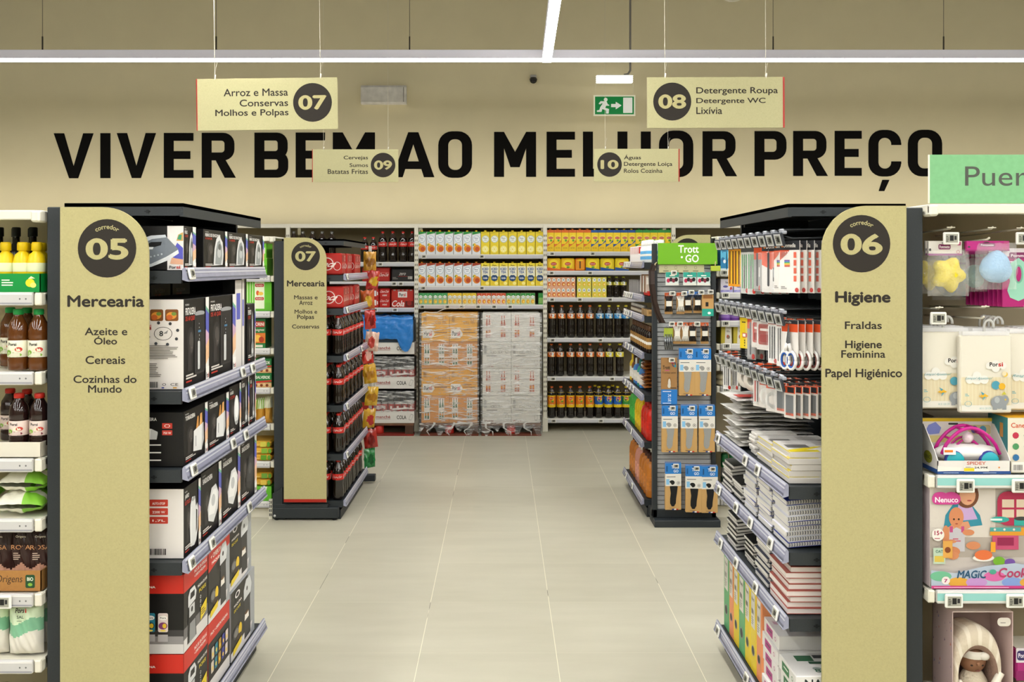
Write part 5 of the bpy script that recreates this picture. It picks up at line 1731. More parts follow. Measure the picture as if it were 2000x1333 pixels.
def tea_box(kind, base, dark, hgt, wid):
    p = Pack(wid, .5, hgt, base, .003); F = p['f']
    if kind == 'text':
        F.text('ICED TEA', .28, .56, .70, .65, dark, .0); F.lines(.14, .46, .72, .52, 1, dark)
        F.poly([(.78, .62), (.86, .56), (.95, .78), (.87, .84)], base); F.k += 0
        for a, b_ in (((.78, .62), (.86, .56)), ((.86, .56), (.95, .78)), ((.95, .78), (.87, .84)), ((.87, .84), (.78, .62))):
            F.poly([a, b_, (b_[0] + .008, b_[1] + .012), (a[0] + .008, a[1] + .012)], dark)
        F.bars(.06, .55, .16, .85, dark, 7); F.ring(.86, .22, .06, .13, .12, dark); F.text('Porsi', .08, .06, .38, .11, '#7a2a22', .02)
    elif kind == 'label':
        F.text('ICED TEA', .50, .62, .9, .70, dark, .0); F.lines(.48, .3, .95, .5, 2, dark, .3); F.bars(.08, .68, .2, .9, dark, 7); F.ring(.82, .8, .06, .12, .15, dark)
        F.poly([(.05, .12), (.38, .12), (.48, .26), (.38, .44), (.05, .44)], '#dcd9d2'); porsi(F, .10, .20, .38, .36)
    else:
        for u in (.2, .72): bottlepic(F, u, .12, .92, dark)
    return p


def stack(P, layers, label):
    """layers bottom to top: (kind, base, dark, height)"""
    z = .126; w = (P[1] - P[0] - .03) / 2
    for j, (kind, base, dark, hh) in enumerate(layers):
        for i in range(2):
            p = tea_box(kind, base, dark, hh - .002, w - .002)
            put_pack(p, 'tea_carton', (P[0] + .015 + w * (i + .5), PY0 + .27, z), '%s box in the %s layer of the %s' % ('right' if i else 'left', ('bottom', 'second', 'third', 'top')[j], label), 'carton', 0, 'boxes in the ' + label)
        z += hh
    return z


OR1, OR2 = '#c98a3a', '#d69a2e'
zt1 = stack(P1, [('pic', '#c5853c', '#4a6a50', .274), ('label', OR2, '#7a5220', .272), ('pic', '#c5853c', '#4a6a50', .272), ('label', '#dba12c', '#7a5220', .285)], 'orange pallet stack')
zt2 = stack(P2, [('text', '#cfcdc6', '#55534f', .274), ('pic', '#d4d2cb', '#a5482a', .272), ('text', '#cfcdc6', '#55534f', .272), ('pic', '#d4d2cb', '#a5482a', .285)], 'white pallet stack')


def wrap(P, zt, label, seed):
    """stretch film wound round the stack, ragged at the foot"""
    m = M(); x0, x1, y0, y1 = P[0] - .0, P[1] + .0, PY0 - .012, PY0 + .545
    path = [(x0, y1)] + [(x0, y1 - (y1 - y0) * k / 6) for k in range(1, 6)] + [(x0 + (x1 - x0) * k / 22, y0) for k in range(23)] + [(x1, y0 + (y1 - y0) * k / 6) for k in range(1, 7)]
    nz_ = 30; vs = []; fs = []
    for j in range(nz_ + 1):
        v = j / nz_
        for i, (px_, py_) in enumerate(path):
            zb = .05 + .035 * math.sin(i * 1.7 + seed) + .03 * math.sin(i * .61 + seed * 2)
            z = zb + (zt + .006 - zb) * v
            b_ = .0036 * nz(i * .23, v * 2.4 + .05 * i, seed) + (.012 * (1 - v / .12) * math.sin(i * 2.3) if v < .12 else 0)
            nx_ = -1 if px_ <= x0 + 1e-6 else (1 if px_ >= x1 - 1e-6 else 0)
            ny_ = -1 if py_ <= y0 + 1e-6 else 0
            vs.append((px_ + nx_ * abs(b_), py_ + ny_ * abs(b_), z))
    n = len(path)
    for j in range(nz_):
        for i in range(n - 1): fs.append((j * n + i, j * n + i + 1, (j + 1) * n + i + 1, (j + 1) * n + i))
    m.add(vs, fs, FILM, True)
    for k in range(5):      # gathered film ropes
        z = zt - .05 - .22 * k + .05 * math.sin(k + seed); a = .12 * math.sin(2.2 * k + seed)
        pts = [(x0 + (x1 - x0) * q / 10, y0 - .012 - .006 * math.sin(q + k), z + a * q / 10 + .012 * math.sin(q * 1.7 + k)) for q in range(11)]
        m.tube(pts, [.003 + .002 * math.sin(q * 2.1 + k) for q in range(11)], mat('#f2f0ec', r=.12, alpha=.5), 5)
    for k in range(3):      # loose tails at the foot
        xs = x0 + (x1 - x0) * (.15 + .33 * k + .05 * math.sin(seed + k))
        vs = []; fs = []
        for q in range(6):
            for s in (-1, 1): vs.append((xs + s * .012 * (1 - q / 7) + .04 * math.sin(q + seed), y0 - .012 - .004 * q, .14 - .024 * q + .01 * math.sin(q * 2)))
        for q in range(5): fs.append((2 * q, 2 * q + 1, 2 * q + 3, 2 * q + 2))
        m.add(vs, fs, mat('#f2f0ec', r=.12, alpha=.5), True)
    return tag(m.build('stretch_film'), label, 'plastic wrap')


wrap(P1, zt1, 'clear crinkled stretch film around the orange pallet stack', 1.0)
wrap(P2, zt2, 'clear crinkled stretch film around the white pallet stack', 3.3)

# cola trays
def cola_tray(w):
    t = empty('can_tray', 'x', 'tray')
    m = M(); m.box(-w / 2, w / 2, 0, .5, 0, .118, '#d3d0ca', .002)
    F = Face(m, (-w / 2, 0, 0), (1, 0, 0), (0, 0, 1), (0, -1, 0), w, .118)
    F.text('COLA', .56, .33, .80, .66, '#4a4846', .03); F.text('manch\u00e9', .04, .42, .40, .66, '#8d2a22', .02); F.rect(.04, .34, .40, .37, '#8d2a22')
    for a, b_ in (((.86, .3), (.92, .24)), ((.92, .24), (.97, .68)), ((.97, .68), (.91, .76)), ((.91, .76), (.86, .3))): F.poly([a, b_, (b_[0] + .006, b_[1] + .02), (a[0] + .006, a[1] + .02)], '#4a4846')
    m.build('tray', t)
    n = 6
    for k in range(n):
        m = M(); r = w / n / 2
        m.lathe([(r * .9, .118), (r * .98, .122), (r * .98, .19), (r * .8, .206), (r * .8, .21), (0, .21)], [mat('#8f201a', r=.3), mat('#9c231c', r=.3), '#9a9a98', '#9a9a98', '#8d8d8b'], 12, ctr=(-w / 2 + r * (2 * k + 1), r + .006))
        for q in range(2): m.add([(-w / 2 + r * (2 * k + 1) + r * math.sin(a), r + .006 - r * 1.0 * math.cos(a), zz_) for a, zz_ in ((-.3 + .3 * q, .14), (.0 + .3 * q, .14), (.0 + .3 * q, .17), (-.3 + .3 * q, .17))], [(0, 1, 2, 3)], '#d8cfc9')
        m.build('can', t)
    m = M(); m.box(-w / 2, w / 2, w / n + .01, .5, .118, .21, mat('#6a1d18', r=.4)); m.build('rear_cans', t)
    m = M()
    for k in range(n):
        r = w / n / 2; m.lathe([(r * .97, .212), (r * .98, .30), (r * .8, .315), (0, .318)], [mat('#1c1a1a', r=.2), '#4a4a4a', '#3a3a3a'], 12, ctr=(-w / 2 + r * (2 * k + 1), r + .006))
    m.box(-w / 2, w / 2, w / n, .5, .212, .31, '#1c1a1a'); m.build('upper_cans', t)
    vs = []; fs = []
    for j in range(9):
        for i in range(17):
            vs.append((-w / 2 + w * i / 16, -.004 - .004 * abs(nz(i * .4, j * .3)), .11 + .215 * j / 8))
    for j in range(8):
        for i in range(16): fs.append((j * 17 + i, j * 17 + i + 1, j * 17 + 18 + i, j * 17 + 17 + i))
    m = M(); m.add(vs, fs, FILM, True); m.build('shrink_film', t)
    return t


tr = Proto(cola_tray(.40))
for j in range(2):
    for i in range(1):
        tr.put((P0[1] - .2 - .40 * i, PY0 + .01, .126 + .345 * j), '%s tray of red cans beside the juice bay, printed COLA' % ('bottom', 'middle')[j], 0, 'cola can trays on the red pallet')
m = M(); m.box(-.2, .2, 0, .5, 0, .118, '#d3d0ca', .002)
F = Face(m, (-.2, 0, 0), (1, 0, 0), (0, 0, 1), (0, -1, 0), .4, .118); F.text('COLA', .56, .33, .80, .66, '#4a4846', .03); F.text('manch\u00e9', .04, .42, .40, .66, '#8d2a22', .02); F.rect(.04, .34, .40, .37, '#8d2a22')
m.box(-.195, .195, .01, .5, .118, .335, mat('#3a4a5a', r=.4))
tag(m.build('can_tray', None, (P0[1] - .2, PY0 + .01, .126 + .69)), 'top can tray half covered by the blue plastic sheet', 'tray')
for j in range(3):
    p = carton(.29, .48, (.335 if j < 2 else .33), '#c9c5be'); p['f'].rect(0, .36, 1, .62, '#8f201a'); p['f'].rect(0, .62, 1, .96, '#222020')
    put_pack(p, 'can_tray', (P0[1] - .4 - .15, PY0 + .26, .126 + .345 * j), '%s can tray hidden behind the cola end shelf' % ORD[j], 'tray')
# blue sheet
BLU = mat('#2a78c4', r=.22, spec=.7, bump=.35, bscale=12)
vs = []; fs = []
nx_, ny_ = 26, 22
for j in range(ny_ + 1):
    for i in range(nx_ + 1):
        u, v = i / nx_, j / ny_
        x = P0[1] - .70 + .69 * u
        low = .97 if u < .78 else .97 - .13 * math.sin((u - .78) / .22 * PI) ** .6
        if v < .6:
            z = low + (1.19 - low) * (v / .6); y = PY0 - .012 - .014 * abs(nz(u * 2.0, v * 2.5, 2)) - .01 * math.sin(v / .6 * PI)
        else:
            z = 1.19 + .01 * nz(u, v * 2, 1); y = PY0 + .48 * (v - .6) / .4
        vs.append((x, y, z + .006 * nz(u * 2, v, 4)))
for j in range(ny_):
    for i in range(nx_): fs.append((j * (nx_ + 1) + i, j * (nx_ + 1) + i + 1, (j + 1) * (nx_ + 1) + i + 1, (j + 1) * (nx_ + 1) + i))
m = M(); m.add(vs, fs, BLU, True)
tag(m.build('plastic_sheet'), 'crumpled blue plastic sheet over the top of the cola trays', 'plastic sheet')


# ============================================================ cola end shelf
cb = cola_bottle(.27, .0396)
X7 = -1.06
for si, z in enumerate(SH_7[2:]):
    for c in range(2):
        for r in range(11 if c == 0 else (11 if si else 4)):
            cb.put((X7 - .046 - .0885 * c + .004 * math.sin(r * 3.3 + si), 6.133 + .0848 * r, z + .002),
                   '%s %s cola bottle from the 07 sign, %s shelf of the cola end' % (ORD[r], 'front' if c == 0 else 'second-row', ('third', 'fourth', 'fifth', 'base')[si]),
                   PI / 2 - .5 + .35 * math.sin(r * 2.1 + si * 5 + c) if r else .15, 'cola bottles on the cola end shelf')


def colapack(k):
    p = Pack(.26, .155, .146, '#a5201a', .008)
    F = p['r']; F.rect(.06, .52, .94, .56, '#c05a52'); F.text('Coca-Cola', .1, .30, .9, .5, '#ecdfd8', .012, .2); F.rect(.08, .62, .5, .92, '#8a1712'); F.circ(.72, .76, .13, '#d8cfc9'); F.circ(.72, .76, .10, '#a5201a')
    F = p['f']; F.circ(.62, .5, .36, '#b9352c'); F.circ(.62, .5, .30, '#ddd0c9'); F.circ(.62, .5, .26, '#a5201a'); F.text('Coca', .38, .36, .86, .64, '#ecdfd8', .02, .3); F.ring(.88, .4, .10, .2, .12, '#d9cdc6'); F.rect(.1, .1, .2, .9, '#8a1712')
    return Proto(tag(p.build('can_multipack'), 'x', 'multipack'))


kp = colapack(0)
for si, z in enumerate(SH_7[:2]):
    for k in range(5):
        kp.put((X7 - .145 + .01 * math.sin(k * 2.4 + si), 6.15 + .165 * k + .03, z + .003), '%s red cola can pack from the 07 sign, %s shelf of the cola end' % (ORD[k], ROWN[si]), .03 * math.sin(k + si), 'cola can packs on the cola end shelf')
for si, ys_ in enumerate(([6.12], [6.12], [6.12, 6.75], [6.12], [6.12], [])):
    for k, y in enumerate(ys_):
        o = ptag((X7 + .0175, y, SH_7[si] - .010), '%s price tag on the %s rail of the cola end shelf' % (ORD[k], ROWN[si]), PI / 2, 'price tags on the cola end shelf'); o.rotation_euler = (-.2, 0, PI / 2)

# clip strip with snack bags at the far corner
t = empty('clip_strip', 'clear hanging strip of snack bags at the far corner of the cola end shelf', 'clip strip', (-1.035, 7.15, .36))
m = M(); m.box(-.012, .012, -.001, .001, 0, 1.5, mat('#d8d8d4', r=.2, alpha=.7)); m.build('strip', t)
for k in range(9): m = M(); m.tube([(0, -.002, 1.46 - .155 * k), (.01, -.014, 1.465 - .155 * k)], .003, '#d8d8d4', 5); m.build('clip', t)
for k, (py, c1, c2, nm) in enumerate(((508, '#b8862c', '#8a5a1e', 'gold'), (545, '#b0302a', '#c9a02a', 'red and gold'), (583, '#c05a2a', '#d8b03a', 'orange'), (622, '#b8281f', '#7a1a16', 'red'),
                                      (665, '#d8b4a0', '#c0463a', 'clear pink'), (690, '#c2281e', '#e0b0a0', 'bright red'), (728, '#cfa02a', '#b07a1e', 'yellow'), (772, '#d0a62c', '#a8741c', 'deep yellow'),
                                      (815, '#c89a2a', '#b0302a', 'yellow and red'), (855, '#a52a22', '#7a1a16', 'dark red'), (893, '#1f7a3c', '#14552a', 'green'))):
    m = bag(M(), .105, .045, .15, lambda u, v, a=c1, b=c2, q=k: mat(b, r=.22) if ((u - .5) / .32) ** 2 + ((v - .45) / .26) ** 2 < 1 + .4 * math.sin(9 * u + q) else mat(a, r=.22, spec=.7), 10, 14, .010, k * 1.3)
    o = m.build('snack_bag', None, (-1.035 + .014 * math.sin(k * 2.2), 7.128 + .012 * (k % 2), Z(py, 7.12) - .085)); o.rotation_euler = (.1 * math.sin(k), .12 * math.sin(k * 1.9), .5 + .3 * math.sin(k * 2.7))
    tag(o, '%s snack bag on the clip strip behind the cola end shelf' % nm, 'snack bag', 'snack bags on the clip strip')

# ============================================================ pasta shelves between the dark ends
YG = 6.115
zM = [q + .003 for q in SH_M]
gx = lambda a, b: ((X(a, YG + .02) + X(b, YG + .02)) / 2, (b - a) * (YG + .02) / K)


def gbox(name, a, b, z, h, col, paint, label, d=.16, y=None):
    c, w = gx(a, b); p = carton(w, d, h, col); paint(p['f']); p['r'].rect(0, 0, 1, 1, col)
    return put_pack(p, name, (c, (y or YG) + .012 + d / 2, z), label, 'carton')


def mil(F):
    F.rect(0, 0, 1, .3, '#5fae2c'); F.rect(.34, .1, .72, 1, '#dfe6c8')
    for k in range(3): F.rect(.05 + .1 * k, .3, .08 + .1 * k, 1, '#cfe0b0')
    for v in (.42, .86): F.rrect(.36, v - .04, .70, v + .06, .03, '#b52a26'); F.text('MILANEZA', .40, v - .015, .66, v + .035, '#f2ece0', .01)
    F.ell(.46, .62, .06, .08, '#cf5a2a'); F.ell(.58, .60, .10, .06, '#e0b84a'); F.lines(.38, .2, .7, .25, 1, '#dfe6c8'); F.rect(0, 0, 1, .04, '#3f8a22')


gbox('pasta_carton', 508, 522, zM[0], .12, '#6cc02c', lambda F: F.rect(0, .4, 1, .6, '#4f9a22'), 'lower green pasta box on the top shelf behind the iron boxes')
gbox('pasta_carton', 508, 521, zM[0] + .122, .1, '#6cc02c', lambda F: F.rect(.2, .3, .8, .7, '#dfe6c8'), 'upper green pasta box on the top shelf behind the iron boxes')
gbox('pasta_carton', 486, 507, zM[0], .08, '#5fae2c', lambda F: [F.rect(.1 + .2 * k, 0, .2 + .2 * k, 1, '#dfe6c8') for k in range(4)], 'green striped pasta tray on the top shelf behind the iron boxes')
gbox('pasta_carton', 481, 531, zM[1], .205, '#63b82c', mil, 'green and cream pasta box with red name ovals')


def las(F):
    F.rect(0, .55, 1, 1, '#1f6a34'); F.rrect(.04, .72, .96, .92, .05, '#a52a22'); F.text('FIORINI', .1, .76, .9, .88, '#f2e8d8', .02); F.text('Lasagnes', .1, .56, .9, .68, '#f2e8d8', .0, .1)
    F.rect(0, .18, 1, .52, '#c9702a'); F.ell(.4, .34, .3, .12, '#e0b24a'); F.ell(.7, .3, .2, .1, '#a5381e'); F.rect(0, 0, 1, .16, '#2a7a3c'); F.rect(.2, .04, .8, .12, '#d8d4c0')


gbox('lasagne_carton', 493, 519, zM[2], .2, '#1f6a34', las, 'lasagne sheet box with dish picture, partly behind the fryer boxes')
for k in range(2):
    def sal(F, k=k):
        F.rect(0, .0, 1, .35, '#c9a06a'); F.poly([(0, .30), (1, .42), (1, .52), (0, .44)], '#b52a22'); F.text('SALVERDE', .1, .62, .9, .82, '#e8ecdc', .02)
        for q in range(6): F.ell(.1 + .16 * q, .16 + .05 * (q % 2), .08, .1, ('#7a3a1e', '#d8b88a')[q % 2])
    gbox('lasagne_carton', 497, 531, zM[3] + .1 * k, .097, '#1f6e36', sal, ('lower', 'upper') [k] + ' flat green ready-meal box with red stripe')
for k, (a, b, row, c1, c2, h, nm) in enumerate(((500, 515, 4, '#b9862c', '#7fae3c', .17, 'golden pasta bag with green top beside another'), (515, 529, 4, '#c2903a', '#d8d2b0', .18, 'golden pasta bag with pale top at the shelf end'),
                                         (488, 502, 4, '#b9862c', '#8fae3c', .16, 'golden pasta bag half behind the appliance boxes'))):
    c, w = gx(a, b)
    m = bag(M(), w * 1.05, .07, h, lambda u, v, a_=c1, b_=c2: (a_ if v < .62 else (b_ if int(u * 9) % 2 else '#d8dcc0')), 10, 12, .004, k)
    tag(m.build('pasta_bag', None, (c, YG + .06, zM[row])), nm, 'bag')
for k, (row, dz, c1, c2, nm) in enumerate(((5, .0, '#c9962a', '#5f9a2c', 'lowest flat golden pasta pack on the sixth shelf'), (5, .045, '#cf9f34', '#7fae3c', 'middle flat golden pasta pack on the sixth shelf'), (5, .09, '#d8a83a', '#c9c04a', 'topmost flat golden pasta pack on the sixth shelf'),
                                           (6, .10, '#c9962a', '#d8b84a', 'lower golden spaghetti pack lying on the green box'), (6, .145, '#d0a030', '#6fa03c', 'upper golden spaghetti pack lying on the green box'))):
    c, w = gx(484, 530)
    p = Pack(w, .22, .042, c1, .012); F = p['f']; F.rect(.55, .1, .8, .9, c2); F.rect(.1, .3, .5, .45, '#e0c06a'); F.ell(.9, .5, .07, .4, '#5f9a2c')
    put_pack(p, 'pasta_pack', (c, YG + .13, zM[row] + dz), nm, 'pasta pack', .04 * math.sin(k * 2))
gbox('pasta_carton', 490, 531, zM[6], .095, '#5fb02c', lambda F: [F.poly([(.3, 0), (.6, 0), (.8, 1), (.5, 1)], '#dfe2d0')], 'green and white box on the lowest pasta shelf')

# ============================================================ care products on the far dark end
XC = .968


def cyl_bottle(name, cat, h, r, body, cap, lab=None, capr=.6, caph=.18, sq=1.0):
    m = M(); hb = h * (1 - caph)
    m.lathe([(0, 0), (r * .92, 0), (r, .006), (r, hb * .82), (r * .8, hb * .93), (r * capr, hb)], body, 14); o = m.build(name)
    if lab:
        m = M(); m.lathe([(r * 1.012, hb * .18), (r * 1.015, hb * .19), (r * 1.015, hb * .68), (r * 1.012, hb * .69)], lab, 14)
        m.lathe([(r * 1.022, hb * .38), (r * 1.024, hb * .39), (r * 1.024, hb * .5), (r * 1.022, hb * .51)], '#e6e2d8', 14); m.build('bottle_label', o)
    m = M(); m.lathe([(r * capr * 1.02, hb * .99), (r * capr * 1.08, hb), (r * capr * 1.0, h * .97), (r * capr * .7, h), (0, h)], cap, 12); m.build('cap', o)
    if sq != 1: o.scale = (sq, 1, 1)
    return Proto(tag(o, 'x', cat))


b1 = cyl_bottle('lotion_bottle', 'bottle', .155, .03, '#dfe3e2', '#e8e8e4', '#5aa6d8', .75, .25)
z = SH_8[0] + .003
for k in range(5): b1.put((XC + .05, 6.16 + .068 * k, z), '%s blue and white lotion bottle from the stand, top care shelf' % ORD[k], 0, 'blue and white lotion bottles')
for k in range(4): b1.put((XC + .12, 6.17 + .07 * k, z), 'lotion bottle in the row behind the %s front one' % ORD[k], 0, 'blue and white lotion bottles')
p = Pack(.06, .008, .12, '#e2ddd6'); F = p['f']; F.rect(.1, .55, .9, .95, '#c23a30'); F.rect(.4, .1, .6, .5, '#d8b0a8'); p['l'].rect(0, .5, 1, .9, '#c9463a')
tb = Proto(tag(p.build('brush_card'), 'x', 'card'))
for k in range(9): tb.put((XC + .05, 6.55 + .05 * k, z), '%s white and red brush card behind the lotion bottles' % ORD[k], -.5, 'brush cards on the top care shelf')
z = SH_8[1] + .003
for k in range(5):
    p = Pack(.07, .03, .115 + .01 * (k % 2), ('#c9bfae', '#8a6a4a', '#e0dcd0', '#7a5a3c', '#d8d4cc')[k]); p['f'].rect(.1, .5, .9, .9, '#b0563a' if k % 2 else '#efece4'); p['l'].rect(.1, .2, .9, .8, '#4a3a2c')
    put_pack(p, 'brush_card', (XC + .06, 6.22 + .06 * k, z + .02), '%s brown and white pack behind the red tray' % ORD[k], 'card', -.3)
m = M(); m.box(0, .1, 0, .2, 0, .032, '#c2281e', .004); tag(m.build('display_tray', None, (XC + .03, 6.14, z)), 'red open tray at the near end of the second care shelf', 'tray')
gp = Proto(tag(Pack(.06, .035, .10, '#8d8a88').build('care_box'), 'x', 'box'))
for k in range(9): gp.put((XC + .045, 6.52 + .055 * k, z), '%s grey box behind the brown packs, second care shelf' % ORD[k], -.1, 'grey care boxes')
z = SH_8[2] + .003
jar = cyl_bottle('polish_jar', 'jar', .062, .024, '#4a3a30', '#b8b4aa', '#c9b99a', .9, .3)
for k in range(9): jar.put((XC + .045, 6.42 + .06 * k, z), '%s small polish jar beyond the kraft boxes' % ORD[k], 0, 'polish jars on the third care shelf')
for k in range(3):
    p = Pack(.11, .075, .045, '#b8935f'); p['f'].rect(.1, .3, .6, .7, '#8a6a3e'); p['t'].rect(.1, .1, .9, .9, '#7a7f86')
    put_pack(p, 'kraft_box', (XC + .075, 6.17 + .085 * k, z), '%s low kraft box from the stand, third care shelf' % ORD[k], 'box')
z = SH_8[3] + .003
db = cyl_bottle('dark_oil_bottle', 'bottle', .185, .027, mat('#1c120c', r=.12), '#5a3a20', '#9a7238', .45, .2)
for k in range(10): db.put((XC + .045, 6.165 + .083 * k, z), '%s dark bottle with brown cap from the stand, fourth care shelf' % ORD[k], -.6, 'dark brown-capped bottles')
for k in range(4): db.put((XC + .115, 6.18 + .083 * k, z), 'dark bottle in the row behind the %s front one' % ORD[k], -.6, 'dark brown-capped bottles')
z = SH_8[4] + .003
for k in range(8):
    m = bag(M(), .15, .026, .17, lambda u, v: mat('#a5652e', r=.2, spec=.7) if abs(v - .5) > .12 else mat('#7a4420', r=.2), 10, 10, .003, k * .9)
    o = m.build('wipes_pack', None, (XC + .105 + .01 * math.sin(k * 2), 6.31, z + .024 + .026 * k)); o.rotation_euler = (-PI / 2, 0, .1 * math.sin(k * 3.1))
    tag(o, '%s copper-coloured pack from the bottom of the pile by the stand' % ORD[k], 'pack', 'pile of copper-coloured packs')
for k, (c, cp, nm) in enumerate((('#3f7fc0', '#e0e0dc', 'blue'), ('#2f9a8a', '#2a6a60', 'teal'), ('#3a6ab5', '#5a3a20', 'mid blue'), ('#4a90c8', '#d8d8d0', 'light blue'), ('#7a4a28', '#3a2416', 'brown'), ('#e0c02a', '#d8b82a', 'yellow'))):
    g = cyl_bottle('care_bottle', 'bottle', .19 + .01 * (k % 3), .03, c, cp, '#dcd8cc', .5, .25)
    g.put((XC + .05, 6.49 + .093 * k, z), '%s care bottle beyond the copper-coloured pile' % nm)
z = SH_8[5] + .003


def flat_bottle(c, cap, h=.255):
    m = M()
    pr = [(0, 0), (.040, 0), (.046, .008), (.046, h * .66), (.036, h * .80), (.016, h * .86)]
    m.lathe(pr, mat(c, r=.25), 16); o = m.build('detergent_bottle')
    m = M(); m.lathe([(.0464, .05), (.047, .052), (.047, h * .5), (.0464, h * .51)], mat(c, r=.35, noise=.25, scale=40), 16); m.build('bottle_label', o)
    m = M(); m.lathe([(.016, h * .85), (.02, h * .86), (.02, h * .98), (.015, h), (0, h)], cap, 12); m.build('cap', o)
    return Proto(tag(o, 'x', 'bottle'))


fr, fy, fg = flat_bottle('#c4281c', '#b8241a'), flat_bottle('#dcb81c', '#d8b01c'), flat_bottle('#3fa83c', '#3a9a36')
for k in range(3): fr.put((XC + .065, 6.19 + .1 * k, z), '%s red detergent bottle from the stand' % ORD[k], 0, 'red detergent bottles')
for k in range(2): fr.put((XC + .165, 6.20 + .1 * k, z), 'red detergent bottle behind the %s red one' % ORD[k], 0, 'red detergent bottles')
for k in range(3): fy.put((XC + .065, 6.49 + .1 * k, z), '%s yellow detergent bottle beyond the red ones' % ORD[k], 0, 'yellow detergent bottles')
for k in range(3): fg.put((XC + .065, 6.78 + .09 * k, z), '%s green detergent bottle beyond the yellow ones' % ORD[k], 0, 'green detergent bottles')
z = SH_8[6] + .003
am, pk = flat_bottle('#b8702a', '#4a2416', .285), flat_bottle('#c88a78', '#e0dcd4', .285)
for k in range(9): (am if k not in (4, 5) else pk).put((XC + .065, 6.19 + .097 * k, z), '%s %s soap bottle from the stand on the lowest care shelf' % (ORD[k], 'amber' if k not in (4, 5) else 'pink'), 0, 'amber soap bottles')
for k in range(3): am.put((XC + .165, 6.22 + .1 * k, z), 'amber soap bottle behind the %s front one' % ORD[k], 0, 'amber soap bottles')

# ============================================================ shoe care stand
YT = 5.94
sx = lambda p: X(p, YT)
t = empty('shoe_care_stand', 'free-standing slatted shoe care display with a bright green header', 'display stand', (sx(1338), YT, 0))
x0, x1 = sx(1276), sx(1400)
for a, b in ((x0, x0 + .03), (x1 - .03, x1)):
    m = M(); m.box(a, b, YT + .02, YT + .07, .03, Z(476, YT), DARK, .003); bw(m, 'post', t)
m = M(); zt_, zb_ = Z(512, YT), .1
SLAT = mat('#9d9fa0', r=.4)
m.box(x0 + .03, x1 - .03, YT + .05, YT + .065, zb_, zt_, mat('#6d6f70', r=.5))
k = 0
while zb_ + .03 * k + .026 < zt_:
    m.prism([(YT + .036, zb_ + .03 * k), (YT + .05, zb_ + .03 * k), (YT + .05, zb_ + .03 * k + .027), (YT + .04, zb_ + .03 * k + .025)], 0, x0 + .03, x1 - .03, SLAT); k += 1
bw(m, 'slatted_panel', t)
m = M(); m.box(x0, sx(1404), YT - .05, YT + .14, .0, .045, DARK, .003); m.box(x0, x1, YT + .02, YT + .12, .045, .1, DARK, .003); bw(m, 'base', t)
m = M(); hx0, hx1, hz0, hz1 = sx(1285), sx(1401), Z(517, YT), Z(475, YT)
m.box(hx0, hx1, YT - .004, YT + .012, hz0, hz1, mat('#6aa81c', r=.45), .002)
F = Face(m, (hx0, YT - .004, hz0), (1, 0, 0), (0, 0, 1), (0, -1, 0), hx1 - hx0, hz1 - hz0)
F.text('Trott', .34, .54, .685, .90, '#eef2e4', .02); F.text('GO', .46, .10, .685, .46, '#eef2e4', .02); F.circ(.40, .34, .05, '#eef2e4'); bw(m, 'header', t)
m = M(); m.box(sx(1288), sx(1376), YT + .012, YT + .018, Z(533, YT), Z(516, YT), '#b9b48f'); F = Face(m, (sx(1288), YT + .012, Z(533, YT)), (1, 0, 0), (0, 0, 1), (0, -1, 0), sx(1376) - sx(1288), Z(516, YT) - Z(533, YT))
for k in range(4): F.ring(.15 + .22 * k, .6, .03, .18, .2, '#6d6a52'); F.rect(.09 + .22 * k, .15, .21 + .22 * k, .25, '#6d6a52')
bw(m, 'icon_panel', t)
hooks_ = []


def shook(px, py, L=.10):
    m = M(); m.tube([(sx(px), YT + .045, Z(py, YT)), (sx(px), YT + .045 - L, Z(py, YT)), (sx(px), YT + .04 - L, Z(py, YT) + .008)], .003, '#8f9090', 6); bw(m, 'hook', t)
    return YT + .045 - L


def stag(px, py, lab):
    ptag((sx(px), YT - .055, Z(py, YT)), lab, 0, 'price tags on the shoe care stand', .72)


def hang(p_or_m, name, px, py_top, h, label, cat, y=-.03, rz=0.0, group=None):
    o = p_or_m.build(name, None, (sx(px), YT + y, Z(py_top, YT) - h), rz)
    return tag(o, label, cat, group)


# row 1: small blister packs
for k, px in enumerate((1311, 1345, 1372)):
    p = Pack(.085, .012, .085, '#c9d4cf', .002); F = p['f']; F.rect(0, .62, 1, 1, '#2f9a88'); F.rect(.30, .7, .7, .78, '#f0efe6'); F.rect(0, .0, 1, .12, '#d8d6cc')
    for q, c in enumerate(('#b02a4a', '#2a2626', '#7a2a3a', '#1f1d1d')): F.ell(.2 + .2 * q, .36 + .08 * (q % 2), .13, .16, c)
    hang(p, 'heel_pad_blister', px, 532, .085, '%s teal-topped blister pack in the top row of the stand' % ORD[k], 'blister pack', group='blister packs on the stand'); shook(px, 534)
for px, py in ((1313, 533),): stag(px, py, 'price tag in front of the first teal-topped blister pack')
# rows 2 and 3: laces
def lace_card(col, top='#b5532a'):
    p = Pack(.052, .006, .14, '#a8824f', .001); F = p['f']; F.rect(0, .72, 1, 1, top); F.text('LACES', .2, .85, .8, .9, '#efe6d6', .0); F.circ(.5, .94, .02, '#2a2a2a', 8)
    o = p.build('shoelace_card')
    m = M()
    for q in range(5):
        a = (q - 2) * .0075
        m.tube([(a * 1.5, -.008, .018), (a, -.012, .05), (a * .6, -.013, .07), (a, -.012, .09), (a * 1.5, -.008, .118)], .0042, col, 6)
    m.build('lace', o)
    m = M(); m.box(-.017, .017, -.0185, -.004, .052, .086, '#d8d4c8'); m.build('paper_band', o)
    return Proto(tag(o, 'x', 'card'))


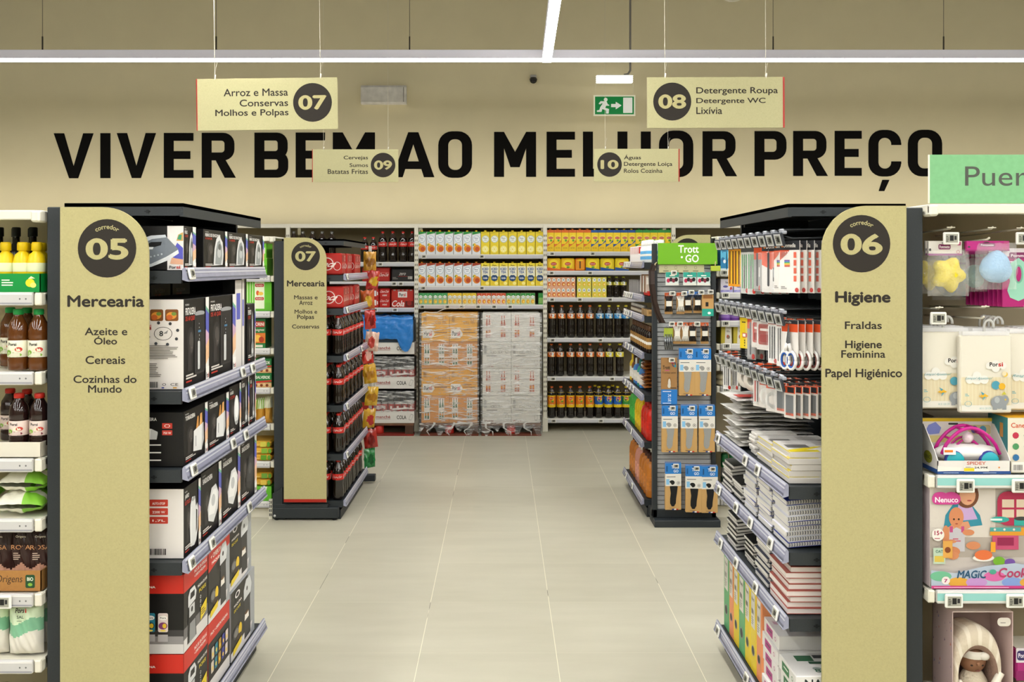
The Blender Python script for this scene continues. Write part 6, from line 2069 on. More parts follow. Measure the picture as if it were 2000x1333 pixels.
lb_, lw_, lbb = lace_card('#161515'), lace_card('#dcd9d0'), lace_card('#1b1a1a', '#3a6fb5')
for k, (px, g, py) in enumerate(((1305, lb_, 572), (1328, lw_, 572), (1342, lbb, 570), (1361, lbb, 570))):
    g.put((sx(px), YT - .015, Z(py, YT) - .14), '%s shoelace card in the second row of the stand, %s laces' % (ORD[k], 'white' if g is lw_ else 'black'), 0, 'shoelace cards on the stand'); shook(px, py + 4, .09)
    stag(px + 5, py + 1, 'price tag above the %s shoelace card, second stand row' % ORD[k])
p = Pack(.075, .014, .14, '#b0894f'); F = p['f']; F.rect(0, 0, 1, .34, '#2a9a86'); F.rect(0, .34, 1, .8, '#b8905a'); F.rect(.3, .45, .55, .65, '#1d1b1a'); F.ell(.62, .14, .14, .06, '#dfe8e2'); F.rect(.1, .82, .9, .98, '#8a5a2c')
hang(p, 'polish_sponge_box', 1380, 571, .155, 'brown and teal sponge box at the end of the second stand row', 'box'); stag(1384, 570, 'price tag above the brown and teal box')
for k, (px, g) in enumerate(((1321, lw_), (1337, lw_), (1351, lb_), (1375, lb_))):
    g.put((sx(px), YT - .015, Z(630, YT) - .14), '%s shoelace card in the third row of the stand, %s laces' % (ORD[k], 'white' if g is lw_ else 'black'), 0, 'shoelace cards on the stand'); shook(px, 634, .09)
for k, px in enumerate((1309, 1325, 1358)): stag(px, 632, '%s price tag over the third stand row' % ORD[k])
# key rings and shoehorn
t2 = empty('keyring_set', 'green tagged shoehorn and rings hanging beside the third lace row', 'keyring', (sx(1304), YT - .03, Z(688, YT)))
m = M(); m.box(-.03, .03, -.004, .004, .10, .16, '#9aa83a', .004); m.build('header_card', t2)
for k in range(4):
    m = M(); m.tube([(-.02 + .012 * k, -.006, .12), (-.024 + .015 * k, -.008, .06), (-.02 + .014 * k, -.006, .02)], [.003, .008, .005], mat('#6d7072', r=.25, metal=.8), 8); m.build('shoehorn', t2)
shook(1304, 640, .08)
# belts
t2 = empty('leather_belt', 'dark brown leather belts looped down the edge of the stand', 'belt', (sx(1279), YT - .02, Z(625, YT)))
for q in range(2):
    m = M(); pts = []
    n = 14
    pts = [(sx(1275 + 3 * q), .0, 516), (sx(1269 + 4 * q), 0, 530), (sx(1268 + 4 * q), 0, 555), (sx(1272 + 4 * q), 0, 585), (sx(1279 + 4 * q), 0, 610), (sx(1288 + 5 * q), 0, 630)]
    vs = []; fs = []
    for i, (x, _, py) in enumerate(pts):
        for s in (-.012, .012):
            for e in (-.0015, .0015): vs.append((x + s - sx(1279), -.035 - .012 * q + e + .03 * (i < 2), Z(py, YT) - Z(625, YT)))
    for i in range(len(pts) - 1):
        b = 4 * i
        fs += [(b, b + 4, b + 6, b + 2), (b + 1, b + 3, b + 7, b + 5), (b, b + 1, b + 5, b + 4), (b + 2, b + 6, b + 7, b + 3)]
    m.add(vs, fs, mat('#2c1d14', r=.45, noise=.2, scale=60)); m.build('strap', t2)
m = M(); m.tube([(.0, .0, Z(528, YT) - Z(625, YT)), (-.006, -.02, Z(516, YT) - Z(625, YT)), (.01, .01, Z(513, YT) - Z(625, YT))], .004, '#c9b98a', 6); m.build('loop', t2)
m = M(); m.box(-.03, .035, -.005, .005, 0, .035, '#a8b83a', .003); m.tube([(0, 0, .035), (.005, .01, .07)], .003, '#c9b98a', 5)
tag(m.build('belt_tag', None, (sx(1396), YT - .01, Z(530, YT))), 'lime belt tag hanging at the other post of the stand', 'tag')


# insoles
def insole(kind):
    h, w = .305, .105
    p = Pack(w, .006, h, '#b8935c' if kind != 'kraft' else '#9a7448', .001); F = p['f']
    if kind == 'kraft':
        F.rect(0, 0, 1, .32, '#2a72b8'); F.text('24', .42, .16, .62, .22, '#e6ecf2', .0); F.rect(.44, .13, .62, .135, '#e6ecf2'); F.text('36', .42, .06, .62, .12, '#e6ecf2', .0); F.lines(.1, .27, .9, .30, 1, '#e6ecf2'); F.lines(.1, .02, .9, .045, 1, '#e6ecf2')
        F.text('Trott', .10, .75, .56, .83, '#2a2019', .02); F.rect(.24, .72, .5, .735, '#b5487a'); F.text('Fraicheur active', .10, .66, .92, .70, '#2a2019', .0)
        F.ell(.52, .50, .12, .09, '#8a683e'); F.ell(.51, .46, .08, .09, '#c9c4b8'); F.ell(.50, .40, .10, .05, '#c9c4b8'); F.rect(.60, .34, .94, .36, '#4a3a2a')
        F.ring(.80, .86, .12, .055, .35, '#2a3a7a'); F.ell(.72, .90, .08, .03, '#b5304a'); F.ell(.88, .82, .06, .03, '#2a8a9a')
    else:
        F.rect(0, .77, 1, 1, '#2a78c0'); F.text('Trott', .38, .88, .86, .95, '#e8eef4', .02); F.text('GO', .52, .80, .82, .86, '#e8eef4', .02); F.bars(.06, .82, .16, .94, '#16304a', 6)
        F.rect(0, .51, 1, .77, '#d6d3ca'); F.lines(.08, .70, .94, .73, 1, '#4a4a48'); F.rect(.06, .54, .26, .66, '#7fb4d8'); F.ring(.82, .575, .10, .035, .2, '#1d1d1d'); F.circ(.82, .575, .012, '#1d1d1d', 8)
        c = '#8f8f8b' if kind == 'grey' else '#161616'
        F.ell(.42, .585, .17, .05, c, a0=-PI * .5, a1=PI * .9)
        F.poly([(.28, .50), (.34, .36), (.30, .24), (.30, .14), (.40, .075), (.55, .075), (.66, .14), (.68, .24), (.74, .38), (.78, .50), (.72, .51), (.3, .51)], mat(c, r=.9, noise=.25, scale=400))
        F.lines(.26, .035, .78, .05, 1, '#3a2f22')
        for k, q in enumerate(('#1f3a7a', '#e0ddd6', '#b5281f')): F.rect(.42 + .13 * k, .0, .55 + .13 * k, .025, q)
    F.ell(.5, .975, .1, .008, '#1a1a1a')
    return Proto(tag(p.build('insole_pack'), 'x', 'insole pack'))


ik, ig, ib = insole('kraft'), insole('grey'), insole('black')
for k, (px, py, g, lab, rz) in enumerate(((1305, 698, ik, 'kraft and blue insole pack at the start of the fourth stand row', 0), (1340, 681, ig, 'first grey insole pack of the fourth stand row', .02), (1371, 681, ig, 'second grey insole pack of the fourth stand row', -.02),
                                      (1306.5, 791, ig, 'first grey insole pack of the fifth stand row', .02), (1344, 791, ig, 'second grey insole pack of the fifth stand row', -.03), (1378.5, 791, ig, 'third grey insole pack of the fifth stand row', .01),
                                      (1313, 903, ib, 'first black insole pack of the bottom stand row', .05), (1353, 908, ib, 'second black insole pack of the bottom stand row', -.06), (1384, 909, ib, 'third black insole pack of the bottom stand row', .03))):
    g.put((sx(px), YT - .03, Z(py, YT) - .305), lab, rz)
    for q in range(1, 3):
        if g is not ik: g.put((sx(px) + .003 * q - .004, YT - .03 + .012 * q, Z(py, YT) - .305 + .002 * q), '%s pack behind the %s' % (ORD[q - 1], lab), rz - .02 * q)
    shook(px, py + 3, .1); stag(px + 4, py + 4, 'price tag of the ' + lab.replace(' stand', ''))

# ============================================================ household shelves beside the stand
zN = [q + .003 for q in SH_N]
YN = 6.115
nx = lambda a, b: ((X(a, YN + .02) + X(b, YN + .02)) / 2, (b - a) * (YN + .02) / K)


def nbox(name, a, b, z, h, col, paint, label, d=.16, cat='box', group=None):
    c, w = nx(a, b); p = carton(w, d, h, col); paint(p['f'])
    return put_pack(p, name, (c, YN + .014 + d / 2, z), label, cat, 0, group)


def apto(F):
    F.rect(0, 0, 1, .35, '#2f86b8'); F.rect(0, .35, 1, .75, '#5ab0d4'); F.rect(0, .75, 1, 1, '#a5d0e0'); F.text('Apta', .08, .56, .92, .76, '#16406a', .02, .1); F.ell(.4, .36, .3, .07, '#2a6a9a'); F.ell(.7, .3, .24, .06, '#e0e8ea'); F.rect(0, 0, 1, .08, '#c9e0e8')


for k, (a, b) in enumerate(((1407, 1418), (1419.5, 1431), (1432.5, 1445), (1447, 1459))): nbox('blue_carton', a, b, zN[0], .215, '#3f94c4', apto, '%s tall blue box on the top household shelf' % ORD[k], group='tall blue boxes')
for k, (a, b) in enumerate(((1407, 1431), (1433, 1457))):
    nbox('wash_tabs_bag', a, b, zN[1], .095, '#d4d0dc', lambda F: (F.rect(0, 0, 1, .2, '#8a86c4'), F.text('Pors', .4, .66, .62, .82, '#2a2a2a', .02), F.ell(.4, .45, .2, .08, '#5a5a9c'), F.ell(.85, .3, .1, .14, '#c0504a'), F.poly([(0, 0), (.3, .2), (.6, .1), (1, .3), (1, 0)], '#a5a0d0')), '%s white and violet box on the second household shelf' % ORD[k], group='white and violet boxes')
pc_ = cyl_bottle('aerosol_can', 'can', .155, .038, '#6a3f94', '#4a3f5a', '#8a6ab0', .8, .28)
for k, px in enumerate((1415, 1434)): pc_.put((X(px, 6.17), 6.175, zN[2]), '%s purple aerosol can beside the stand' % ORD[k], 0, 'purple aerosol cans')
nbox('yellow_pack', 1446, 1462, zN[2], .15, '#cfc02a', lambda F: (F.rect(0, .4, 1, .7, '#a8981e'), F.lines(.1, .1, .9, .3, 3, '#5a4a1a')), 'yellow pack next to the purple aerosol cans')
for row, nm, c in ((3, 'yellow-sided', '#b5a53a'), (4, 'beige', '#a8977c')):
    for k, (a, b) in enumerate(((1408, 1429), (1432, 1453))):
        nbox('bird_food_box', a, b, zN[row], .115, c, lambda F: (F.poly([(.34, 0), (1, 0), (.94, 1), (.40, 1)], '#d4cfc2'), F.ell(.66, .4, .16, .12, '#7a6a5c'), F.ell(.6, .45, .08, .08, '#b0503a'), F.lines(.5, .7, .85, .8, 2, '#4a463f')), '%s %s box with bird picture on the household shelves' % (ORD[k], nm), group='boxes with bird pictures')
for k in range(4):
    m = M(); m.ball(0, 0, .02, .045, .05, .021, mat('#cfc3a0', r=.7), 14, 8)
    tag(m.build('soap_bar', None, (X(1412 + 19 * (k % 2), 6.16), 6.17, zN[5] + .036 * (k // 2))), '%s cream oval soap, fifth household shelf' % ('lower first', 'lower second', 'upper first', 'upper second')[k], 'soap', 'cream oval soaps')
gs = cyl_bottle('shaving_can', 'can', .30, .026, '#8a8a84', '#1f6a3a', '#3a4a40', .92, .3)
for k, px in enumerate((1415, 1431, 1446)): gs.put((X(px, 6.15), 6.15, zN[7]), '%s green-capped spray can low beside the stand' % ORD[k], 0, 'green-capped spray cans')


# ============================================================ baby goods shelves
YR = 3.09
rx = lambda p, y=YR: X(p, y)
BACKY = 3.03 + .46 - .03


def phook(px, py, y=3.075, bar=True):
    m = M(); x = rx(px, y); z = Z(py, y)
    m.tube([(x + .0, BACKY, z - .012), (x, y, z), (x + .004, y - .008, z + .006)], .0035, '#cfc9b8', 6)
    if bar: m.box(x - .014, x + .014, y - .01, y - .006, z + .002, z + .006, '#d8d2c0', .001)
    bw(m, 'hook', GR)


for px, py in ((1855, 447), (1935, 447.5), (1991, 448), (1832, 603), (1922, 601), (2005, 601)): phook(px, py)
phook(1928, 468, 3.05, False); phook(1918, 622, 3.05, False)
for px, py, l in ((1857, 466, 'price tag hanging over the yellow sponge'), (1832, 622, 'price tag hanging over the white sheet packs'), (1999, 466, 'price tag at the frame edge over the magenta cards')):
    ptag((rx(px, 3.06), 3.062, Z(py, 3.06)), l, 0, sc=1.05)


def sponge(px, py, rx_, rz_, col, star, seed, name_label, y=YR, hdr='#d8d3cc', hc='#8a3a7a', hp=None):
    t = empty('bath_sponge', name_label, 'sponge', (rx(px, y), y, Z(py, y)))
    def f(d):
        a = math.atan2(d[2], d[0])
        return 1 + (.16 * math.cos(5 * a + seed) if star else .06 * math.cos(3 * a + seed)) + .03 * nz(d[0] * .4, d[2] * .4, seed)
    m = M(); m.ball(0, 0, 0, rx_, .035, rz_, mat(col, r=.85, bump=.3, bscale=120), 30, 14, f); m.build('foam_body', t)
    m = M(); bag(m, rx_ * 2.7, .085, rz_ * 2.9, film(alpha=.16, r=.08, bump=.8, bscale=28), 14, 14, .006, seed); m.build('clear_bag', t, (0, 0, -rz_ * 1.35))
    hx, hz, hw, hh = hp
    p = M(); x0 = rx(hx, y) - rx(px, y); z0 = Z(hz, y) - Z(py, y)
    p.box(x0, x0 + hw, -.004, .004, z0 - hh, z0, hdr, .001)
    F = Face(p, (x0, -.004, z0 - hh), (1, 0, 0), (0, 0, 1), (0, -1, 0), hw, hh)
    F.rrect(.30, .42, .66, .78, .1, '#7a2a5a'); F.text('Pommette', .33, .5, .63, .70, '#efe6ea', .02); F.rect(0, 0, 1, .14, hc); F.ring(.88, .25, .05, .12, .25, '#b5304a'); F.ell(.05, .4, .03, .1, '#4a4a48'); F.rect(.86, .7, .96, .94, '#b5487a')
    F.ell(.46, .86, .07, .05, '#3a3430')
    p.build('header_card', t)
    return t


sponge(1852, 536, .052, .055, '#dcc81c', True, .4, 'yellow star bath sponge in clear bag under the white header card', hp=(1812, 471, .115, .05))
sponge(1815, 536, .04, .05, '#d8c41c', True, 1.3, 'second yellow sponge cut off by the dark 06 post', YR + .06, hp=(1806, 471, .06, .05))
sponge(1945, 523, .052, .055, '#8fb8d8', False, 2.0, 'light blue bath sponge in clear bag under the magenta header card', 3.075, '#b0287a', '#8a1f60', hp=(1887, 471, .145, .034))
sponge(1902, 540, .034, .04, '#7a9a98', False, 3.0, 'grey-green sponge behind the light blue one', 3.16, '#b0287a', '#8a1f60', hp=(1884, 472, .08, .045))
for k in range(3): sponge(1850 + 34 * k, 556, .04, .042, '#4a7486', False, 4.0 + k, '%s dull blue sponge at the back of the hooks' % ORD[k], 3.30, hp=(1838 + 34 * k, 490, .08, .05))


def mag_card():
    p = Pack(.16, .006, .20, '#a5206a', .001); F = p['f']
    F.rect(.0, .86, 1, 1, '#d8d0d4'); F.rrect(.14, .82, .66, .93, .03, '#7a2a5a'); F.text('Pommette', .18, .85, .62, .90, '#efe6ea', .02); F.lines(.14, .76, .6, .80, 1, '#efe6ea')
    F.poly([(.1, .28), (.16, .44), (.12, .56), (.16, .74), (.34, .84), (.5, .74), (.52, .56), (.46, .44), (.56, .28), (.5, .16), (.34, .10), (.16, .16)], '#8fc4ac'); F.ell(.34, .56, .10, .16, '#6aa58c'); F.ell(.34, .56, .06, .13, '#a5206a'); F.ring(.74, .1, .08, .06, .3, '#c2502a')
    return Proto(tag(p.build('bath_card'), 'x', 'card'))


mc = mag_card()
for k in range(9): mc.put((rx(1986, 3.08) + .02 - .004 * k + .012, 3.085 + .022 * k, Z(594, 3.09) - .01), ('front magenta card with mint sailing toy at the frame edge', '')[0] if k == 0 else '%s magenta card queued behind the mint toy card' % ORD[k - 1], 0, 'magenta bath cards')


def sheet_pack(word):
    w, h = .175, .262
    p = Pack(w, .022, h, '#d8d3c4', .004); F = p['f']
    F.rect(.02, .02, .98, .46, '#d6caa8')
    for k in range(14): F.poly([(.02 + .07 * k, .08), (.035 + .07 * k, .08), (.035 + .07 * k, .46), (.02 + .07 * k, .46)], '#dcd3b6')
    F.rect(.02, .02, .98, .10, '#d9d6cc')
    for (u, v, r) in ((.32, .44, .10), (.18, .43, .075), (.46, .43, .08), (.32, .48, .08)): F.circ(u, v, r * .7, '#dcdad2')
    for (u, v, r) in ((.68, .62, .08), (.56, .61, .06), (.82, .61, .06), (.68, .58, .07)): F.circ(u, v, r * .75, '#dcdad2')
    porsi(F, .56, .60, .82, .655); F.text(word, .10, .425, .60, .465, '#5a9aa0', .0, .1)
    F.circ(.68, .36, .055, '#4a92a5'); F.circ(.80, .345, .043, '#d8a82a'); F.circ(.86, .50, .032, '#d8b03a'); F.circ(.84, .51, .03, '#d6caa8')
    F.ell(.74, .14, .16, .085, '#8a8f92'); F.ell(.86, .17, .07, .06, '#8a8f92'); F.rect(.62, .045, .70, .14, '#8a8f92'); F.rect(.80, .045, .88, .14, '#8a8f92'); F.ell(.70, .17, .05, .04, '#a8acae'); F.circ(.86, .175, .012, '#d8b03a', 8); F.poly([(.78, .24), (.84, .28), (.88, .24)], '#b8b03a')
    F.poly([(.34, .22), (.46, .25), (.54, .22), (.44, .20)], '#d8a82a'); F.poly([(.42, .23), (.38, .28), (.46, .25)], '#4a92a5'); F.poly([(.44, .21), (.42, .16), (.48, .21)], '#4a92a5')
    F.lines(.08, .22, .16, .26, 2, '#6aa5ad'); F.ring(.14, .12, .07, .035, .15, '#7aa5a8'); F.text('60 X 120 CM', .36, .05, .58, .075, '#7aa5a8', .0)
    o = p.build('sheet_pack')
    m = M(); m.box(-w * .45, w * .45, -.013, .013, h, h + .014, film(alpha=.35)); m.build('bag_flap', o)
    m = M(); m.tube([(0, 0, h + .01), (0, 0, h + .03)] + [(.016 - .016 * math.cos(a), 0, h + .03 + .022 * math.sin(a)) for a in [PI * .15 * i for i in range(1, 8)]], .0045, mat('#cfcfcb', r=.2, alpha=.6), 7); m.build('hanger_hook', o)
    return Proto(tag(o, 'x', 'bedding pack'))


sp = sheet_pack('Len\u00e7ol Ajust\u00e1vel'); rp_ = sheet_pack('Resguardo')
sp.put((rx(1922, 3.07), 3.07, Z(806, 3.07)), 'white baby sheet pack with elephant, complete one in the middle')
for k in range(4): sp.put((1.692, 3.112 + .03 * k, Z(803, 3.07) + .002), '%s sheet pack behind the complete middle one' % ORD[k], 0, 'sheet packs behind the middle one')
sp.put((1.5115, 3.098, Z(800, 3.07)), 'white baby sheet pack beside the 06 post, partly covered by it')
for k in range(3): sp.put((1.511, 3.128 + .03 * k, Z(798, 3.07)), '%s sheet pack behind the one at the 06 post' % ORD[k], 0, 'sheet packs at the post')
rp_.put((rx(2019, 3.07) + .006, 3.098, Z(803, 3.07)), 'cream baby cover pack cut by the frame edge')
for k in range(4): rp_.put((1.873, 3.128 + .03 * k, Z(801, 3.07)), '%s cover pack behind the one cut by the frame edge' % ORD[k], 0, 'cover packs at the frame edge')
# folded stock in the dark behind the toy box
m = M(); m.box(-.14, .14, -.08, .08, 0, .05, mat('#8d8676', r=.8), .015); tag(m.build('folded_textile', None, (1.70, 3.36, SH_R[0] + .11)), 'folded beige textile pack on a box behind the toy car', 'textile')
m = M(); m.box(-.14, .14, -.08, .08, 0, .105, '#6d6656', .004); tag(m.build('stock_box', None, (1.70, 3.36, SH_R[0] + .003)), 'plain box under the folded textile behind the toy car', 'box')

# toy car display box
z = SH_R[0] + .010; w = .245; d = .12
t = empty('toy_car_box', 'open display box with a white and magenta toy car, price sticker on the lip', 'toy', (rx(1889, 3.075), 3.02 + d / 2 + .01, z))
m = M(); CB = '#d8d4ce'
m.box(-w / 2, w / 2, d / 2 - .004, d / 2, 0, .168, CB); F = Face(m, (-w / 2, d / 2 - .004, 0), (1, 0, 0), (0, 0, 1), (0, -1, 0), w, .168)
F.rect(0, .93, 1, 1, '#d8b82a'); F.rrect(.38, .86, .52, .90, .02, '#2a2a2a'); F.poly([(.05, .72), (.1, .86), (.2, .92), (.28, .80), (.25, .68), (.12, .66)], '#7a86c4'); F.rrect(.66, .66, .98, .86, .05, '#c4b88a'); F.ell(.75, .76, .05, .08, '#5a4a8a'); F.ell(.87, .76, .05, .08, '#4a8aa5'); F.rect(.02, .5, .6, .64, '#d8cc8a')
m.build('back_card', t)
m = M(); m.box(-w / 2, w / 2, -d / 2, -d / 2 + .003, 0, .044, CB); F = Face(m, (-w / 2, -d / 2, 0), (1, 0, 0), (0, 0, 1), (0, -1, 0), w, .044)
F.rect(0, 0, 1, .22, '#274a86'); F.text('SPIDEY', .40, .70, .66, .95, '#c06a5a', .03); F.poly([(.0, .2), (.3, .24), (.34, .5), (.0, .6)], '#e0dcd4'); F.lines(.08, .07, .4, .14, 1, '#c9d4e6'); F.lines(.62, .07, .9, .14, 1, '#c9d4e6'); F.circ(.84, .5, .07, '#d8823a', 8)
F.rect(.36, .2, .70, .62, '#e2ded6'); F.rect(.36, .22, .5, .46, '#dcc82a'); F.text('24,99\u20ac', .50, .40, .69, .58, '#1b1a1a', .02); F.lines(.38, .5, .49, .58, 2, '#4a4844')
m.build('front_lip', t)
m = M()
for s in (-1, 1):
    xx = s * (w / 2 - .0015)
    m.prism([(-d / 2, 0), (d / 2, 0), (d / 2, .15), (d / 2 - .02, .15), (-d / 2 + .02, .07), (-d / 2, .044)], 0, xx - .0015, xx + .0015, CB)
F = Face(m, (-w / 2 - .0003, d / 2, 0), (0, -1, 0), (0, 0, 1), (-1, 0, 0), d, .15); F.rect(.0, 0, 1, .1, '#274a86'); F.ell(.45, .3, .25, .14, '#8a8a2a'); F.text('ENG', .3, .26, .6, .34, '#2a2a20', .02)
m.box(-w / 2 + .003, w / 2 - .003, -d / 2 + .003, d / 2 - .004, 0, .004, CB); m.build('tray', t)
car = t
m = M(); MG = mat('#b5187e', r=.3)
for s in (-1, 1):
    y = s * .026
    m.tube([(-.098 + .196 * i / 14, y - .012, .062 + .088 * math.sin(PI * i / 14) ** .7) for i in range(15)], .006, MG, 8)
    m.tube([(-.055 + .11 * i / 10, y * .6, .065 + .045 * math.sin(PI * i / 10)) for i in range(11)], .004, MG, 8)
for i in range(2, 13, 3): m.tube([(-.085 + .17 * i / 14, -.026, .062 + .088 * math.sin(PI * i / 14) ** .7), (-.085 + .17 * i / 14, .026, .062 + .088 * math.sin(PI * i / 14) ** .7)], .004, MG, 6)
m.build('roll_cage', car)
m = M(); m.ball(0, -.008, .062, .100, .036, .036, mat('#dcd9d6', r=.25), 20, 10, lambda d_: 1 + .12 * math.cos(2 * math.atan2(d_[2], d_[0]))); m.build('car_body', car)
for s in (-1, 1):
    m = M(); m.lathe([(0, -.01), (.03, -.01), (.033, 0), (.03, .01), (0, .01)], [mat('#1f9aa5', r=.3), mat('#2a3a8a'), mat('#2a3a8a'), mat('#1f9aa5')], 18); o = m.build('wheel', car, (s * .058, -.043, .042)); o.rotation_euler = (PI / 2, 0, 0)
m = M(); m.ball(.0, -.02, .115, .018, .016, .018, '#d8c4cc', 10, 6, lambda d_: 1 + .1 * math.cos(4 * math.atan2(d_[1], d_[0]))); m.build('driver_block', car)
m = M(); m.box(-.10, -.06, -.058, -.055, .064, .088, '#dce0e4'); m.box(-.098, -.07, -.0585, -.058, .072, .08, '#d8782a'); m.build('sticker', car)

p = Pack(.22, .125, .185, '#2f7a7e', .002); F = p['f']; F.rect(0, 0, 1, 1, '#d6d0be'); F.text('Caneta', .05, .82, .34, .91, '#c2502a', .02); F.text('interativa', .38, .82, .8, .91, '#4a8a5a', .02)
for k in range(14): F.circ(.12 + .16 * (k % 6), .68 - .2 * (k // 6), .045 if k % 3 else .06, ('#b5304a', '#4a8a5a', '#2f6a9a', '#d8922a', '#7a4a8a')[k % 5], 10)
F.rect(.05, .02, .35, .2, '#e4e0d8'); F.bars(.08, .05, .22, .15); F.rect(.26, .04, .36, .14, '#dcc82a'); p['t'].rect(0, 0, 1, 1, '#d8a21c')
F = p['l']; F.lines(.2, .2, .3, .8, 3, '#9ac4c0'); F.rect(.62, .62, .78, .88, '#b5823a'); F.text('Caneta', .35, .3, .55, .36, '#c9dcd8', .0)
put_pack(p, 'learning_game_box', (rx(1955, 3.085) + .112, 3.03 + .135 - .055, SH_R[0] + .010), 'teal-sided box with yellow top and coloured dots at the frame edge', 'box')

# cooking toy box
p = Pack(.40, .12, .338, '#c9b8bc', .002); F = p['f']; z = SH_R[1] + .010
F.rect(0, 0, 1, 1, '#b8b0aa'); F.rect(0, .5, .55, 1, '#c9c2b8'); F.rect(.55, .55, 1, 1, '#a8a096'); F.rect(.0, .30, 1, .5, '#a39a90')
F.poly([(.11, .55), (.13, .72), (.20, .84), (.34, .84), (.42, .72), (.44, .62), (.30, .60)], '#2f8296'); F.poly([(.22, .66), (.24, .84), (.34, .84), (.40, .68)], '#b89ac4')
F.ell(.31, .92, .10, .13, '#6a4028', n=26); F.ell(.315, .92, .068, .10, '#d09a78'); F.poly([(.22, .98), (.30, 1), (.40, 1), (.40, .94), (.30, .97)], '#5a3420'); F.ell(.33, .865, .02, .008, '#a5504a')
F.poly([(.10, .56), (.14, .48), (.34, .60), (.32, .66), (.2, .64)], '#c98e6c')
F.ell(.22, .70, .062, .10, '#c48058'); F.ell(.20, .68, .008, .010, '#2a2018'); F.ell(.24, .68, .008, .010, '#2a2018'); F.ell(.222, .635, .012, .006, '#9a4a3a')
F.poly([(.15, .36), (.16, .56), (.22, .60), (.29, .56), (.29, .36)], '#b5b3b8'); F.rect(.165, .55, .19, .61, '#b5487a'); F.rect(.26, .55, .285, .61, '#b5487a'); F.lines(.19, .46, .26, .50, 2, '#b5304a')
F.ell(.13, .52, .03, .10, '#c48058'); F.ell(.17, .46, .05, .02, '#c48058'); F.ell(.32, .55, .05, .03, '#c48058'); F.ell(.18, .36, .07, .05, '#c07a52'); F.ell(.19, .32, .05, .04, '#c48058'); F.ell(.36, .42, .06, .04, '#c48058')
F.rect(.50, .52, 1, .60, '#cf8f2a'); F.rect(.52, .38, .74, .52, '#b5486a'); F.rect(.56, .42, .70, .50, '#8a2048'); F.rect(.50, .56, .76, .60, '#4a9a94')
for k in range(3): F.circ(.54 + .08 * k, .58, .012, '#d8d0c4', 10)
F.rrect(.56, .62, .86, .96, .10, '#a52a4a'); F.rect(.60, .70, .82, .88, '#c9b8a0'); F.rect(.60, .78, .82, .80, '#a52a4a'); F.rect(.70, .70, .72, .88, '#a52a4a')
F.ell(.58, .68, .08, .03, '#2f9a90'); F.rect(.50, .67, .60, .69, '#cfe0da'); F.rect(.70, .62, .82, .69, '#2f9a90'); F.ell(.76, .69, .06, .02, '#3a3a38')
F.rrect(.01, .83, .25, .94, .05, '#c2408a'); F.ell(.08, .92, .06, .035, '#c2408a'); F.ell(.17, .92, .06, .035, '#c2408a'); F.text('Nenuco', .035, .85, .23, .905, '#f2e4ec', .03)
F.circ(.06, .53, .062, '#e0dcd4'); F.text('15+', .03, .525, .10, .57, '#a52a4a', .03); F.lines(.03, .49, .1, .505, 1, '#a52a4a')
F.rect(.02, .24, .12, .40, '#b0c4ae'); F.rect(.03, .26, .11, .32, '#c9b04a'); F.text('OAT', .04, .35, .1, .38, '#3a6a5a', .02); F.rect(.10, .30, .18, .47, '#cf9a4a'); F.ell(.14, .38, .025, .03, '#7a4020')
F.ell(.44, .30, .09, .035, '#d8d4cc'); F.ell(.44, .33, .075, .05, '#cf6a3a'); F.ell(.57, .27, .05, .045, '#6aa02a'); F.ell(.66, .26, .045, .035, '#6a4a94'); F.rect(.50, .36, .54, .46, '#d8962a'); F.rect(.86, .32, .97, .46, '#3a86b0'); F.ell(.91, .38, .03, .03, '#c9802a')
F.poly([(0, .0), (0, .18), (.2, .15), (.45, .22), (.7, .25), (1, .20), (1, 0)], '#a8b4c4')
for k, c in enumerate(('#6aae8a', '#cf9a3a', '#b58ac0', '#c9609a', '#7a94c9', '#cf9a3a', '#c9609a')): F.ell(.08 + .15 * k, .06 + .06 * (k % 3 == 0), .09, .05, c)
F.text('MAGiC', .22, .10, .46, .18, '#27506e', .03, .05); F.ell(.515, .165, .03, .025, '#4a9a84'); F.text('Cooking', .56, .08, .92, .205, '#a8385e', .02, .05)
F.ell(.12, .08, .035, .04, '#dcd4d0'); F.text('7', .105, .06, .135, .095, '#a52a6a', .03); F.rect(0, 0, 1, .028, '#bd3a7a'); F.lines(.02, .008, .98, .02, 1, '#e6c4d8')
put_pack(p, 'toy_box', (rx(1812, 3.06) + .2, 3.04 + .065, z), 'large pink cooking toy box with printed child and doll, lettered MAGiC Cooking', 'toy box')

# doll box on the bottom shelf
z = SH_R[2] + .010; w, d, h = .205, .14, .412
t = empty('doll_box', 'pale pink open-fronted doll box with a striped sleeping bag inside', 'doll box', (rx(1854, 3.07) + w / 2, 3.05 + d / 2, z))
PK = mat('#bda6a2', r=.6); m = M()
m.box(-w / 2, w / 2, d / 2 - .003, d / 2, 0, h, mat('#a08a84', r=.6)); m.box(-w / 2, -w / 2 + .003, -d / 2, d / 2, 0, h, PK); m.box(w / 2 - .003, w / 2, -d / 2, d / 2, 0, h, PK)
m.box(-w / 2 + .003, w / 2 - .003, -d / 2, d / 2 - .003, h - .003, h, mat('#cdbab2', r=.6)); m.box(-w / 2 + .003, w / 2 - .003, -d / 2, d / 2 - .003, 0, .003, PK)
F = Face(m, (-w / 2, d / 2, 0), (0, -1, 0), (0, 0, 1), (-1, 0, 0), d, h)
rnd = random.Random(5)
for k in range(26):
    u, v = rnd.random() * .9 + .05, rnd.random() * .9 + .04; q = .015 + .02 * rnd.random()
    F.poly([(u, v), (u + q * 1.6, v + q * .3), (u + q * .6, v + q)], ('#5a4a62', '#b5604a', '#6a6a94', '#8d7a78')[k % 4], k > 0)
m.build('box_shell', t)
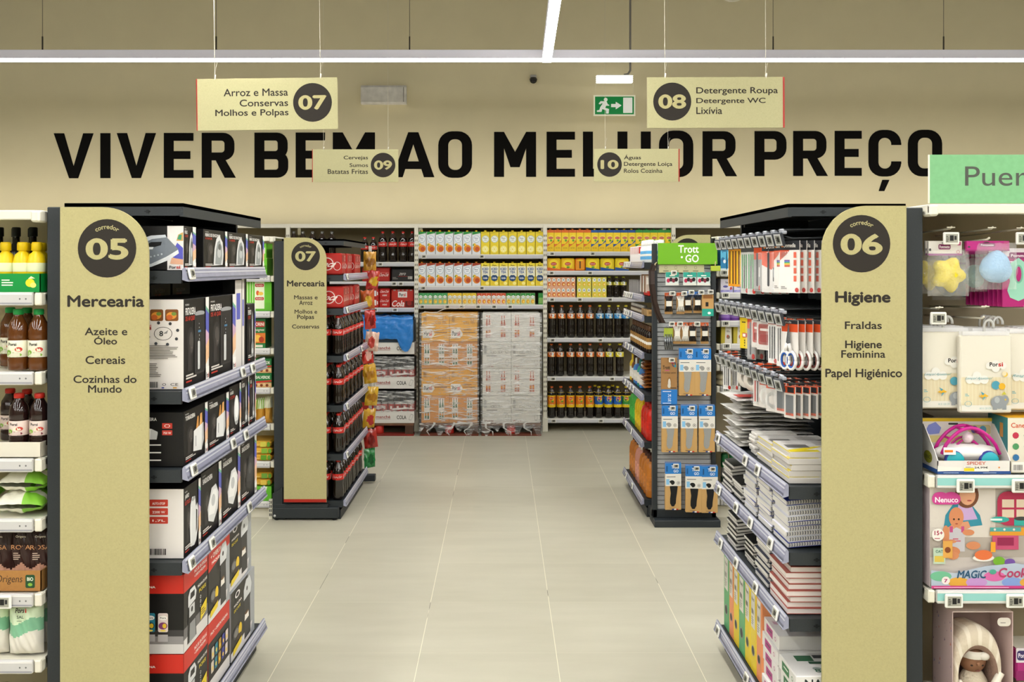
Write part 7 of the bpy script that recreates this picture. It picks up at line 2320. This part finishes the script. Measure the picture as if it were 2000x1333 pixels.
m = M(); F = Face(m, (-w / 2, -d / 2 - .001, 0), (1, 0, 0), (0, 0, 1), (0, -1, 0), w, h); F.rrect(.74, .88, .96, .95, .03, '#d8d2c6'); F.lines(.79, .905, .92, .92, 1, '#8a847a'); m.build('label_sticker', t)
CR = '#cfc3ad'
# quilted hood: an arch swept along the depth with stripes
m = M(); vs = []; fs = []; cs = []
prof = []
n = 18
for i in range(n + 1):
    a = PI * 1.0 * i / n
    prof.append((-.01 + .082 * math.cos(a), .235 + .12 * math.sin(a)))
prof = [(.074, .02)] + prof + [(-.092, .02)]
for j, (sc, y) in enumerate(((.97, .055), (1.0, -.02), (1.0, -.045), (.95, -.060), (.82, -.062), (.76, -.045), (.74, .0), (.70, .05))):
    for (x, z_) in prof: vs.append(((x + .01) * sc - .01, y, .02 + (z_ - .02) * (sc if z_ > .1 else 1)))
L = len(prof)
for j in range(7):
    for i in range(L - 1):
        fs.append((j * L + i, (j + 1) * L + i, (j + 1) * L + i + 1, j * L + i + 1)); cs.append(mat(CR, r=.9, bump=.3, bscale=60) if (j < 4 and i % 3) else (mat('#ddd4c2', r=.9) if j < 4 else mat('#8f7466', r=.95, bump=.4, bscale=50)))
m.add(vs, fs, cs, True); m.build('sleeping_bag', t)
m = M(); m.ball(.0, .0, .232, .046, .042, .056, mat('#8a6248', r=.7), 18, 12); m.ball(.0, -.042, .222, .007, .008, .007, '#8a6248', 8, 6)
m.ball(-.018, -.034, .215, .005, .004, .004, '#2a1c14', 8, 6); m.ball(.018, -.034, .215, .005, .004, .004, '#2a1c14', 8, 6); m.ball(0, -.040, .198, .010, .004, .003, '#6a3a2c', 8, 6); m.build('doll_head', t)
m = M(); m.lathe([(.0475, .238), (.049, .244), (.049, .258), (.0465, .264)], mat('#d8d2c6', r=.8), 20); m.ball(.02, -.046, .25, .018, .008, .014, '#d8d2c6', 10, 6); m.build('headband', t)
m = M(); m.ball(0, -.004, .10, .058, .045, .10, mat('#c4b8a2', r=.9, bump=.4, bscale=40), 16, 10); m.tube([(.07, -.055, .2), (.04, -.058, .15), (.0, -.060, .10), (-.03, -.058, .05)], .012, '#d8d0c0', 8); m.tube([(-.075, -.055, .17), (-.05, -.06, .12), (-.06, -.058, .06)], .012, '#d8d0c0', 8); m.build('wrap_cloth', t)
p = Pack(.15, .10, .11, '#a52a72', .006); F = p['f']; F.rect(0, .55, 1, 1, '#cfc8cc'); F.rrect(.02, .62, .5, .92, .08, '#3a3060'); F.text('Pommette', .05, .7, .46, .84, '#e6e0e8', .02); F.rect(0, 0, 1, .3, '#8a1f60'); F.rect(.3, .3, .8, .5, '#c04a8a')
p['t'].rect(0, 0, 1, 1, '#bdb8ac')
put_pack(p, 'baby_wipes_pack', (rx(1973, 3.1) + .078, 3.12, SH_R[2] + .18), 'magenta wipes pack with white band beside the doll box', 'pack')
m = M(); m.box(-.07, .10, -.05, .14, 0, .168, mat('#a39a86', r=.9, noise=.1, scale=20), .02); tag(m.build('grey_bundle', None, (rx(1973, 3.1) + .085, 3.12, SH_R[2] + .010)), 'grey folded bundle under the magenta wipes pack', 'textile')


# ============================================================ stationery end: hooks with cards
HX, TX = 1.352, .972
ROWZ = (1.806, 1.532, 1.305)
RN = ('upper', 'middle', 'lower')


def shk(y, z, lab):
    m = M()
    m.tube([(HX - .002, y, z), (TX + .03, y, z - .004), (TX, y, z + .004)], .0032, mat('#2a2d30', r=.3), 7)
    m.tube([(HX - .002, y, z + .03), (TX + .01, y, z + .026), (TX - .004, y, z + .022)], .0028, mat('#2a2d30', r=.3), 7)
    h = bw(m, 'display_hook', UB)
    m = M(); m.box(TX - .012, TX + .006, y - .020, y + .020, z + .010, z + .022, mat('#9a9da6', r=.2), .003); m.tube([(TX - .008, y - .018, z + .024), (TX - .008, y + .018, z + .024)], .005, mat('#aeb1ba', r=.2), 6); m.build('tag_holder', h)
    o = HTAG.put((TX - .010, y, z - .006), lab, -PI / 2, 'price tags on the stationery hooks'); o.rotation_euler = (.3, 0, -PI / 2 + .32)


def card(w, h, paint, col='#d4d0ca', d=.004, name='stationery_card'):
    p = Pack(w, d, h, col, .001); paint(p['f']); return p.build(name)


OG = '#c94a22'


def dom(F):
    F.rect(0, .82, 1, 1, '#26262a'); F.text('Domedia', .2, .87, .8, .95, '#e6e2dc', .02); F.circ(.13, .91, .035, '#cf7a2a', 8)


def c_pencil(F):
    F.rect(0, 0, 1, 1, '#cfccc8'); F.poly([(0, .55), (.45, .45), (1, .75), (1, .85), (0, .85)], OG); dom(F)
    F.rrect(.26, .12, .36, .80, .03, '#26282c'); F.poly([(.29, .80), (.31, .86), (.33, .80)], '#8d8f92'); F.rrect(.52, .22, .66, .5, .02, '#2a2c30'); F.rect(.54, .3, .64, .46, '#8a8f94')
    for k in range(2): F.rect(.76, .52 + .1 * k, .9, .6 + .1 * k, OG)
    F.circ(.9, .06, .04, '#b5281f', 10)


def c_rainbow(F):
    F.rect(0, 0, 1, 1, '#dad6d0'); dom(F); F.poly([(0, .62), (.35, .74), (.5, .82), (0, .82)], OG)
    for k, c in enumerate(('#b5281f', '#cf7a2a', '#d8c02a', '#3a9a3c', '#2f6ab0', '#6a3a8a')): F.rect(.24, .50 + .022 * k, .52, .522 + .022 * k, c)
    for k in range(4): F.rect(.72, .22 + .15 * k, .86, .33 + .15 * k, OG)
    F.circ(.88, .06, .045, '#b5281f', 10); F.lines(.08, .08, .4, .14, 2, '#6a6662')


def c_pens(col, bg, top):
    def f(F):
        F.rect(0, 0, 1, 1, bg); F.rect(0, .84, 1, 1, top)
        for k in range(3): F.rrect(.14 + .26 * k, .10, .27 + .26 * k, .80, .02, col if k != 1 else '#2a2c30'); F.rect(.16 + .26 * k, .56, .25 + .26 * k, .78, col)
        F.circ(.86, .06, .05, '#b5281f', 10)
    return f


def c_grey(F):
    F.rect(0, 0, 1, 1, '#8f8e8c'); F.rect(0, .66, 1, 1, OG); F.rrect(.3, .1, .5, .8, .03, '#3a3c40'); F.rect(.6, .3, .8, .5, '#d4d0ca'); F.circ(.75, .07, .06, '#b5281f', 10)


def c_stapler(F):
    F.rect(0, 0, 1, 1, '#c9c4be'); dom(F); F.rrect(.1, .15, .9, .75, .06, '#b5352a'); F.rrect(.2, .22, .8, .45, .05, '#8f241c'); F.rect(.2, .55, .8, .62, '#d8cfc8')


def c_yellow(F):
    F.rect(0, 0, 1, 1, '#d8bc1c'); F.text('UHU', .12, .84, .88, .95, '#1d1c1a', .03); F.lines(.2, .70, .8, .76, 1, '#1d1c1a'); F.rrect(.25, .3, .75, .42, .02, '#b5281f'); F.rect(.3, .32, .6, .4, '#efe8d8')
    for k in range(3): F.circ(.5, .22 - .07 * k, .02, '#2a2a20', 8)


def c_tape(F):
    F.rect(0, 0, 1, 1, '#c9c4be'); F.rect(0, .7, 1, 1, OG); F.rect(.4, .72, .95, .95, '#26262a'); F.circ(.3, .84, .1, '#e6e2dc', 10); F.circ(.5, .36, .26, '#d8d8d4'); F.circ(.5, .36, .14, '#c9c4be')


def c_eraser(F):
    F.rect(0, 0, 1, 1, '#c9c4be'); F.rect(0, .78, 1, 1, OG); F.rect(.3, .8, .9, .97, '#26262a'); F.rect(.15, .08, .85, .72, '#3a4146'); F.rect(.15, .08, .85, .16, '#c9502a')


def c_yb(F):
    F.rect(0, 0, 1, 1, '#cf8a1c'); F.rect(0, .9, 1, 1, OG)
    for k in range(4): F.rect(.14 + .2 * k, .06, .26 + .2 * k, .86, ('#2a261f', '#d8b82a')[k % 2])


def clear_over(o, w, h, d=.022):
    m = M(); m.box(-w / 2, w / 2, -d / 2 - .004, -.003, h * .05, h * .80, film(alpha=.06, r=.05, bump=.2), .004); m.build('clear_blister', o)


def mk(w, h, paint, name, cat='card', blister=True, col='#d4d0ca', d=.004):
    o = card(w, h, paint, col, d, name)
    if blister: clear_over(o, w, h)
    return Proto(tag(o, 'x', cat))


P_pencil = mk(.10, .185, c_pencil, 'mechanical_pencil_card'); P_rain = mk(.085, .18, c_rainbow, 'coloured_lead_card'); P_grey = mk(.055, .185, c_grey, 'pen_card')
P_green = mk(.05, .20, c_pens('#1f8a44', '#b9bab6', '#4a4c4c'), 'green_pen_pack', 'pen pack'); P_black = mk(.055, .175, c_yb, 'pencil_pack', 'pencil pack', False)
P_red = mk(.06, .17, c_pens('#b5281f', '#c9c4be', OG), 'red_pen_pack', 'pen pack')
P_stap = mk(.085, .13, c_stapler, 'stapler_card'); P_yel = mk(.05, .15, c_yellow, 'glue_card', 'card', False); P_tape = mk(.06, .12, c_tape, 'tape_card'); P_er = mk(.05, .11, c_eraser, 'eraser_card')
P_wht = mk(.045, .17, c_pens('#2a2c30', '#d8d6d2', OG), 'pen_card')

# scissors on card
def scissors(ca, cb_):
    p = Pack(.07, .004, .125, '#d4d0ca', .001); F = p['f']; F.rect(0, .68, 1, 1, OG); F.rect(0, .9, 1, 1, '#26262a'); F.text('Domedia', .1, .92, .6, .98, '#e6e2dc', .0)
    F.poly([(.08, .05), (.2, .05), (.36, .62), (.24, .62)], '#dcd9d4')
    o = p.build('scissors_card')
    m = M()
    for s, c in ((-1, ca), (1, cb_)):
        m.tube([(s * .014 + .019 * math.cos(a), -.010, -.012 + .030 * math.sin(a) + .0) for a in [2 * PI * i / 14 for i in range(15)]], .0055, mat('#d8d6d4', r=.3), 8)
        m.tube([(s * .014 + .014 * math.cos(a), -.011, -.012 + .024 * math.sin(a)) for a in [2 * PI * i / 14 for i in range(15)]], .004, mat(c, r=.35), 8)
        m.tube([(s * .012, -.010, .018), (s * .004, -.010, .045)], .006, mat('#d8d6d4', r=.3), 8)
    m.build('handles', o)
    m = M(); m.prism([(-.008, .035), (.006, .035), (.010, .05), (.003, .112), (-.002, .05)], 1, -.012, -.009, mat('#9fa2a5', r=.25, metal=.9)); m.prism([(.008, .035), (-.006, .035), (-.010, .05), (-.001, .112), (.002, .05)], 1, -.0088, -.006, mat('#8a8d90', r=.25, metal=.9)); m.build('blades', o)
    return Proto(tag(o, 'x', 'scissors'))


P_sb, P_sr, P_sg = scissors('#1f4f9a', '#1f4f9a'), scissors('#b5281f', '#b5281f'), scissors('#8a8a88', '#7a3a34')

FACE = -PI / 2
hang_plan = {
    0: [(P_rain, .18, 6, .55, 'coloured lead card'), (P_rain, .18, 3, .2, 'white and orange lead card'), (P_pencil, .185, 4, .5, 'mechanical pencil card'), (P_grey, .185, 4, .5, 'grey and orange pen card'),
        (P_grey, .185, 3, .4, 'grey pen card'), (P_green, .20, 5, .45, 'green pen pack'), (P_green, .20, 4, .4, 'clear green pen pack'), (P_black, .175, 4, .35, 'black and orange pencil pack'), (P_black, .175, 3, .3, 'yellow and black pencil pack'), None],
    1: [(P_sb, .125, 8, .55, 'scissors card'), (P_wht, .17, 4, .3, 'white and orange pen card'), (P_wht, .17, 2, .4, 'slim white pen card'), (P_stap, .13, 4, .5, 'red stapler card'), (P_stap, .13, 3, .4, 'red stapler blister'),
        (P_grey, .185, 2, .4, 'grey marker card'), (P_yel, .15, 3, .6, 'yellow glue card'), None, None, None],
    2: [(P_er, .11, 7, .5, 'dark eraser card'), (P_er, .11, 5, .45, 'grey eraser card'), (P_tape, .12, 5, .5, 'orange tape card'), (P_tape, .12, 4, .4, 'clear tape card'), (P_red, .13, 4, .45, 'red pen pack'),
        None, 'roll', 'roll', None, (P_wht, .13, 2, .5, 'small red and teal card')]}
for r in range(3):
    for k in range(10):
        y = 3.115 + .096 * k; z = ROWZ[r]
        shk(y, z, '%s price tag from the 06 sign on the %s hook row' % (ORD[k], RN[r]))
        it = hang_plan[r][k]
        if it is None: continue
        if it == 'roll':
            m = M(); m.lathe([(.02, -.02), (.042, -.02), (.044, -.015), (.044, .015), (.042, .02), (.02, .02), (.02, -.02)], mat('#d4cfc4', r=.6), 20)
            o = m.build('paper_roll', None, (TX + .06, y, z - .065)); o.rotation_euler = (0, PI / 2, .5)
            tag(o, '%s white roll hanging from the lower hook row' % ('near' if k == 6 else 'far'), 'roll'); continue
        P_, h, n, tw, nm = it
        for q in range(n):
            PP = P_
            if P_ is P_sb: PP = (P_sb, P_sr, P_sg)[min(q, 2)] if q < 2 else P_sg
            nm_ = nm if P_ is not P_sb else ('blue-handled scissors card', 'red-handled scissors card')[q] if q < 2 else 'grey-handled scissors card'
            PP.put((TX + .022 + (.026 if n > 5 else .034) * q, y + .004 * math.sin(q * 2 + k), z - h - .012), '%s %s from the hook tip, %s hook row, hook %s' % (ORD[q], nm_, RN[r], ORD[k]),
                   FACE + tw * (1 - .5 * q / n) + .08 * math.sin(q * 3 + k), 'cards on the stationery hooks')

# ============================================================ piles of paper goods
def notebook(w, d, h, cover, pages='#d2cfc8', coil=True, sag=0.0, stripe=None):
    """lying notebook, spine towards the camera side; curved down at the aisle edge by sag"""
    m = M(); n = 8; rows = []
    for i in range(n + 1):
        u = i / n; dz = -sag * (1 - u) ** 2 + sag
        x = -w / 2 + w * u
        rows.append((x, dz))
    lay = ((0, cover), (.0016, pages), (h - .0018, pages), (h - .0002, cover))
    def sheet(z0, z1, c, e):
        vs = []; fs = []
        for (x, dz) in rows:
            for y in (-d / 2 + e, d / 2 - e):
                for z in (z0, z1): vs.append((x, y, z + dz))
        for i in range(n):
            b = 4 * i; a = b + 4
            fs += [(b, a, a + 1, b + 1), (b + 2, b + 3, a + 3, a + 2), (b + 1, a + 1, a + 3, b + 3), (b, b + 2, a + 2, a)]
        fs += [(0, 1, 3, 2), (4 * n, 4 * n + 2, 4 * n + 3, 4 * n + 1)]
        m.add(vs, fs, c)
    sheet(0, .0015, cover, 0); sheet(.0015, h - .0018, pages, .002); sheet(h - .0018, h, cover, 0)
    o = m.build('notebook')
    if coil:
        m = M(); k = int(w / .0085)
        for i in range(k):
            x = -w / 2 + w * (i + .5) / k; u = (i + .5) / k; dz = sag - sag * (1 - u) ** 2
            m.tube([(x, -d / 2 + .005, dz + h * .88), (x, -d / 2 - .003, dz + h * .78), (x, -d / 2 - .004, dz + h * .4), (x, -d / 2 + .004, dz + .0025)], .0014, mat('#5a5d66', r=.3, metal=.6), 4)
        m.build('spiral_binding', o)
    return Proto(tag(o, 'x', 'notebook'))


def pile(proto, n, x, y, z, dz, label, group, jit=.006):
    for k in range(n):
        proto.put((x + jit * math.sin(k * 2.3 + y * 9), y + jit * .6 * math.sin(k * 1.7), z + dz * k), label % ORD[k], .03 * math.sin(k * 3.1), group)


XN = .972 + .012 + .11
nb = notebook(.22, .168, .0175, '#1d2f86', sag=.012); nw = notebook(.22, .165, .0175, '#c9cad2', sag=.012)
z = SH_B[1] + .003
for k in range(9): (nb if k in (0, 4, 8) else nw).put((XN + .005 * math.sin(k * 2.3), 3.19 + .003 * math.sin(k), z + .0180 * k), '%s spiral notebook from below in the near pile of the second shelf' % ORD[k], .02 * math.sin(k * 3), 'near spiral notebook pile')
for k in range(9): (nb if k in (1, 3, 6, 8) else nw).put((XN + .005 * math.sin(k * 1.3), 3.385 + .003 * math.sin(k), z + .0182 * k), '%s blue or grey spiral notebook from below in the middle pile' % ORD[k], .02 * math.sin(k * 2), 'middle spiral notebook pile')
for k in range(8): (nb if k in (2, 5) else nw).put((XN + .005 * math.sin(k * 1.9), 3.58 + .003 * math.sin(k), z + .0182 * k), '%s spiral notebook from below in the third pile' % ORD[k], .02 * math.sin(k * 2.6), 'third spiral notebook pile')
nk = notebook(.21, .15, .014, '#191919', sag=.014, coil=False); nk2 = notebook(.19, .13, .012, '#1b1b1b', sag=.012, coil=False)
pile(nk, 5, XN - .004, 3.77, z, .0145, '%s black notebook from below, third pile gap', 'black notebooks on the second shelf')
pile(nk, 8, XN - .006, 3.93, z, .0145, '%s black notebook from below at the far end of the second shelf', 'far black notebooks on the second shelf')
z = SH_B[2] + .003
npk = notebook(.22, .20, .0195, '#a5584e', '#d6cdc8', False, .0)
pile(npk, 8, XN, 3.20, z, .0205, '%s reddish notebook from below in the near pile of the third shelf', 'reddish notebook pile', .008)
ngr = notebook(.21, .165, .0175, '#2b3247', sag=.012)
pile(ngr, 8, XN, 3.43, z, .0182, '%s grey-edged spiral notebook from below, third shelf', 'grey spiral notebook pile')
pile(nk2, 8, XN - .006, 3.615, z, .0130, '%s small black notebook from below beside the grey spiral pile', 'small black notebook pile')
pile(nk, 9, XN - .004, 3.86, z, .0145, '%s black notebook from below in the far pile of the third shelf', 'far black notebook pile')

# yellow-grey paper packs
z = SH_B[0] + .003


def drawing_pad():
    p = Pack(.23, .20, .021, '#cbc7c2', .001); F = p['t']
    F.rect(0, 0, 1, 1, '#cfccc8'); F.rect(.0, .0, .45, .16, '#c9b81e'); F.poly([(0, .16), (.5, .45), (.62, .45), (.1, .0), (0, .0)], '#d8c41c'); F.rect(.06, .34, .4, .62, '#6d6b68'); F.poly([(.62, .0), (1, .3), (1, .42), (.5, .05)], '#d8c41c'); F.rect(.55, .55, .95, .85, '#b5b2ae'); F.poly([(.7, .3), (1, .52), (1, .6), (.64, .36)], '#3a3a38')
    F = p['l']; F.rect(0, .8, 1, .95, '#d8c41c'); F.lines(0, .1, 1, .75, 5, '#b5b0aa', .3)
    p['f'].lines(0, .1, 1, .9, 5, '#b9b4ae', .3)
    return Proto(tag(p.build('drawing_pad'), 'x', 'pad'))


dp = drawing_pad()
pile(dp, 5, XN + .01, 3.20, z, .0218, '%s grey and yellow drawing pad from below in the near pile', 'near drawing pad pile')
pile(dp, 4, XN + .02, 3.42, z, .0218, '%s grey and yellow drawing pad from below in the second pile', 'second drawing pad pile')
p = Pack(.16, .08, .012, '#cfccc6', .003); pw = Proto(tag(p.build('envelope_pack'), 'x', 'envelopes'))
pile(pw, 7, XN - .02, 3.585, z, .0125, '%s thin white envelope pack from below beside the pads', 'thin envelope packs')
for k in range(12):
    m = bag(M(), .30, .017, .24, mat('#d6d4cf', r=.18, spec=.7, bump=.5, bscale=18), 14, 10, .0028, k * 1.7)
    o = m.build('paper_bag_pack', None, (XN + .02 + .012 * math.sin(k * 2.1), 3.665, z + .014 + .0168 * k)); o.rotation_euler = (-PI / 2 + .02, 0, .10 * math.sin(k * 1.9))
    if k in (6, 11): 
        mm_ = M()
        mm_.box(-.14, -.02, -.0148, -.0138, .02, .08, '#b02a20', 0); mm_.build('red_label', o, (0, -.0, 0))
    tag(o, '%s white plastic-wrapped paper pack from below in the glossy pile' % ORD[k], 'paper pack', 'glossy wrapped paper packs')

# binders
def binder(col, wd):
    p = Pack(.285, wd, .335, col, .003); F = p['l']
    F.rect(.14, .52, .80, .93, '#d2cec4'); F.lines(.22, .56, .6, .66, 4, '#6a665e'); F.bars(.22, .68, .6, .74, '#3a3832', 10); F.text('Porsi', .26, .84, .68, .88, '#2a2a28', .02)
    F.ring(.5, .26, .26, .26 * wd / .335, .2, '#8f9092'); F.ell(.5, .26, .21, .21 * wd / .335, '#1a1918')
    o = p.build('ring_binder')
    m = M(); m.box(-.13, .135, -wd / 2 + .006, wd / 2 - .006, .3353, .337, mat('#1f1e1c', r=.8)); m.build('open_top', o)
    return Proto(tag(o, 'x', 'binder'))


z = SH_B[3] + .003
bs = {c: binder(h, w) for c, h, w in (('green', '#5aa06a', .088), ('orange', '#d98a5a', .07), ('yellow', '#d8bf2a', .078))}
yy = 4.005
for k, (c, w, nm) in enumerate((('green', .09, 'pale green binder at the far end of the base'), ('orange', .072, 'peach binder next to the far green one'), ('yellow', .08, 'first yellow binder, between peach and green'), ('green', .09, 'second pale green binder, leaning against yellow ones'),
                         ('yellow', .08, 'yellow binder just after the second green one'), ('yellow', .08, 'yellow binder beside the near peach one'), ('orange', .072, 'peach binder beside the copier paper'))):
    bs[c].put((.985 + .1425, yy - w / 2, z), nm, 0, 'ring binders on the base'); yy -= w + .003


def ream(c1, word):
    p = Pack(.30, .185, .052, '#d8d6d2', .003)
    F = p['l']; F.rect(.2, .2, .62, .8, c1); F.rect(.3, .5, .55, .6, '#3a3a3a' if c1 != '#1f6a3c' else '#d8e0d8'); F.ring(.8, .5, .05, .15, .3, c1)
    F = p['t']
    if c1 == '#1f6a3c':
        F.rect(.14, .62, .34, .86, '#1f5a38'); F.rect(.36, .74, .66, .88, '#22262a'); F.rect(.26, .5, .44, .6, '#1f4a34')
        F.poly([(.40, .32), (.60, .40), (.74, .34), (.70, .24), (.46, .26)], '#1f7a40'); F.poly([(.44, .02), (.42, .14), (.62, .20), (.86, .18), (.96, .04)], '#257a44'); F.ell(.3, .30, .05, .06, '#8f9a94'); F.text('80', .26, .14, .4, .28, '#2a5a40', .0)
        F = p['f']; F.text(word, .10, .2, .9, .8, '#1d2a2a', .02); F.circ(.34, .9, .07, '#2a72b8', 8)
    else:
        F.rect(0, 0, 1, 1, '#dcdad8')
        for k in range(6): F.poly([(.2 + .05 * k, 1), (.22 + .05 * k, 1), (.56 + .012 * k, .3), (.55 + .012 * k, .3)], c1, k > 0)
        for k in range(4): F.poly([(.05, .7 - .04 * k), (.05, .72 - .04 * k), (.56, .29), (.555, .28)], c1, k > 0)
    return Proto(tag(p.build('copy_paper_ream'), 'x', 'paper ream'))


rm, rg = ream('#a5307a', ''), ream('#1f6a3c', 'NAVIGATOR')
pile(rm, 5, .985 + .155, 3.335, z, .053, '%s white and magenta copy paper ream from below', 'magenta copy paper reams', .004)
pile(rg, 4, .985 + .158, 3.14, z, .053, '%s white and green copy paper ream from below', 'green copy paper reams', .004)
